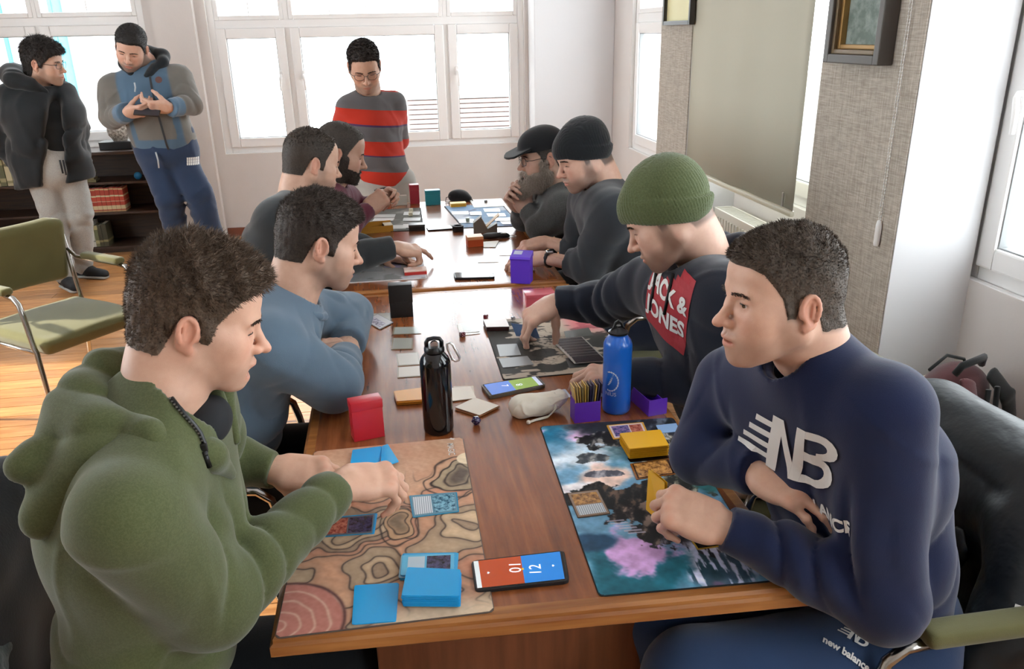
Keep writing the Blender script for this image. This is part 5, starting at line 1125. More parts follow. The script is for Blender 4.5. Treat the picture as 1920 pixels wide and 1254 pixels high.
# ------------------------------------------------------------------ hands
REST = dict(m=(25, 30, 34, 38), q=(30, 34, 38, 42), d=(18, 20, 22, 24), spread=1.0, th=(40, 22, 25))
def hand(p, w, fdir, nor, side, pose=REST, sc=1.0, res=.003, skin=(.62, .40, .30), arm=.07, armdir=None):
    """side +1: thumb at local +x (left hand palm down), -1: right hand"""
    f = Vector(fdir).normalized(); n = Vector(nor); n = (n-f*n.dot(f)).normalized(); r = f.cross(n)
    M = np.array([r, f, n], dtype=np.float32).T; w = A3(w)
    pr = []; s = side
    ad = A3((0, -1, 0)) if armdir is None else nrm(M.T @ A3(armdir))
    pr.append(ecap((0, .010, 0), tuple(ad*arm), (1, 0, 0), .027, .019, .031, .025))
    palm = [rbox((s*.001, .050, .0), (.039, .046, .0125), .012), ecap((0, -.004, 0), (0, .05, 0), (1, 0, 0), .027, .018, .034, .015),
            ell((s*.022, .034, -.008), (.017, .030, .014)), ell((-s*.024, .034, -.007), (.015, .034, .013))]
    fx = (.029, .0095, -.0105, -.029); fy = (.090, .095, .090, .080); LN = ((.045, .026, .021), (.049, .030, .022), (.045, .028, .021), (.035, .021, .018))
    RR = ((.0092, .0082, .0070), (.0094, .0084, .0071), (.0090, .0079, .0068), (.0080, .0070, .0061))
    fingers = []; tips = []
    for i in range(4):
        q = np.array([s*fx[i], fy[i], .001]); th = 0; sp = s*(.10, .03, -.04, -.12)[i]*pose.get('spread', 1); fg = []
        palm.append(ell((s*fx[i], fy[i]-.003, .003), (.0098, .012, .0098)))
        for j in range(3):
            th += math.radians((pose['m'][i], pose['q'][i], pose['d'][i])[j])
            d = np.array([sp, math.cos(th), -math.sin(th)]); d /= np.linalg.norm(d)
            e = q+d*LN[i][j]; fg.append(cap(q, e, RR[i][j], RR[i][j]*.90))
            if j < 2: fg.append(ell(tuple(e), (RR[i][j]*.97,)*3))
            q = e
        tips.append(q); fingers.append((fg, .004))
    ta, tb, tc = pose['th'] if len(pose['th']) == 3 else (40, 22, 25)
    tdrop = math.radians(pose.get('tdrop', 25)); q = np.array([s*.022, .014, -.006]); an = math.radians(ta); th_ = []
    for j, (L, rr) in enumerate(((.044, .0145), (.033, .0108), (.027, .0098))):
        d = np.array([s*math.sin(an)*math.cos(tdrop), math.cos(an)*math.cos(tdrop), -math.sin(tdrop)])
        e = q+d*L; th_.append(cap(q, e, rr, (.0118, .0100, .0082)[j])); q = e; an -= math.radians((tb, tc, 0)[j])
    tips.append(q)
    V, F = fieldmesh([(pr+palm, .012), (th_, .008)]+fingers, res/sc, k2=.007)
    col = np.tile(np.array(skin, np.float32), (len(V), 1)); sk = np.array(skin)
    kn = sum(np.exp(-((V[:, 0]-s*fx[i])**2+(V[:, 1]-fy[i])**2)/.008**2)*(V[:, 2] > 0) for i in range(4)); col = lerpc(col, sk*np.array([1.02, .72, .66]), np.clip(kn, 0, 1)*.4)
    tp = sum(np.exp(-((V-t)**2).sum(1)/.012**2) for t in tips); col = lerpc(col, sk*np.array([1.05, .75, .70]), np.clip(tp, 0, 1)*.5)
    p.core((V*sc) @ M.T+w, F, col)
    return [Vector((M @ (t*sc)+w).tolist()) for t in tips]
# ------------------------------------------------------------------ clothes
def torso_prims(pv, ch, nb, sL, sR, g=1.0, belly=1.0):
    pv, ch, nb, sL, sR = map(Vector, (pv, ch, nb, sL, sR)); s = (sR-sL).normalized()
    w = pv.lerp(ch, .5); u = (nb-ch).normalized(); m = (sL+sR)/2
    pr = [ecap(pv, w, s, .165*g, .125*g*belly, .155*g, .122*g*belly), ecap(w, ch, s, .155*g, .122*g*belly, .170*g, .122*g),
          ecap(ch, m.lerp(ch, .35), s, .172*g, .122*g, .160*g, .105*g), cap(sL.lerp(m, .12), sR.lerp(m, .12), .068*g),
          cap(sL.lerp(m, .45)+u*.012, nb-u*.01, .060*g, .062), cap(sR.lerp(m, .45)+u*.012, nb-u*.01, .060*g, .062)]
    return pr
def arm_prims(s, e, w, r=(.064, .056, .052, .040), cuff=True, flat=None):
    s, e, w = Vector(s), Vector(e), Vector(w)
    pr = [cap(s, e, r[0], r[1]), cap(e, w, r[2], r[3])]
    return pr
def folds(items, base=.0022, seed=1, fine=1.0):
    """items: (a, b, radius, amp, freq) - rings of cloth folds across the line a-b"""
    n1, n2, n3 = sinn(seed, 14), sinn(seed+50, 30), sinn(seed+90, 17, 4)
    def f(x, y, z):
        X, Y_, Z_ = np.broadcast_arrays(x, y, z); D = base*1.4*n1(X, Y_, Z_)+base*.8*n2(X, Y_, Z_)-base*.9*np.exp(-(n3(X, Y_, Z_*.8)/.13)**2)
        for a, b, R, amp, fr in items:
            a, b = A3(a), A3(b); d = b-a; L = float(np.linalg.norm(d)); d = d/L; c = (a+b)/2
            px, py, pz = X-c[0], Y_-c[1], Z_-c[2]; t = px*d[0]+py*d[1]+pz*d[2]
            rr = np.sqrt(np.maximum(px*px+py*py+pz*pz-t*t, 0)); w = np.exp(-np.abs(t/(L*.5))**4)*np.exp(-(rr/R)**4)
            ph = fr*t*.8+3.6*n1(X*1.2, Y_*1.2, Z_*1.2)+1.3*n2(X, Y_, Z_)
            D = D+amp*w*(.45-np.abs(np.sin(ph*.5))**.7)*1.7
        return D
    return f
def band(c, axis, r, t, w):
    """ring-shaped rib (cuff, collar) as closed tube points"""
    c = Vector(c); ax = Vector(axis).normalized(); u = ax.orthogonal().normalized(); v = ax.cross(u)
    return [cap(c+(u*math.cos(a)+v*math.sin(a))*r, c+(u*math.cos(b)+v*math.sin(b))*r, t) for a, b in [(2*math.pi*k/14, 2*math.pi*(k+1)/14) for k in range(14)]]
def cutoff(c, d, R=.12):
    """removes what lies beyond the plane at c along d, within R"""
    c = A3(c); d = nrm(A3(d))
    def f(x, y, z):
        px, py, pz = x-c[0], y-c[1], z-c[2]; t = px*d[0]+py*d[1]+pz*d[2]; rr = np.sqrt(px*px+py*py+pz*pz)
        return np.maximum(-t, rr-R)
    return f, c-R, c+R
def underbody(p, J, skin):
    pr = [cap(J['pv'], J['ch'], .10, .10), cap(J['ch'], J['nb'], .09, .045), cap(J['sL'], J['sR'], .045)]
    for k in 'LR':
        pr += [cap(J['s'+k], J['e'+k], .040, .034), cap(J['e'+k], J['w'+k], .034, .024)]
        if 'h'+k in J: pr += [cap(J['h'+k], J['k'+k], .065, .045), cap(J['k'+k], J['a'+k], .042, .03)]
        if 'h'+k in J: pr += [cap(J['pv'], J['h'+k], .09, .07)]
    V, F = fieldmesh([(pr, .02)], .016); p.core(V, F, skin)
def trousers(p, J, m, g=1.0, res=.012, name='trousers', fold=.004, waist=True, ank=.05):
    pv = Vector(J['pv']); gr = []
    gr.append(([ecap(pv+Vector((0, 0, .02)), pv-Vector((0, 0, .06)), Vector(J['sR'])-Vector(J['sL']), .165*g, .125*g, .17*g, .13*g)], .03))
    it = []
    for k in 'LR':
        gr.append(([cap(J['h'+k], J['k'+k], .092*g, .070*g), cap(J['k'+k], J['a'+k], .068*g, ank*g)], .02))
        it += [(Vector(J['k'+k])-(Vector(J['k'+k])-Vector(J['h'+k]))*.3, Vector(J['k'+k])+(Vector(J['a'+k])-Vector(J['k'+k]))*.3, .12, fold, 90),
               (Vector(J['a'+k])+(Vector(J['k'+k])-Vector(J['a'+k]))*.5, J['a'+k], .10, fold*1.2, 110)]
    V, F = fieldmesh(gr, res, k2=.03, disp=folds(it, fold*.6, 5)); return p.add(name, V, F, m)
def shoe(p, a, d, m, sole, res=.008):
    a = Vector(a); d = Vector((d[0], d[1], 0)).normalized(); z = -a.z+.002
    q = lambda f, u: a+d*f+Vector((0, 0, z+u))
    V, F = fieldmesh([([cap(q(-.03, .05), q(.05, .055), .042, .04), cap(q(.05, .045), q(.17, .035), .04, .032), cap(q(-.02, .06), q(-.02, .11), .042, .04)], .02)], res,
                     cuts=[((lambda x, y, zz: (zz-.018), A3(a)-.4, A3(a)+.4), .004)])
    V[:, 2] = np.maximum(V[:, 2], .014); p.add('shoe', V, F, m)
    V, F = fieldmesh([([ecap(q(-.035, .012), q(.175, .012), d.cross(Vector((0, 0, 1))), .045, .014, .040, .014)], 0)], res*.7); V[:, 2] = np.clip(V[:, 2], .001, .024); p.add('shoe_sole', V, F, sole)
def seated_legs(J, pv, dx, dy=(0.10, -0.10), reach=.42, ksp=.12, z=.52, a_in=.05):
    """thighs along dx (unit, horizontal), shins straight down"""
    pv = Vector(pv); dx = Vector(dx).normalized(); s = Vector((dx.y, -dx.x, 0))
    for k, sg in (('L', -1), ('R', 1)):
        h = pv+s*sg*.09+Vector((0, 0, -.02)); kn = pv+s*sg*ksp+dx*reach; kn.z = z; J['h'+k] = h; J['k'+k] = kn
        a = kn+dx*(-a_in); a.z = .09; J['a'+k] = a
# ------------------------------------------------------------------ man in the green hoodie (front left)
def person_green():
    sk = (.60, .375, .275)
    p = Person('person', 'man in olive green zip hoodie with messy brown hair laying cards, nearest on the left', (-.45, 1.14, 0))
    nb = P(312, 735, Y=1.15); hc = P(374, 590, Y=1.19)
    J = dict(pv=Vector((-.47, 1.13, .56)), ch=Vector((-.40, 1.14, .92)), nb=nb, sR=Vector((-.368, .955, 1.050)), sL=Vector((-.36, 1.32, 1.06)),
             eR=Vector((-.312, 1.035, .838)), eL=Vector((-.37, 1.46, .85)), wR=P(645, 903, Y=1.30), wL=P(522, 882, Y=1.42))
    seated_legs(J, J['pv'], (1, .05, 0))
    H = head(p, hc, (.965, .10, -.32), nb, roll=-3, res=.0022, skin=sk, lid=.12, mouth=1.8, stubble=.16, hair='#46372a', top=.020, side=.007, nstr=16000, slen=.017, sc=.89,
             flow=(0, .35, .0), fluff=.006, brow='#2a1d13', gaze=(0, .8, -.55), nose=1.05)
    hand(p, J['wR'], (.93, .30, -.22), (-.05, -.30, .95), -1, dict(m=(42, 48, 52, 56), q=(48, 50, 52, 55), d=(22, 22, 24, 26), spread=.5, th=(25, 5, 18), tdrop=52), skin=sk, res=.0026, armdir=J['eR']-J['wR'])
    hand(p, J['wL'], (.90, -.10, -.15), (.1, -.45, .9), 1, dict(m=(30, 34, 38, 42), q=(40, 42, 44, 46), d=(20, 20, 20, 22), spread=.5, th=(35, 15, 15), tdrop=45), skin=sk, res=.0028, armdir=J['eL']-J['wL'])
    underbody(p, J, sk)
    M1 = fabric('olive_fleece', '#494f2f', .16, 520, .3, heather=.25)
    g = 1.0
    T = torso_prims(J['pv'], J['ch'], nb-Vector((.0, 0, .015)), J['sL'], J['sR'], .95, 1.0)
    T.append(ell(J['ch']+Vector((-.03, 0.02, .05)), (.13, .16, .15)))
    aR = arm_prims(J['sR'], J['eR'], J['wR'].lerp(J['eR'], .07), (.076, .062, .058, .040)); aL = arm_prims(J['sL'], J['eL'], J['wL'].lerp(J['eL'], .07), (.074, .060, .055, .040))
    itR = [(J['eR'].lerp(J['sR'], .35), J['eR'].lerp(J['wR'], .45), .10, .0085, 120), (J['wR'].lerp(J['eR'], .5), J['wR'], .08, .005, 150),
           (J['eL'].lerp(J['sL'], .35), J['eL'].lerp(J['wL'], .9), .10, .007, 130), (J['pv'], J['pv'].lerp(J['ch'], .7), .25, .006, 70)]
    V, F = fieldmesh([(T, .06), (aR, .025, [(cutoff(J['wR'].lerp(J['eR'], .04), J['wR']-J['eR']), .004)]), (aL, .025, [(cutoff(J['wL'].lerp(J['eL'], .04), J['wL']-J['eL']), .004)])], .0055, k2=.016, disp=folds(itR, .0028, 3),
                     cuts=[
                           (cap(nb+Vector((.03, 0, .0)), hc+Vector((-.0, 0, -.05)), .066, .07), .01)])
    p.add('hoodie', V, F, M1)
    # hood lying on the shoulders
    u = P
    pts = [nb+Vector((.078, .040, -.11)), nb+Vector((.055, .095, -.02)), nb+Vector((-.02, .115, .012)), nb+Vector((-.095, .06, .012)), nb+Vector((-.115, -.02, .000)), nb+Vector((-.075, -.085, -.015)), nb+Vector((.0, -.10, -.030)), nb+Vector((.062, -.065, -.075)), nb+Vector((.078, -.022, -.135))]
    rr = [.005, .018, .027, .033, .036, .034, .027, .018, .005]
    hp = [cap(a, b, ra, rb) for a, b, ra, rb in zip(pts, pts[1:], rr, rr[1:])]
    hp += [cap(nb+Vector((-.10, -.05, -.02)), nb+Vector((-.175, -.10, -.052)), .045, .018), cap(nb+Vector((-.10, .03, -.02)), nb+Vector((-.17, -.10, -.05)), .045, .02),
           cap(nb+Vector((-.08, -.09, -.05)), nb+Vector((-.155, -.125, -.12)), .050, .030), cap(nb+Vector((-.12, 0, -.05)), nb+Vector((-.15, -.11, -.11)), .055, .03)]
    V, F = fieldmesh([(hp, .022)], .005, disp=folds([(nb+Vector((-.16, -.12, -.10)), nb+Vector((-.02, .02, .02)), .2, .006, 80)], .003, 8), cuts=[(cap(nb+Vector((.01, 0, -.05)), nb+Vector((.01, 0, .1)), .058, .085), .01)])
    p.add('hood', V, F, M1)
    # shirt and zip
    V, F = fieldmesh([([ell(nb+Vector((.052, .0, -.052)), (.035, .055, .035))], .01)], .005); p.add('shirt', V, F, mat('black_cotton', '#14161a', .9))
    trousers(p, J, fabric('black_track_cloth', '#0e1013', .1), 1.0)
    p.finish()
    body = BVHTree.FromPolygons
    return p, J, H
PG = person_green()
# ------------------------------------------------------------------ man in the navy sweatshirt (front right)
def person_navy():
    sk = (.62, .40, .30)
    p = Person('person', 'man in navy sweatshirt with white chest logo and short dark hair, nearest on the right', (.78, 1.08, 0))
    nb = P(1518, 655, Y=1.13); hc = P(1466, 552, Y=1.12)
    J = dict(pv=Vector((.86, 1.14, .56)), ch=Vector((.775, 1.15, .90)), nb=nb, sL=P(1655, 772, Y=1.01), sR=P(1372, 722, Y=1.34),
             eL=Vector((.755, .965, .745)), eR=P(1314, 850, Y=1.33), wL=P(1350, 985, Y=1.09), wR=P(1424, 885, Y=1.16))
    seated_legs(J, J['pv'], (-1, -.02, 0), reach=.40, z=.56, ksp=.09)
    H = head(p, hc, (-.995, .0, -.03), nb, roll=4, res=.0022, skin=sk, lid=.75, mouth=.22, stubble=.30, hair='#3d3228', top=.009, side=.0018, nstr=16000, slen=.008, sc=.91,
             flow=(0, .5, .1), fluff=.003, brow='#2a1d13', gaze=(0, 1, -.05), nose=1.1)
    hand(p, J['wL'], (-.80, .50, .20), (-.25, -.45, .85), 1, dict(m=(62, 66, 70, 72), q=(60, 62, 64, 66), d=(25, 26, 28, 30), spread=.5, th=(15, 0, 18), tdrop=55), skin=sk, res=.0026, armdir=J['eL']-J['wL'])
    hand(p, J['wR'], P(1548, 945, Y=1.05)-P(1424, 885, Y=1.16), (-.25, -.45, .90), -1, dict(m=(18, 22, 26, 30), q=(24, 26, 30, 34), d=(14, 14, 16, 18), spread=.8, th=(20, 5, 15), tdrop=40), skin=sk, res=.0026, armdir=J['eR']-J['wR'])
    underbody(p, J, sk)
    M1 = fabric('navy_cotton', '#121c3c', .10, 600, .25)
    T = torso_prims(J['pv'], J['ch'], nb-Vector((0, 0, .02)), J['sL'], J['sR'], 1.0, .88)
    aL = arm_prims(J['sL'], J['eL'], J['wL'].lerp(J['eL'], .05), (.076, .060, .060, .042)); aR = arm_prims(J['sR'], J['eR'], J['wR'].lerp(J['eR'], .05), (.074, .058, .055, .040))
    it = [(J['eL'].lerp(J['sL'], .4), J['eL'].lerp(J['wL'], .7), .11, .011, 110), (J['eR'].lerp(J['sR'], .4), J['eR'].lerp(J['wR'], .7), .10, .006, 120), (J['pv'], J['ch'], .25, .0045, 60)]
    V, F = fieldmesh([(T, .06), (aL, .02, [(cutoff(J['wL'].lerp(J['eL'], .03), J['wL']-J['eL']), .004)]), (aR, .02, [(cutoff(J['wR'].lerp(J['eR'], .03), J['wR']-J['eR']), .004)])], .0055, k2=.017, disp=folds(it, .0025, 13),
                     cuts=[
                           (cap(nb+Vector((-.02, 0, -.01)), hc+Vector((0, 0, -.05)), .054, .060), .008)])
    p.add('sweatshirt', V, F, M1)
    trousers(p, J, fabric('blue_jersey', '#263a5a', .1, 500, .3), 1.12)
    p.finish()
    return p, J, H
PN = person_navy()
# ------------------------------------------------------------------ shared garment builder
def top_garment(p, J, m, g=1.0, r=(.066, .056, .052, .040), res=.009, name='sweater', seed=1, amp=.005, base=.0025, slv=(1, 1), extra=(), k2=.026, neckcut=True, H=None, belly=1.0, nbo=.018, col=None, label=None, hem=None, ncr=.059):
    nb = Vector(J['nb']); T = torso_prims(J['pv'], J['ch'], nb-Vector((0, 0, nbo)), J['sL'], J['sR'], g, belly)+list(extra); gr = [(T, .05)]; it = []; cuts = []
    for k, f in (('L', slv[0]), ('R', slv[1])):
        s, e, w = Vector(J['s'+k]), Vector(J['e'+k]), Vector(J['w'+k]); w2 = e.lerp(w, f*.95) if f < 1.01 else w
        gr.append((arm_prims(s, e, w2, r), .02, [(cutoff(e.lerp(w, f*.97), w-e), .004)]))
        it.append((e.lerp(s, .35), e.lerp(w, .6*f), .10*g, amp, 115)); it.append((s, e.lerp(s, .3), .10*g, amp*.5, 80))
    it.append((J['pv'], J['ch'], .25, amp*.7, 60))
    if neckcut: cuts.append((cap(nb+Vector((0, 0, -.01)), Vector(H['c'].tolist())+Vector((0, 0, -.04)), ncr*H['S'], (ncr+.006)*H['S']), .01))
    if hem is not None: cuts.append(((lambda x, y, z: z-hem+0*x+0*y, np.array([-5, -5, hem-1.], np.float32), np.array([9, 9, hem+.0], np.float32)), .004))
    V, F = fieldmesh(gr, res, k2=k2, disp=folds(it, base, seed), cuts=cuts)
    return p.add(name, V, F, m, None if col is None else col(V), label)
def collar(p, nb, axis, r, t, m, name='collar', res=.005, lab=None):
    V, F = fieldmesh([(band(nb, axis, r, t, 0), .004)], res); p.add(name, V, F, m, None, lab)
def flatmesh(polys):
    """list of 2D polygons -> bmesh"""
    b = bmesh.new()
    for q in polys: b.faces.new([b.verts.new((x, y, 0)) for x, y in q])
    return b
def textbm(s, size, x=0, y=0, bold=0, xs=1.0, align='LEFT'):
    cu = bpy.data.curves.new('t', 'FONT'); cu.body = s; cu.size = size; cu.offset = bold; cu.align_x = align; cu.resolution_u = 4
    o = bpy.data.objects.new('t', cu); me = bpy.data.meshes.new_from_object(o); bpy.data.objects.remove(o); b = bmesh.new(); b.from_mesh(me)
    bmesh.ops.transform(b, matrix=Matrix.Translation((x, y, 0)) @ Matrix.Diagonal((xs, 1, 1, 1)), verts=b.verts[:]); return b
def decal(p, target, name, b, o, ux, uy, m, step=.008, lift=.0022, label=None, reach=.16):
    """lays a flat print (bmesh in the xy plane) onto the cloth mesh `target` of person p"""
    xs = [v.co.x for v in b.verts]; ys = [v.co.y for v in b.verts]
    for ax, lo, hi in ((0, min(xs), max(xs)), (1, min(ys), max(ys))):
        t = lo+step
        while t < hi:
            no = [0, 0, 0]; no[ax] = 1; co = [0, 0, 0]; co[ax] = t
            bmesh.ops.bisect_plane(b, geom=b.verts[:]+b.edges[:]+b.faces[:], plane_co=co, plane_no=no); t += step
    bmesh.ops.triangulate(b, faces=b.faces[:])
    tv = [tuple(v.co) for v in target.data.vertices]; bv = p.bvh.get(target.name) if hasattr(p, 'bvh') else None
    if not hasattr(p, 'bvh'): p.bvh = {}
    if bv is None: bv = BVHTree.FromPolygons(tv, [tuple(q.vertices) for q in target.data.polygons]); p.bvh[target.name] = bv
    ux = Vector(ux).normalized(); uy = Vector(uy); uy = (uy-ux*uy.dot(ux)).normalized(); n = ux.cross(uy); o = Vector(o)-p.base; dead = []
    for v in b.verts:
        q = o+ux*v.co.x+uy*v.co.y; h = bv.ray_cast(q+n*reach, -n, reach*2.2)
        if h[0] is None: dead.append(v)
        else: v.co = h[0]+n*lift*.5+h[1]*lift*.5
    bmesh.ops.delete(b, geom=dead, context='VERTS')
    bmesh.ops.delete(b, geom=[f for f in b.faces if max(e.calc_length() for e in f.edges) > step*2.6], context='FACES'); me = bpy.data.meshes.new(name); b.to_mesh(me); b.free()
    r = link(name, me, m, target, smooth=False)
    if label: r['label'] = label
    return r
def ropes(p, parent, name, pts, r, m, seg=7):
    mb = MB(); mb.tube([Vector(q)-p.base for q in pts], r, seg); return mb.build(name, m, parent, smooth=True)
WPR = mat('white_print', '#d6d4d0', .6)
# ------------------------------------------------------------------ man in the blue sweatshirt (second on the left)
def p_blue():
    sk = (.56, .36, .27); p = Person('person', 'man in faded blue sweatshirt with folded arms and short dark hair, second on the left', (-.50, 1.95, 0))
    nb = P(548, 560, Y=1.97); hc = P(599, 450, Y=2.00)
    J = dict(pv=Vector((-.50, 1.93, .56)), ch=Vector((-.38, 1.95, .90)), nb=nb, sR=P(498, 645, Y=1.80), sL=P(560, 585, Y=2.16), eR=P(628, 722, Y=1.84), wR=P(648, 668, Y=2.03), eL=P(655, 590, Y=2.34), wL=P(652, 645, Y=2.14))
    seated_legs(J, J['pv'], (1, 0, 0), z=.55)
    H = head(p, hc, (.93, .24, -.30), nb, roll=-3, res=.0026, skin=sk, lid=.10, mouth=.15, stubble=.45, hair='#2a2019', top=.016, side=.007, nstr=14000, slen=.012, flow=(0, .5, -.1), fluff=.0035, brow='#1a120d', sc=.96)
    hand(p, J['wR'], (-.55, .75, .15), (.2, -.1, 1), -1, dict(m=(38, 42, 46, 50), q=(40, 42, 44, 46), d=(20, 20, 22, 22), spread=.5, th=(30, 10, 15), tdrop=10), skin=sk, res=.003, armdir=J['eR']-J['wR'])
    hand(p, J['wL'], (-.3, -.9, -.1), (.3, .2, .9), 1, REST, skin=sk, res=.004, armdir=J['eL']-J['wL'])
    underbody(p, J, sk)
    M1 = fabric('faded_blue_cotton', '#5a6c7c', .16, 600, .3)
    top_garment(p, J, M1, 1.03, (.074, .062, .062, .048), .0065, 'sweatshirt', 21, .0075, .003, H=H, extra=[ell(J['ch']+Vector((.02, 0, .03)), (.13, .18, .15))])
    collar(p, nb+Vector((.015, 0, -.018)), Vector(hc)-nb, .068, .010, M1)
    trousers(p, J, fabric('black_jersey', '#101216', .1), 1.05)
    return p.finish()
p_blue()
# ------------------------------------------------------------------ man in the dark sweater (third on the left)
def p_dark():
    sk = (.55, .36, .27); p = Person('person', 'man in charcoal sweater with receding cropped hair pointing at cards, third on the left', (-.60, 3.05, 0))
    nb = P(556, 372, Y=3.10); hc = P(585, 302, Y=3.12)
    J = dict(pv=Vector((-.44, 3.02, .56)), ch=Vector((-.40, 3.05, .88)), nb=nb, sR=P(515, 415, Y=2.93), sL=P(600, 410, Y=3.25), eR=P(618, 492, Y=3.00), wR=P(742, 463, Y=3.06), eL=P(650, 462, Y=3.28), wL=P(712, 474, Y=3.22))
    seated_legs(J, J['pv'], (1, 0, 0))
    H = head(p, hc, (.90, .34, -.26), nb, roll=-2, res=.0038, skin=sk, lid=.2, mouth=0, stubble=.4, hair='#2b231c', top=.009, side=.005, nstr=6000, slen=.007, fluff=.001, brow='#1a120d', sc=.98,
             hz=[-.062, -.056, -.02, .010, .012, -.022, -.024, .014, .052, .082, .092, .098])
    hand(p, J['wR'], (.88, .30, -.30), (-.05, -.25, .95), -1, dict(m=(15, 60, 66, 70), q=(12, 66, 70, 72), d=(8, 30, 30, 30), spread=.5, th=(20, 10, 20), tdrop=40), skin=sk, res=.0035, armdir=J['eR']-J['wR'], sc=1.05)
    hand(p, J['wL'], (.85, -.25, -.22), (0, 0, 1), 1, dict(m=(8, 8, 8, 10), q=(10, 10, 12, 14), d=(6, 6, 6, 6), spread=1, th=(40, 15, 10), tdrop=15), skin=sk, res=.0035, armdir=J['eL']-J['wL'], sc=1.05)
    underbody(p, J, sk); M1 = fabric('charcoal_knit', '#2c2f31', .12, 500, .3)
    top_garment(p, J, M1, 1.06, (.074, .062, .062, .046), .009, 'sweater', 31, .006, .003, H=H)
    collar(p, nb+Vector((.01, 0, -.016)), Vector(hc)-nb, .068, .009, M1, res=.007)
    trousers(p, J, fabric('dark_denim', '#1d222b', .1), 1.0)
    return p.finish()
p_dark()
# ------------------------------------------------------------------ bearded man in maroon (fourth on the left)
def p_maroon():
    sk = (.50, .32, .24); p = Person('person', 'bearded man in maroon top holding cards, farthest of the four seated on the left', (-.55, 3.62, 0))
    nb = P(618, 345, Y=3.62); hc = P(638, 284, Y=3.64)
    J = dict(pv=Vector((-.42, 3.60, .56)), ch=Vector((-.36, 3.62, .86)), nb=nb, sR=P(600, 385, Y=3.46), sL=P(650, 372, Y=3.80), eR=P(650, 425, Y=3.50), wR=P(690, 392, Y=3.62), eL=P(668, 400, Y=3.82), wL=P(702, 380, Y=3.74))
    seated_legs(J, J['pv'], (1, 0, 0))
    H = head(p, hc, (.90, .05, -.30), nb, roll=-2, res=.004, skin=sk, lid=.3, stubble=.8, hair='#2b2520', top=.006, side=.004, nstr=4000, slen=.004, fluff=.0008, brow='#14100c', sc=1.04, beard=(.004, .0025, '#241b15', 1800),
             hz=[-.062, -.056, -.02, .010, .012, -.022, -.024, .012, .045, .072, .082, .086])
    hand(p, J['wR'], (.70, .35, .45), (-.2, -.9, .3), -1, dict(m=(60, 64, 68, 70), q=(55, 60, 62, 64), d=(25, 25, 25, 25), spread=.4, th=(20, 5, 10), tdrop=60), skin=sk, res=.0038, armdir=J['eR']-J['wR'], sc=1.06)
    hand(p, J['wL'], (.80, .0, .35), (-.2, .9, .3), 1, dict(m=(60, 64, 68, 70), q=(55, 60, 62, 64), d=(25, 25, 25, 25), spread=.4, th=(20, 5, 10), tdrop=60), skin=sk, res=.0045, armdir=J['eL']-J['wL'], sc=1.0)
    underbody(p, J, sk); M1 = fabric('maroon_cotton', '#5e2436', .14, 500, .3)
    top_garment(p, J, M1, 1.0, (.070, .058, .056, .044), .009, 'sweater', 41, .006, .003, H=H)
    trousers(p, J, fabric('dark_trousers', '#1b1d22', .1), 1.0)
    return p.finish()
pm = p_maroon()
cc = P(716, 372, Y=3.72); mb = MB()
mb.box((0, 0, 0), (.062, .0016, .088), Matrix.Rotation(.5, 3, 'Z') @ Matrix.Rotation(-.2, 3, 'X'), .0004); mb.box((.006, .004, .004), (.062, .0016, .088), Matrix.Rotation(.62, 3, 'Z') @ Matrix.Rotation(-.2, 3, 'X'), .0004)
o = mb.build('held_cards', plain('#3a3630', .3), loc=cc); tag(o, 'cards held upright in the hands of the man in maroon', 'cards')
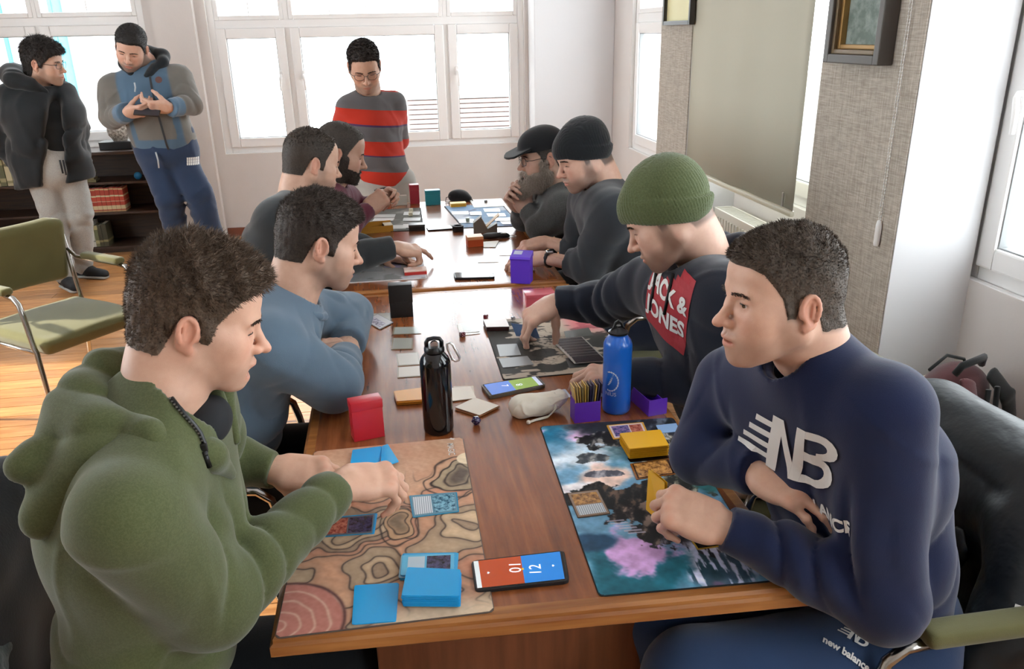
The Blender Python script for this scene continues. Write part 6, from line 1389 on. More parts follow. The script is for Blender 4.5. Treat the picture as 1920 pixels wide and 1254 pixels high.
# ------------------------------------------------------------------ standing man in the striped sweater
def p_striped():
    sk = (.54, .34, .25); p = Person('person', 'standing man in red and grey striped sweater and glasses, looking down', (-.09, 4.78, 0))
    nb = P(692, 178, Y=4.80); hc = P(683, 122, Y=4.72)
    J = dict(pv=P(716, 338, Y=4.80), ch=P(697, 235, Y=4.80), nb=nb, sR=P(648, 202, Y=4.76), sL=P(738, 192, Y=4.84), eR=P(636, 270, Y=4.90), wR=P(680, 300, Y=4.97), eL=P(748, 262, Y=4.95), wL=P(720, 300, Y=4.98))
    for k, x in (('R', -.20), ('L', .04)): J['h'+k] = Vector((x+.03, 4.80, .80)); J['k'+k] = Vector((x, 4.76, .46)); J['a'+k] = Vector((x, 4.82, .09))
    M1 = mat('striped_knit', '#8c1f14', .9, spec=.2, Sheen_Weight=.2); tc = nd(M1, 'ShaderNodeTexCoord'); sx = nd(M1, 'ShaderNodeSeparateXYZ'); lk(M1, tc.outputs['Object'], sx.inputs[0])
    sg = nd(M1, 'ShaderNodeMath', operation='MULTIPLY_ADD'); sg.inputs[1].default_value = .10; lk(M1, sx.outputs['X'], sg.inputs[0]); lk(M1, sx.outputs['Z'], sg.inputs[2])
    zs = [P(700, y, Y=4.66).z for y in (400, 320, 290, 258, 215, 182)]; z0, z1 = .6, 1.5; mr = nd(M1, 'ShaderNodeMapRange'); mr.inputs['From Min'].default_value = z0; mr.inputs['From Max'].default_value = z1; lk(M1, sg.outputs[0], mr.inputs['Value'])
    f = lambda y: (P(702, y, Y=4.66).z-.0-z0)/(z1-z0); RD, GY, PU = '#b3301f', '#5d5a5c', '#4a2f52'
    st = [(0, RD), (f(323), GY), (f(293)-.006, PU), (f(292), RD), (f(266), GY), (f(236)-.006, PU), (f(235), RD), (f(207), GY), (f(172), RD)]
    lk(M1, ramp(M1, mr.outputs[0], st, 'CONSTANT'), bsdf(M1).inputs['Base Color']); bump(M1, noise(M1, coords(M1), 400, 2), .3, .002)
    H = head(p, hc, (.05, -.86, -.52), nb, roll=3, res=.0038, skin=sk, lid=.15, stubble=.45, hair='#1d1511', top=.012, side=.006, nstr=6000, slen=.012, flow=(0, .6, -.2), fluff=.003, brow='#1a120d', sc=1.06, glasses=mat('dark_specs', '#1b1a1c', .3),
             hz=[-.062, -.056, -.02, .010, .012, -.022, -.024, .012, .042, .066, .076, .080])
    underbody(p, J, sk)
    top_garment(p, J, M1, .93, (.064, .056, .052, .044), .009, 'sweater', 51, .005, .003, H=H, hem=P(715, 352, Y=4.70).z, extra=[ell(J['pv']+Vector((0, 0, .04)), (.155, .12, .12))])
    collar(p, nb+Vector((0, -.012, -.012)), (0, -.35, 1), .070, .011, mat('red_rib', '#a52c1d', .9), res=.006)
    trousers(p, J, fabric('stonewashed_denim', '#a8a49e', .25, 200, .5), .98, fold=.006)
    SH = mat('dark_shoe', '#17181b', .6); SO = mat('shoe_sole', '#8c8a86', .7)
    for k in 'LR': shoe(p, J['a'+k], (.1, -1, 0), SH, SO)
    return p.finish()
p_striped()
# ------------------------------------------------------------------ man in the black cap (farthest right)
def p_cap():
    sk = (.50, .33, .26); p = Person('person', 'man in black baseball cap with long grey beard and clasped hands', (.95, 3.5, 0))
    nb = P(1046, 350, Y=3.52); hc = P(1018, 290, Y=3.50)
    J = dict(pv=Vector((.95, 3.5, .56)), ch=Vector((.84, 3.5, .86)), nb=nb, sL=P(1060, 395, Y=3.36), sR=P(1030, 372, Y=3.68), eL=P(1012, 425, Y=3.42), wL=P(988, 392, Y=3.50), eR=P(985, 410, Y=3.66), wR=P(977, 388, Y=3.56))
    seated_legs(J, J['pv'], (-1, 0, 0))
    H = head(p, hc, (-.96, -.10, -.16), nb, roll=0, res=.004, skin=sk, lid=.4, stubble=.7, hair='#2a2622', top=.004, side=.004, nstr=2500, slen=.006, fluff=.001, brow='#2a211b', sc=1.0, beard=(.055, .007, '#857a70', 5000), glasses=mat('thin_specs', '#3d3a38', .3))
    CP = fabric('black_twill', '#121317', .08, 500, .3)
    G = Grid((-.10, -.13, -.02), (.10, .20, .15), .004)
    G.add(ell((0, -.006, .036), (.085, .108, .092)), 0); G.add(ell((0, .043, .044), (.064, .056, .058)), .03)
    G.add(((lambda x, y, z: (z-.16*(y+.02)*0)-.030-.0*x), np.array([-.2, -.2, -.2], np.float32), np.array([.2, .2, .030], np.float32)), .006, sub=True)
    pk = Grid(G.lo, (.10, .20, .15), .004); q = rbox((0, .125, .034), (.074, .062, .0045), .004, np.array([[1, 0, 0], [0, math.cos(.25), -math.sin(.25)], [0, math.sin(.25), math.cos(.25)]])); pk.add(q, 0)
    pk.add(((lambda x, y, z: -(.185-np.sqrt(x*x*1.0+(y)**2))+0*z), np.array([-.2, -.2, -.2], np.float32), np.array([.2, .25, .2], np.float32)), .003, sub=False) if False else None
    cyl = (lambda x, y, z: .172-np.sqrt((x*1.25)**2+y*y)+0*z, np.array([-.2, 0, -.2], np.float32), np.array([.2, .25, .2], np.float32)); f0 = cyl[0]; pk.add((lambda x, y, z: f0(x, y, z), cyl[1], cyl[2]), .003, sub=True)
    G.D = smin(G.D, pk.D, .006); V, F = G.mesh(); p.add('baseball_cap', H['toW'](V), F, CP)
    hand(p, J['wL'], (-.55, .35, .75), (-.4, -.9, .1), 1, dict(m=(50, 52, 54, 56), q=(55, 58, 60, 60), d=(25, 25, 25, 25), spread=.4, th=(30, 10, 10), tdrop=40), skin=sk, res=.0038, armdir=J['eL']-J['wL'], sc=1.05)
    hand(p, J['wR'], (-.55, -.30, .75), (-.4, .9, .1), -1, dict(m=(50, 52, 54, 56), q=(55, 58, 60, 60), d=(25, 25, 25, 25), spread=.4, th=(30, 10, 10), tdrop=40), skin=sk, res=.0045, armdir=J['eR']-J['wR'], sc=1.05)
    underbody(p, J, sk); M1 = fabric('grey_marl_fleece', '#3f403f', .2, 300, .4, heather=.4)
    top_garment(p, J, M1, 1.02, (.072, .060, .058, .044), .009, 'hoodie', 61, .006, .003, H=H)
    pts = [nb+Vector((-.06, -.07, -.05)), nb+Vector((.02, -.095, -.01)), nb+Vector((.085, -.04, -.0)), nb+Vector((.085, .05, .0)), nb+Vector((.0, .09, -.01)), nb+Vector((-.07, .06, -.05))]
    V, F = fieldmesh([([cap(a, b, .026, .030) for a, b in zip(pts, pts[1:])], .02)], .007); p.add('hood', V, F, M1)
    trousers(p, J, fabric('dark_trousers_b', '#202226', .1), 1.0)
    return p.finish()
p_cap()
# ------------------------------------------------------------------ man in the black beanie (third from the camera on the right)
def p_blackbeanie():
    sk = (.56, .36, .28); p = Person('person', 'man in black beanie and charcoal sweater with a wrist watch', (.95, 2.9, 0))
    nb = P(1135, 352, Y=2.93); hc = P(1093, 290, Y=2.92)
    J = dict(pv=Vector((.98, 2.88, .57)), ch=Vector((.87, 2.9, .88)), nb=nb, sL=P(1150, 400, Y=2.73), sR=P(1100, 378, Y=3.10), eL=P(1100, 500, Y=2.80), wL=P(1022, 482, Y=2.95), eR=P(1085, 470, Y=3.10), wR=P(1022, 452, Y=3.22))
    seated_legs(J, J['pv'], (-1, 0, 0))
    H = head(p, hc, (-.93, -.16, -.34), nb, roll=2, res=.0034, skin=sk, lid=.15, stubble=.6, hair='#1c1714', hair_on=False, buzz=.8, brow='#1a120d', sc=.99, mouth=.1, ears=False)
    hand(p, J['wL'], (-.92, .22, -.12), (0, -.2, 1), 1, dict(m=(22, 26, 30, 34), q=(28, 30, 34, 36), d=(16, 16, 18, 20), spread=.8, th=(25, 10, 15), tdrop=30), skin=sk, res=.0034, armdir=J['eL']-J['wL'], arm=.17, sc=1.06)
    hand(p, J['wR'], (-.85, -.10, -.18), (0, -.2, 1), -1, dict(m=(26, 30, 34, 38), q=(30, 32, 36, 38), d=(16, 16, 18, 20), spread=.8, th=(25, 10, 15), tdrop=35), skin=sk, res=.0036, armdir=J['eR']-J['wR'], arm=.16, sc=1.06)
    underbody(p, J, sk); M1 = fabric('charcoal_blue_knit', '#2a2e33', .12, 500, .3)
    beanie(p, H, fabric('black_knit', '#111418', .1, 500, .5), res=.0042, top=.118, tilt=.36, z0=.006, cuff=.052)
    top_garment(p, J, M1, 1.08, (.078, .064, .060, .050), .009, 'sweater', 71, .006, .003, H=H, slv=(.42, .40))
    collar(p, nb+Vector((-.01, 0, -.016)), Vector(hc)-nb, .070, .010, M1, res=.007)
    wc = J['wL'].lerp(J['eL'], .10); V, F = fieldmesh([(band(wc, J['eL']-J['wL'], .031, .0035, 0)+[cap(wc+(J['eL']-J['wL']).normalized()*q, wc+(J['eL']-J['wL']).normalized()*q, .0) for q in ()], .003)], .003)
    V2, F2 = fieldmesh([(band(wc+(J['eL']-J['wL']).normalized()*.006, J['eL']-J['wL'], .032, .006, 0), .003)], .003); p.add('watch_strap', np.concatenate([V, V2]), np.concatenate([F, F2+len(V)]), mat('watch_black', '#15171b', .5))
    V, F = fieldmesh([([rbox(wc+Vector((0, -.012, .028)), (.014, .014, .005), .004)], 0)], .0025); p.add('watch_case', V, F, mat('watch_steel', '#9a9ea3', .2, .9))
    trousers(p, J, fabric('dark_trousers_c', '#1b2233', .1), 1.0)
    return p.finish()
p_blackbeanie()
# ------------------------------------------------------------------ man in the green beanie (second on the right)
def p_greenbeanie():
    sk = (.58, .385, .30); p = Person('person', 'man in green beanie and black hoodie with red chest print reaching across the table', (1.0, 1.82, 0))
    nb = P(1318, 488, Y=1.86); hc = P(1250, 400, Y=1.83)
    J = dict(pv=Vector((.90, 1.80, .56)), ch=Vector((.80, 1.83, .90)), nb=nb, sL=P(1372, 560, Y=1.66), sR=P(1215, 530, Y=2.03), eR=P(1135, 568, Y=2.17), wR=P(1040, 565, Y=2.21), eL=P(1325, 722, Y=1.73), wL=P(1178, 703, Y=1.80))
    seated_legs(J, J['pv'], (-1, 0, 0))
    H = head(p, hc, (-.86, .24, -.52), nb, roll=6, res=.0026, skin=sk, lid=.12, stubble=.72, stub_col=(.15, .085, .055), hair='#3a2b1f', hair_on=False, buzz=.7, brow='#33251a', sc=1.0, mouth=.05, ears=False)
    hand(p, J['wR'], (-.86, -.16, -.48), (-.35, -.2, .9), -1, dict(m=(34, 44, 54, 60), q=(30, 38, 44, 50), d=(18, 22, 24, 24), spread=.7, th=(28, 5, 18), tdrop=58), skin=sk, res=.003, armdir=J['eR']-J['wR'], sc=1.06)
    hand(p, J['wL'], (-.93, .26, -.05), (-.1, -.15, 1), 1, dict(m=(30, 34, 38, 44), q=(36, 38, 42, 46), d=(20, 20, 22, 24), spread=1.0, th=(25, 10, 15), tdrop=40), skin=sk, res=.003, armdir=J['eL']-J['wL'], sc=1.04)
    underbody(p, J, sk); M1 = fabric('black_navy_fleece', '#161b28', .12, 560, .35)
    beanie(p, H, fabric('olive_green_knit', '#4b5433', .14, 420, .6, heather=.3), res=.003, top=.122, tilt=.45, slouch=.0, z0=.000, cuff=.060)
    top_garment(p, J, M1, 1.06, (.078, .064, .062, .044), .0065, 'hoodie', 81, .0075, .003, H=H, ncr=.070)
    pts = [nb+Vector((-.085, .015, -.115)), nb+Vector((-.07, -.05, -.06)), nb+Vector((.0, -.095, -.015)), nb+Vector((.075, -.075, .012)), nb+Vector((.115, .0, .022)), nb+Vector((.08, .08, .012)), nb+Vector((.0, .10, -.01)), nb+Vector((-.065, .07, -.05)), nb+Vector((-.09, .035, -.115))]
    rr = [.014, .022, .030, .036, .040, .036, .028, .020, .014]
    V, F = fieldmesh([([cap(a, b, ra, rb) for a, b, ra, rb in zip(pts, pts[1:], rr, rr[1:])]+[cap(nb+Vector((.11, 0, .0)), nb+Vector((.15, -.01, -.06)), .05, .04)], .02)], .006, disp=folds([(pts[3], pts[5], .2, .006, 70)], .003, 8)); p.add('hood', V, F, M1)
    p.finish(); hd = [o for o in p.root.children if o.name.startswith('hoodie')][0]
    # chest print
    c0 = P(1238, 575, Y=1.83); n = Vector((-.62, -.72, .05)); ux = Vector((.74, -.66, -.12)); uy = Vector((-.03, -.08, 1.0))
    RP = mat('red_print', '#9e2630', .7); S_ = .098; o_ = P(1240, 578, Y=1.75)
    decal(p, hd, 'red_print_square', flatmesh([[(-S_*.80, -S_), (S_*.80, -S_), (S_*.80, S_), (-S_*.80, S_)]]), o_, ux, uy, RP, .012, .002, reach=.25)
    decal(p, hd, 'printed_letters', textbm('JACK &', .058, 0, .012, .0022, .78, 'CENTER'), o_, ux, uy, WPR, .010, .004, reach=.25)
    decal(p, hd, 'printed_letters', textbm('JONES', .062, 0, -.055, .0022, .82, 'CENTER'), o_, ux, uy, WPR, .010, .004, reach=.25)
    return p
PGB = p_greenbeanie()
# ------------------------------------------------------------------ the two standing men by the bookcase
def p_coat():
    sk = (.55, .36, .27); p = Person('person', 'standing man in open black coat and light grey joggers with glasses, by the bookcase', (-2.2, 5.95, 0))
    nb = P(72, 158, Y=5.93); hc = P(82, 116, Y=5.90)
    J = dict(pv=P(100, 300, Y=5.92), ch=P(82, 215, Y=5.92), nb=nb, sR=P(20, 185, Y=5.88), sL=P(118, 178, Y=6.0), eR=P(2, 255, Y=5.95), wR=P(30, 300, Y=6.0), eL=P(145, 240, Y=6.08), wL=P(150, 300, Y=6.05))
    J['hR'] = P(80, 320, Y=5.9); J['hL'] = P(125, 318, Y=5.95); J['kR'] = P(95, 400, Y=5.88); J['kL'] = P(150, 400, Y=5.95); J['aR'] = Vector((P(105, 470, Y=5.75).x, 5.80, .10)); J['aL'] = P(152, 483, Y=6.05); J['aL'].z = .10
    H = head(p, hc, (.95, -.12, -.16), nb, roll=4, res=.0045, skin=sk, lid=.6, stubble=.5, hair='#1b1512', top=.024, side=.013, nstr=6000, slen=.022, flow=(0, .2, -.6), fluff=.004, brow='#15100c', sc=1.13, glasses=mat('dark_specs_b', '#1c1b1d', .3), mouth=.1,
             hz=[-.085, -.080, -.05, -.01, .0, -.020, -.022, .004, .022, .040, .052, .058])
    hand(p, J['wL'], (.1, 0, -1), (1, 0, 0), 1, REST, skin=sk, res=.006, armdir=J['eL']-J['wL'], sc=1.1)
    underbody(p, J, sk)
    T1 = fabric('black_tee', '#1c2023', .1, 300, .3); M1 = fabric('black_softshell', '#15191c', .15, 200, .25, rough=.7)
    V, F = fieldmesh([(torso_prims(J['pv']+Vector((0, 0, .06)), J['ch'], nb-Vector((0, 0, .03)), J['sL'].lerp(J['sR'], .12), J['sR'].lerp(J['sL'], .12), 1.0), .05)], .012, disp=folds([(J['pv'], J['ch'], .3, .006, 50)], .003, 2), cuts=[(cap(nb, hc, .075, .08), .01)]); p.add('tee_shirt', V, F, T1)
    HZ = P(60, 347, Y=5.85).z
    # open coat: shell with the front cut away
    fr = (J['ch']+Vector((.12, -.20, 0))); gT = torso_prims(J['pv']+Vector((-.02, 0, -.08)), J['ch'], nb-Vector((0, 0, .02)), J['sL'], J['sR'], 1.30)
    gT.append(ecap(J['pv']+Vector((-.03, .02, -.22)), J['ch'], (1, .3, 0), .25, .19, .22, .17))
    cut = ecap(P(98, 365, Y=5.70), P(100, 170, Y=5.72), (1, .2, 0), .075, .20, .055, .17)
    gr = [(gT, .05)]+[(arm_prims(J['s'+k], J['e'+k], J['w'+k], (.088, .078, .076, .062)), .02) for k in 'LR']
    V, F = fieldmesh(gr, .012, k2=.03, disp=folds([(J['pv'], J['ch'], .4, .010, 28), (J['eR'], J['wR'], .12, .008, 70), (J['eL'], J['wL'], .12, .008, 70)], .006, 6), cuts=[(cut, .02), (cap(nb, hc, .085, .10), .01), (cutoff(J['wL'], J['wL']-J['eL']), .004), ((lambda x, y, z: z-HZ-.10*(x+2.2)+0*y, np.array([-5, 3, 0], np.float32), np.array([1, 9, HZ+.1], np.float32)), .01)]); p.add('coat', V, F, M1)
    hd = [nb+Vector((.07, -.09, -.05)), nb+Vector((.0, -.12, .0)), nb+Vector((-.10, -.10, .04)), nb+Vector((-.15, .0, .06)), nb+Vector((-.10, .11, .05)), nb+Vector((.02, .12, .03)), nb+Vector((.11, .06, .02)), nb+Vector((.13, -.01, -.0))]
    V, F = fieldmesh([([cap(a, b, r1, r2) for a, b, r1, r2 in zip(hd, hd[1:], (.02, .035, .055, .07, .055, .04, .03), (.035, .055, .07, .055, .04, .03, .015))], .03)], .009, disp=folds([(hd[1], hd[4], .3, .008, 60)], .005, 4)); p.add('hood', V, F, M1)
    trousers(p, J, fabric('light_grey_jersey', '#9c9b96', .12, 300, .3, heather=.3), 1.12, name='joggers', fold=.008, ank=.062)
    SH = mat('black_canvas', '#14171a', .7); SO = mat('grey_sole', '#9c9b97', .7)
    shoe(p, J['aL'], (.85, -.35, 0), SH, SO); shoe(p, J['aR'], (.6, -.8, 0), SH, SO)
    p.finish(); jg = [o for o in p.root.children if o.name.startswith('joggers')][0]
    WC = mat('dark_cord', '#25272a', .8)
    for a, b in ((P(112, 300, Y=5.78), P(118, 325, Y=5.78)), (P(118, 300, Y=5.78), P(124, 328, Y=5.78))): ropes(p, jg, 'drawcord', [a, a.lerp(b, .5), b], .006, WC)
    return p
p_coat()
def p_hoodie():
    sk = (.54, .35, .27); p = Person('person', 'standing man in blue and grey zip hoodie and navy joggers looking down at his phone', (-1.45, 5.65, 0))
    nb = P(272, 118, Y=5.70); hc = P(246, 88, Y=5.62)
    J = dict(pv=P(308, 262, Y=5.70), ch=P(284, 180, Y=5.70), nb=nb, sR=P(212, 165, Y=5.66), sL=P(336, 145, Y=5.72), eR=P(208, 222, Y=5.66), wR=P(238, 212, Y=5.44), eL=P(360, 196, Y=5.62), wL=P(318, 202, Y=5.44))
    J['hR'] = P(290, 296, Y=5.70); J['hL'] = P(332, 290, Y=5.72); J['kR'] = P(318, 375, Y=5.62); J['kL'] = P(372, 362, Y=5.64); J['aR'] = Vector((P(330, 440, Y=5.7).x, 5.72, .10)); J['aL'] = Vector((P(405, 450, Y=5.7).x, 5.72, .10))
    H = head(p, hc, (-.05, -.88, -.48), nb, roll=-14, res=.0045, skin=sk, lid=.12, stubble=.85, hair='#141110', top=.012, side=.005, nstr=5000, slen=.006, fluff=.001, brow='#100c0a', sc=1.07, mouth=.25, wide=1.03)
    hand(p, J['wR'], (.90, -.15, .12), (.0, -.75, -.55), -1, dict(m=(30, 34, 38, 42), q=(40, 44, 46, 48), d=(20, 22, 24, 24), spread=.4, th=(22, 5, 15), tdrop=45), skin=sk, res=.0045, armdir=J['eR']-J['wR'], sc=1.1)
    hand(p, J['wL'], (-.92, -.15, .10), (.0, -.75, -.55), 1, dict(m=(30, 34, 38, 42), q=(40, 44, 46, 48), d=(20, 22, 24, 24), spread=.4, th=(22, 5, 15), tdrop=45), skin=sk, res=.0045, armdir=J['eL']-J['wL'], sc=1.15)
    underbody(p, J, sk); M1 = fabric('two_tone_fleece', '#4d6c8a', .14, 300, .3, attr=True); ctr = np.array(J['ch']); pv = np.array(J['pv'])
    bl, gy = np.array(srgb('#4f667a')), np.array(srgb('#6c6862'))
    def col(V):
        dx = V[:, 0]-(ctr[0]+(V[:, 2]-ctr[2])*(pv[0]-ctr[0])/(pv[2]-ctr[2])); ax = np.abs(dx); c = np.tile(bl, (len(V), 1))
        arm = sst(.150, .165, ax+(.0)*(V[:, 2])); front = sst(5.64, 5.60, V[:, 1])*(ax < .17)*0
        hemz = sst(pv[2]+.045, pv[2]+.035, V[:, 2]); pk = (V[:, 2] < pv[2]+.20)*(V[:, 2] > pv[2]+.015)*(ax < .12); m = np.clip(arm+pk, 0, 1)
        cuff = np.minimum(np.linalg.norm(V-np.array(J['wR']), axis=1), np.linalg.norm(V-np.array(J['wL']), axis=1)) < .10
        return np.where(cuff[:, None], bl*1.15, c+(gy-c)*m[:, None]).astype(np.float32)
    top_garment(p, J, M1, 1.16, (.082, .070, .068, .054), .0085, 'hoodie', 91, .007, .004, H=H, belly=1.08, col=col, hem=P(310, 292, Y=5.55).z, extra=[ell(J['pv']+Vector((0, -.01, .02)), (.19, .15, .12))])
    BK = fabric('black_fleece', '#1a1e22', .1); hd = [nb+Vector((-.07, -.09, -.06)), nb+Vector((-.11, -.03, .0)), nb+Vector((-.09, .06, .04)), nb+Vector((.0, .10, .05)), nb+Vector((.10, .05, .03)), nb+Vector((.12, -.03, .0)), nb+Vector((.02, -.11, -.08))]
    V, F = fieldmesh([([cap(a, b, r1, r2) for a, b, r1, r2 in zip(hd, hd[1:], (.02, .03, .038, .045, .040, .032), (.03, .038, .045, .040, .032, .018))], .03)], .009, disp=folds([(hd[0], hd[5], .3, .006, 60)], .004, 4)); p.add('hood', V, F, BK)
    NV = fabric('navy_jersey', '#27364f', .1, 300, .3); trousers(p, J, NV, 1.2, name='joggers', fold=.007, ank=.062)
    SH = mat('dark_sneaker', '#1b1d22', .6); SO = mat('sneaker_sole', '#a5a39e', .7)
    for k in 'LR': shoe(p, J['a'+k], (-.1, -1, 0), SH, SO)
    p.finish(); hz = [o for o in p.root.children if o.name.startswith('hoodie')][0]; jg = [o for o in p.root.children if o.name.startswith('joggers')][0]
    decal(p, hz, 'zip', flatmesh([[(-.006, -.26), (.006, -.26), (.006, .20), (-.006, .20)]]), P(291, 205, Y=5.5), (1, 0, .1), (.12, 0, 1), mat('dark_zip', '#24292e', .4), .02, .004, reach=.3)
    decal(p, hz, 'round_badge', flatmesh([[(.02*math.cos(t), .02*math.sin(t)) for t in [k*math.pi/6 for k in range(12)]]]), P(291, 151, Y=5.5), (1, 0, .1), (.0, 0, 1), mat('brown_patch', '#5a3a36', .7), .02, .004, reach=.3)
    for i, s in enumerate(('BILLABONG', 'ACTIVE', 'CLUB')[:0] or ('BUILDING', 'NATURE', 'CREATE')[:0]): pass
    for i in range(3):
        decal(p, jg, 'printed_bar', flatmesh([[(-.045+.012*k, -.008), (-.036+.012*k, -.008), (-.036+.012*k, .008), (-.045+.012*k, .008)] for k in range(7)]), P(367, 303+5*i, Y=5.5), (1, .3, -.1), (.1, 0, 1), WPR, .03, .004, reach=.3)
    for a, b in ((P(292, 285, Y=5.53), P(298, 315, Y=5.53)), (P(252, 155, Y=5.52), P(253, 172, Y=5.50))): ropes(p, jg if a.z < 1.1 else hz, 'drawcord', [a, a.lerp(b, .5)+Vector((.004, 0, 0)), b], .005, mat('pale_cord', '#a9aeb3', .7))
    ph = MB(); ph.box((0, 0, 0), (.15, .075, .009), None, .003); o = ph.build('smartphone', plain('#15171a', .3), loc=P(276, 210, Y=5.40), rot=(.55, .12, .05)); tag(o, 'dark smartphone held in both hands by the man in the blue and grey hoodie', 'phone')
    sg = MB(); sg.mm((-.070, -.034, .0046), (.070, .034, .0052)); sg.build('screen', plain('#2a3038', .1), o)
    return p
p_hoodie()
# ------------------------------------------------------------------ chairs
CHG = fabric('green_upholstery', '#615e3a', .12, 700, .5); CHR = mat('chrome_tube', '#a9a7a2', .18, 1.0)
def make_chair():
    t = empty('armchair', (0, 0, 0))
    V, F = fieldmesh([([rbox((0, .012, .435), (.240, .250, .034), .026), ell((0, .02, .460), (.20, .20, .022))], .03)], .012, disp=lambda x, y, z: -.004*sst(.015, .0, np.abs(z-.447))*1.0+0*x+0*y)
    link('seat', np_mesh('seat', V, F), CHG, t)
    R = np.array(Matrix.Rotation(math.radians(10), 3, 'X'))
    V, F = fieldmesh([([rbox((0, -.255, .70), (.235, .026, .145), .024, R), rbox((0, -.262, .72), (.19, .026, .135), .024, R)], .03)], .011, disp=lambda x, y, z: .030*(x*x)/.055*-.3+0*y+0*z)
    link('backrest', np_mesh('backrest', V, F), CHG, t)
    for s in (-1, 1):
        V, F = fieldmesh([([rbox((s*.262, -.01, .672), (.027, .135, .016), .013)], 0)], .007); link('armrest', np_mesh('armrest', V, F), CHG, t)
        mb = MB(); mb.tube([(s*.262, .10, .655), (s*.262, .150, .650), (s*.262, .180, .625), (s*.262, .192, .58), (s*.262, .215, .44), (s*.262, .225, .42), (s*.262, .245, .02), (s*.262, .245, .0)], .011, 10); mb.build('leg', CHR, t, smooth=True)
        mb = MB(); mb.tube([(s*.262, .10, .655), (s*.262, -.15, .655), (s*.258, -.20, .66), (s*.240, -.235, .70)], .009, 8); mb.build('arm_rail', CHR, t, smooth=True)
        mb = MB(); mb.tube([(s*.240, -.245, .78), (s*.243, -.225, .58), (s*.245, -.205, .42), (s*.250, -.27, .0)], .011, 10); mb.build('leg', CHR, t, smooth=True)
        mb = MB(); mb.tube([(s*.250, -.21, .415), (s*.255, .20, .418)], .009, 8); mb.build('seat_rail', CHR, t, smooth=True)
    return t
def copy_tree(o, parent=None):
    c = o.copy(); COL.objects.link(c); c.parent = parent
    for ch in o.children: copy_tree(ch, c)
    return c
CH0 = make_chair(); first = True
GRP = 'green upholstered armchairs around the tables'
for (x, y, fx, fy, lab) in [(-1.50, 3.68, .79, -.61, 'empty olive green armchair with chrome frame standing away from the table, on the left'),
        (-.46, 1.12, 1, .03, 'olive green armchair under the man in the green hoodie'), (-.50, 1.93, 1, 0, 'olive green armchair under the man in the faded blue sweatshirt'),
        (-.36, 3.02, 1, 0, 'olive green armchair under the man in the charcoal sweater, its pale back behind his shoulder'), (-.34, 3.62, 1, 0, 'olive green armchair under the man in maroon'),
        (.95, 1.215, -1, .0, 'armchair with grey green armrest and chrome leg under the man in the navy sweatshirt'), (.92, 1.84, -1, 0, 'armchair under the man in the green beanie'),
        (1.0, 2.88, -1, 0, 'armchair under the man in the black beanie'), (.98, 3.50, -1, 0, 'armchair under the man in the black cap')]:
    c = CH0 if first else copy_tree(CH0); first = False
    c.location = (x, y, 0); c.rotation_euler = (0, 0, math.atan2(-fx, fy)); tag(c, lab, 'chair', GRP)
# ------------------------------------------------------------------ bookcase with its books
DW = mat('dark_bookcase_wood', '#33231b', .5); _v = coords(DW, 'Object', (1, 12, 12)); lk(DW, ramp(DW, noise(DW, _v, 5, 5), [(.3, '#2a1b14'), (.7, '#47301f')]), bsdf(DW).inputs['Base Color'])
bc_ = empty('bookcase', (-2.72, 6.93, 0)); tag(bc_, 'low dark wooden bookcase under the left window behind the two standing men', 'bookcase')
L0, R0 = -.95, .90
mb = MB(); mb.mm((L0-.01, -.19, .785), (R0+.01, .17, .81), .003); mb.build('top_board', DW, bc_)
for z in (.035, .315, .555): mb = MB(); mb.mm((L0+.02, -.175, z), (R0-.02, .15, z+.018), .002); mb.build('shelf', DW, bc_)
for x in (L0, R0-.02): mb = MB(); mb.mm((x, -.18, 0), (x+.02, .16, .785), .002); mb.build('side_panel', DW, bc_)
mb = MB(); mb.mm((L0, .155, .03), (R0, .165, .785)); mb.build('back_panel', DW, bc_)
mb = MB(); mb.mm((L0+.02, -.15, 0), (R0-.02, -.135, .035)); mb.build('plinth', DW, bc_)
BKM = {}
def bookmat(kind):
    if kind in BKM: return BKM[kind]
    m = mat('book_'+kind, '#888888', .5); tc = nd(m, 'ShaderNodeTexCoord'); s = nd(m, 'ShaderNodeSeparateXYZ'); lk(m, tc.outputs['Generated'], s.inputs[0])
    st = {'red': [(0, '#b08a60'), (.06, '#a2402c'), (.10, '#c9b48e'), (.26, '#a83a28'), (.42, '#c8bfa0'), (.44, '#b9452e'), (.62, '#cdbf9b'), (.68, '#a83c2a'), (.90, '#c9b184'), (.95, '#9c3b2a')],
          'cream': [(0, '#b8ad8c'), (.1, '#8f8a66'), (.2, '#c4bb98'), (.75, '#6f6a4c'), (.85, '#bdb38e')], 'green': [(0, '#6f7050'), (.15, '#a59f78'), (.3, '#63684a'), (.8, '#a79f75')], 'white': [(0, '#c9c7bd'), (.2, '#8a8a85'), (.25, '#c9c7bd')], 'dark': [(0, '#4a4632'), (.2, '#8a8058'), (.3, '#3f3d2c')]}[kind]
    lk(m, ramp(m, s.outputs['Z'], st, 'CONSTANT'), bsdf(m).inputs['Base Color']); BKM[kind] = m; return m
PG_ = plain('#cfc7b4', .8)
def book(x, z, w, h, kind, lab, grp, d=.14, tilt=0):
    e = empty('book', (x, 6.78, z)); e.rotation_euler = (0, tilt, 0); tag(e, lab, 'book', grp)
    m = MB(); m.mm((-w/2, 0, 0), (w/2, .004, h), .0012); m.mm((-w/2, .002, 0), (-w/2+.002, d, h)); m.mm((w/2-.002, .002, 0), (w/2, d, h)); m.build('cover', bookmat(kind), e)
    m = MB(); m.mm((-w/2+.002, .004, .003), (w/2-.002, d-.004, h-.004)); m.build('pages', PG_, e)
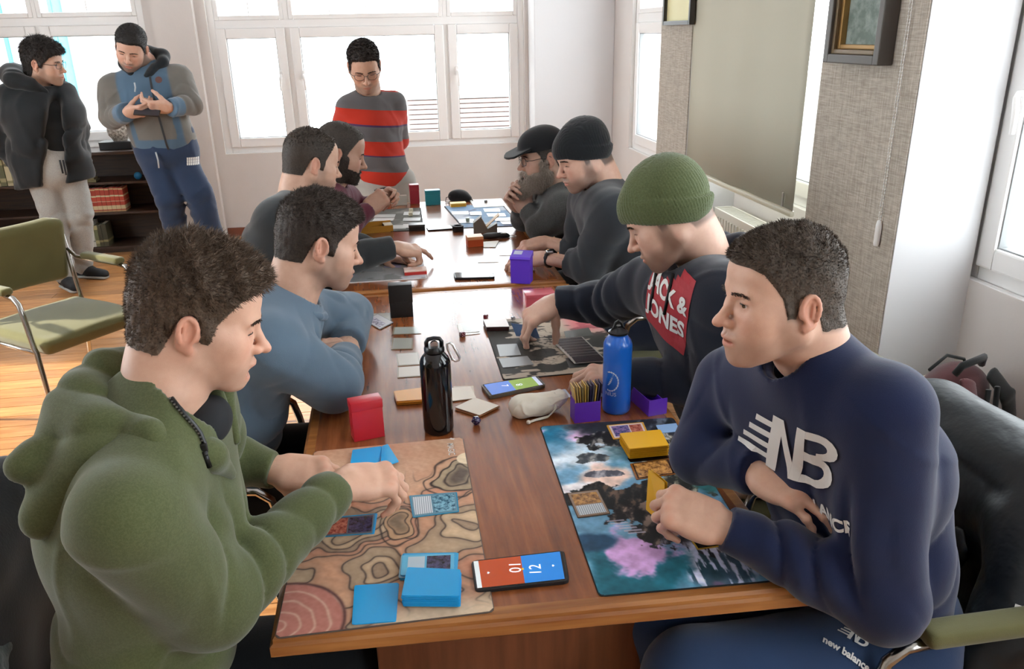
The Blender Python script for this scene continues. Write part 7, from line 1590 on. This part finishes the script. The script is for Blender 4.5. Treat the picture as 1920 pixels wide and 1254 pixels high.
on = ('rightmost', 'second from the right', 'third from the right', 'fourth from the right', 'fifth from the right', 'sixth from the right', 'seventh from the right', 'eighth from the right', 'ninth from the right', 'tenth from the right', 'eleventh from the right', 'twelfth from the right', 'thirteenth from the right', 'fourteenth from the right', 'fifteenth from the right', 'sixteenth from the right')
for k in range(13): book(-2.108-.0345*k, .334, .0325, .192+.002*(k % 3), 'red', 'red and cream bound volume on the middle shelf, '+on[k], 'red and cream volumes on the middle shelf')
r = random.Random(8); x = -2.27
for k in range(16):
    w = r.choice((.03, .038, .045, .028)); kind = ('dark', 'dark', 'green', 'white', 'white', 'cream', 'cream', 'white')[k] if k < 8 else r.choice(('cream', 'cream', 'green', 'white'))
    book(x-w/2, .054, w-.001, r.uniform(.17, .215), kind, 'pale or olive book on the bottom shelf, '+on[k], 'books on the bottom shelf', tilt=0); x -= w+(.10 if k == 8 else .001)
for k in range(5): book(-2.90-.045*k, .574, .040, .20, 'cream' if k != 1 else 'green', 'cream spined book on the upper shelf beside the black coat, '+on[k], 'tall books on the upper left shelf')
m = MB(); m.mm((-.06, -.05, 0), (.06, .06, .012), .002); m.mm((-.055, -.045, .012), (.06, .055, .022), .002); m.mm((-.05, -.05, .022), (.05, .05, .036), .002); m.tube([(.04, 0, .036), (.04, 0, .075)], .006, 8); m.lathe([(0, .07), (.018, .07), (.022, .085), (.012, .10), (0, .10)], 12, (.04, 0, 0))
o = m.build('ornament', mat('tarnished_brass', '#6b6446', .4, .6), loc=(-2.33, 6.82, .574)); tag(o, 'small tarnished stacked ornament on the upper shelf beside the black coat', 'ornament')
m = MB(); bmesh.ops.create_icosphere(m.bm, subdivisions=3, radius=.030); o = m.build('ball', mat('blue_rubber', '#1f6f9e', .4), loc=(-1.965, 6.82, .604), smooth=True); tag(o, 'small blue ball on the upper shelf behind the navy joggers', 'ball')
m = MB(); m.mm((-.12, -.09, 0), (.12, .09, .055), .004); o = m.build('black_box', plain('#17181a', .4), loc=(-2.10, 6.93, .811)); tag(o, 'flat black box on top of the bookcase', 'box')
m = MB(); m.mm((-.121, -.091, .052), (.121, .091, .060), .003); m.build('box_lid', plain('#2a2b2d', .35), o)
V, F = fieldmesh([([ell((0, 0, .075), (.085, .085, .078)), cap((0, 0, .01), (0, 0, .02), .05)], .02)], .005, disp=lambda x, y, z: .003*np.sin(90*x+2*np.sin(60*z))*np.sin(80*z)+0*y)
SL = mat('speckled_stone', '#a49c90', .6); lk(SL, ramp(SL, noise(SL, coords(SL), 60, 5, .7), [(.4, '#6f675d'), (.6, '#c4bdb2')]), bsdf(SL).inputs['Base Color'])
o = link('stone_vase', np_mesh('stone_vase', V, F), SL, loc=(-2.08, 6.93, .872)); tag(o, 'round speckled stone vase on the black box by the window', 'vase')
# ------------------------------------------------------------------ padded jacket over the front right chair
PUFF = mat('black_padded_nylon', '#10161a', .45, spec=.35); bump(PUFF, noise(PUFF, coords(PUFF), 22, 3), .35, .010)
jb = Vector((1.14, 1.24, 0))
def jv(x, y, z): return jb+Vector((x, y, z-.10))
g1_ = [ecap(jv(.03, -.16, .80), jv(.05, .20, .80), (0, 0, 1), .115, .075, .115, .075), ecap(jv(.06, -.18, .60), jv(.08, .22, .60), (0, 0, 1), .12, .085, .12, .085), ecap(jv(.08, -.20, .40), jv(.10, .22, .40), (0, 0, 1), .12, .09, .12, .09), ecap(jv(.10, -.20, .22), jv(.11, .20, .22), (0, 0, 1), .10, .08, .10, .08)]
g2_ = [cap(jv(-.0, -.14, .84), jv(-.10, -.24, .72), .075, .062), cap(jv(-.10, -.24, .72), jv(-.16, -.25, .66), .060, .045), cap(jv(-.04, -.22, .70), jv(-.06, -.30, .44), .075, .070), cap(jv(-.06, -.30, .44), jv(-.05, -.31, .22), .068, .055)]
g3_ = [ecap(jv(.068, .26, .874), jv(.068, -.26, .874), (0, 0, 1), .092, .093, .092, .093), ecap(jv(.02, .22, .79), jv(.02, -.22, .79), (0, 0, 1), .12, .06, .12, .06)]
def quilt(x, y, z):
    n = sinn(91, 14)(x, y, z); return .007*np.abs(np.sin((z+.12*y)*27+.5*n))*-1+.004*n+.0035*sinn(92, 45)(x, y, z)
V, F = fieldmesh([(g1_, .05), (g2_, .03), (g3_, .03)], .007, k2=.03, disp=quilt)
jo = np_mesh('padded_jacket', V-np.array(jb, np.float32), F); jk = link('padded_jacket', jo, PUFF, loc=jb); tag(jk, 'black padded winter jacket hung over the chair of the man in the navy sweatshirt', 'jacket')
mb = MB(); col_ = [P(1735, 1060, X=1.12), P(1760, 1030, X=1.10), P(1800, 1000, X=1.09), P(1808, 1035, X=1.08), P(1770, 1070, X=1.08)]
V, F = fieldmesh([([ecap(a, b, (0, 0, 1), .022, .008, .022, .008) for a, b in zip(col_, col_[1:])], .01)], .004, disp=lambda x, y, z: .002*sinn(5, 60)(x, y, z)); link('sleeve_cuff', np_mesh('sleeve_cuff', V-np.array(jb, np.float32), F), PUFF, jk)
class _J: pass
jp = _J(); jp.base = jb
# coats on the chair at the front left
cb = Vector((-.72, 1.20, 0)); DK = fabric('black_wool', '#14181b', .12, 200, .4); FLC = fabric('teal_grey_fleece', '#44524f', .2, 120, .9, heather=.4)
V, F = fieldmesh([([ecap(cb+Vector((.0, -.14, .74)), cb+Vector((.0, .20, .76)), (0, 0, 1), .16, .06, .16, .06), cap(cb+Vector((0, -.16, .85)), cb+Vector((0, .18, .86)), .06), ecap(cb+Vector((-.03, -.16, .5)), cb+Vector((-.03, .2, .5)), (0, 0, 1), .2, .07, .2, .07)], .04)], .010, disp=lambda x, y, z: .006*sinn(7, 18)(x, y, z))
o = link('coat', np_mesh('coat', V-np.array(cb, np.float32), F), DK, loc=cb); tag(o, 'black coat over the chair back behind the man in the green hoodie', 'coat')
cb2 = cb+Vector((.05, -.18, 0)); V, F = fieldmesh([([cap(cb2+Vector((-.02, .0, .70)), cb2+Vector((.03, -.05, .52)), .075, .085), cap(cb2+Vector((.03, -.05, .52)), cb2+Vector((.02, -.06, .30)), .085, .08), cap(cb2+Vector((-.02, .0, .70)), cb2+Vector((-.05, .14, .72)), .07, .06)], .03)], .008, disp=lambda x, y, z: .005*sinn(17, 22)(x, y, z)+.0025*sinn(18, 160)(x, y, z))
o = link('fleece', np_mesh('fleece', V-np.array(cb2, np.float32), F), FLC, loc=cb2); tag(o, 'teal grey fleece hanging on the chair back at the lower left corner', 'fleece')
# ------------------------------------------------------------------ backpack in the corner by the window
BP = fabric('maroon_canvas', '#4f2a2c', .2, 260, .4); BKB = fabric('black_webbing', '#1c1e1f', .1, 300, .4); CRM = fabric('cream_nylon', '#a39d85', .1, 300, .3)
bb = Vector((1.735, 2.06, .0)); e = empty('backpack', bb); tag(e, 'maroon and cream backpack with black straps leaning in the corner below the right window', 'backpack')
e.rotation_euler = (0, 0, .35); e.scale = (1.1, 1.0, 1.17)
V, F = fieldmesh([([ecap((0, 0, .14), (0, .02, .44), (1, 0, 0), .155, .10, .135, .085), rbox((0, 0, .10), (.16, .11, .10), .05)], .04)], .009, disp=lambda x, y, z: .004*sinn(27, 20)(x, y, z)); V[:, 2] = np.maximum(V[:, 2], .002); link('pack_body', np_mesh('pack_body', V, F), BP, e)
V, F = fieldmesh([([ecap((.0, .085, .16), (.0, .09, .42), (1, 0, 0), .165, .065, .145, .055)], .03)], .009, disp=lambda x, y, z: .003*sinn(28, 20)(x, y, z)); V[:, 2] = np.maximum(V[:, 2], .002); link('side_panel', np_mesh('side_panel', V, F), CRM, e)
for s in (-1, 1):
    st = [(s*.055, -.06, .515), (s*.085, -.105, .46), (s*.105, -.128, .34), (s*.125, -.122, .20), (s*.14, -.08, .08)]
    V, F = fieldmesh([([ecap(a, b, (1, 0, 0), .030, .010, .030, .010) for a, b in zip(st, st[1:])], .01)], .005); link('shoulder_strap', np_mesh('shoulder_strap', V, F), BP if s < 0 else BKB, e)
    mb = MB(); mb.tube([(s*.02, -.105, .50), (s*.028, -.118, .35), (s*.03, -.12, .12)], .008, 8); mb.build('webbing', BKB, e, smooth=True)
mb = MB(); mb.tube([(-.06, -.02, .525), (-.05, -.03, .55), (.05, -.03, .555), (.06, -.02, .53)], .011, 8); mb.build('carry_handle', BKB, e, smooth=True)
mb = MB(); mb.mm((.02, -.135, .33), (.045, -.12, .36), .003); mb.build('buckle', plain('#101010', .4), e)
mb = MB(); mb.tube([(.14, .03, .08), (.158, .035, .25), (.14, .04, .42), (.08, .05, .52), (0, .055, .545), (-.08, .05, .52)], .005, 6); mb.build('zip_line', BKB, e, smooth=True)
# ------------------------------------------------------------------ prints on the front right man's clothes, the cards he holds, his chair side
def nb_logo(s):
    """N and B joined, slanted, with speed lines"""
    P_ = []; sh = .28
    def q(pts): P_.append([((x+y*sh)*s, y*s) for x, y in pts])
    for k in range(4): y = .86-.2*k; q([(-.62-.10*k+.0, y), (-.62-.10*k, y-.10), (-.30, y-.10), (-.30, y)])
    q([(-.30, 0), (-.10, 0), (-.10, 1), (-.30, 1)]); q([(-.10, 1), (-.10, .70), (.14, 0), (.14, .30)])
    arc = lambda cx, cy, rx, ry, a0, a1, n=9: [(cx+rx*math.cos(math.radians(a0+(a1-a0)*k/n)), cy+ry*math.sin(math.radians(a0+(a1-a0)*k/n))) for k in range(n+1)]
    for cy, R in ((.76, .24), (.27, .27)):
        o = arc(.48, cy, .34, R, -90, 90); i = arc(.48, cy, .16, R-.13, -90, 90)
        for k in range(9): q([i[k], o[k], o[k+1], i[k+1]])
        q([(.301, cy+R-.13), (.48, cy+R-.13), (.48, cy+R), (.301, cy+R)]); cy > .5 and q([(.301, cy-R), (.48, cy-R), (.48, cy-R+.08), (.301, cy-R+.08)]); cy < .5 and q([(.301, cy-R), (.48, cy-R), (.48, cy-R+.13), (.301, cy-R+.13)])
    q([(.141, 0), (.30, 0), (.30, 1), (.141, 1)])
    return flatmesh(P_)
def surf(p, target, px, py):
    bv = BVHTree.FromPolygons([tuple(v.co) for v in target.data.vertices], [tuple(q.vertices) for q in target.data.polygons]); h = bv.ray_cast(CAM-p.base, ray(px, py).normalized())
    return h[0]+p.base, h[1]
def onsurf(p, target, name, b, px, py, rot, m, size_up=1.0, **k):
    o, n = surf(p, target, px, py); up = (CU-n*CU.dot(n)).normalized(); rt = up.cross(n); a = math.radians(rot)
    return decal(p, target, name, b, o, rt*math.cos(a)+up*math.sin(a), up*math.cos(a)-rt*math.sin(a), m, **k)
p, J, H = PN
sw = [o for o in p.root.children if o.name.startswith('sweatshirt')][0]; tr = [o for o in p.root.children if o.name.startswith('trousers')][0]
b = nb_logo(.118); bmesh.ops.translate(b, vec=(-.02, -.055, 0), verts=b.verts[:]); onsurf(p, sw, 'printed_logo', b, 1478, 845, -14, WPR, step=.010, lift=.0035, reach=.05)
onsurf(p, sw, 'printed_letters', textbm('NEW BALANCE', .030, -.03, 0, .0012, 1.0, 'CENTER'), 1545, 962, -10, WPR, step=.010, lift=.0035, reach=.04)
b = nb_logo(.030); bmesh.ops.translate(b, vec=(0, .004, 0), verts=b.verts[:]); onsurf(p, tr, 'printed_logo', b, 1595, 1205, -38, WPR, step=.008, lift=.003, reach=.04)
onsurf(p, tr, 'printed_letters', textbm('new balance', .0175, 0, -.016, .0006, 1.0, 'CENTER'), 1590, 1215, -38, WPR, step=.008, lift=.003, reach=.04)
V, F = fieldmesh([(band(J['nb']+Vector((-.006, 0, -.020)), Vector(H['c'].tolist())-J['nb'], .064, .010, 0), .004)], .0045)
def addto(p, nm, V, F, m): return p._add(nm, V, F, m, None, None)
addto(p, 'collar', V, F, bpy.data.materials['navy_cotton'])
# yellow sleeved cards pinched in the left hand
a, b, c, d = P(1216, 880, Y=1.235), P(1246, 905, Y=1.19), P(1243, 985, Y=1.17), P(1211, 955, Y=1.215)
def tri(name, pts, t, m, lab, cat):
    n = (pts[1]-pts[0]).cross(pts[2]-pts[0]).normalized()*t; ctr = sum(pts, Vector())/len(pts); mb = MB(); vs = [mb.bm.verts.new(q-ctr) for q in pts]; vt = [mb.bm.verts.new(q-ctr+n) for q in pts]
    k = len(pts); mb.bm.faces.new(vs); mb.bm.faces.new(list(reversed(vt)))
    for i in range(k): mb.bm.faces.new((vs[i], vs[(i+1) % k], vt[(i+1) % k], vt[i]))
    o = mb.build(name, m, loc=ctr); tag(o, lab, cat); return o
YC = plain('#d3a01e', .3)
tri('playing_card', [a, b, c, d], .0012, YC, 'yellow sleeved card pinched on edge in the navy sleeved man\'s fingers', 'card')
tri('playing_card', [q+Vector((.006, .004, -.002)) for q in (a, b, c, d)], .0012, YC, 'second yellow sleeved card held just behind the first in the same fingers', 'card')
a, b, c, d = P(965, 612, z=.80), P(1000, 622, z=.79), P(1008, 634, z=.765), P(975, 628, z=.772)
tri('playing_card', [P(958, 606, z=.80), P(1004, 612, z=.80), P(1012, 634, z=.762), P(968, 630, z=.762)], .001, plain('#5f7ca6', .3), 'blue grey card held low in the reaching hand over the ink patterned mat', 'card')
# zip of the green hoodie
p, J, H = PG; hz = [o for o in p.root.children if o.name.startswith('hoodie')][0]
ZB = mat('zip_black', '#0d0e10', .4); nb = J['nb']
zp = [(lambda h: h[0]+h[1]*.003)(surf(p, hz, *q)) for q in ((318, 748), (332, 764), (346, 780), (360, 796), (372, 812), (380, 832), (382, 856))]
mb = MB(); mb.tube([q-p.base for q in zp], .0035, 7); zo = mb.build('zip', ZB, p.root, smooth=True)
mb = MB()
for A_, B_ in zip(zp[:5], zp[1:6]):
    n = int((B_-A_).length/.005)
    for k in range(n): mb.box(A_.lerp(B_, k/n)-p.base+Vector((-.001, -.003, .001)), (.0028, .0028, .0022))
mb.build('zip_teeth', mat('zip_teeth', '#8d8d88', .35, .7), zo)
mb = MB(); mb.box(zp[5]-p.base+Vector((0, -.006, -.004)), (.010, .005, .014), None, .002); mb.tube([zp[5]-p.base+Vector((0, -.008, -.008)), zp[5]-p.base+Vector((.003, -.008, -.034))], .004, 8); mb.build('zip_pull', ZB, zo, smooth=True)

p = PGB; hz = [o for o in p.root.children if o.name.startswith('hoodie')][0]; BC = mat('black_cord', '#0b0b0e', .7)
for L_ in ([(1232, 512), (1230, 530), (1226, 555), (1222, 580)], [(1264, 515), (1260, 535), (1254, 562), (1248, 588)]):
    pts = [sum(surf(p, hz, *q), Vector())*0+surf(p, hz, *q)[0]+surf(p, hz, *q)[1]*.004 for q in L_]; ropes(p, hz, 'hood_cord', pts, .0042, BC)


for txt, sz, px, py, bd in (('H', .050, 1893, 1172, .004), ('HE', .015, 1902, 1186, .0006)):
    try: onsurf(jp, jk, 'printed_letters', textbm(txt, sz, 0, 0, bd, 1.1), px, py, -12, WPR, step=.010, lift=.003, reach=.05)
    except TypeError: pass
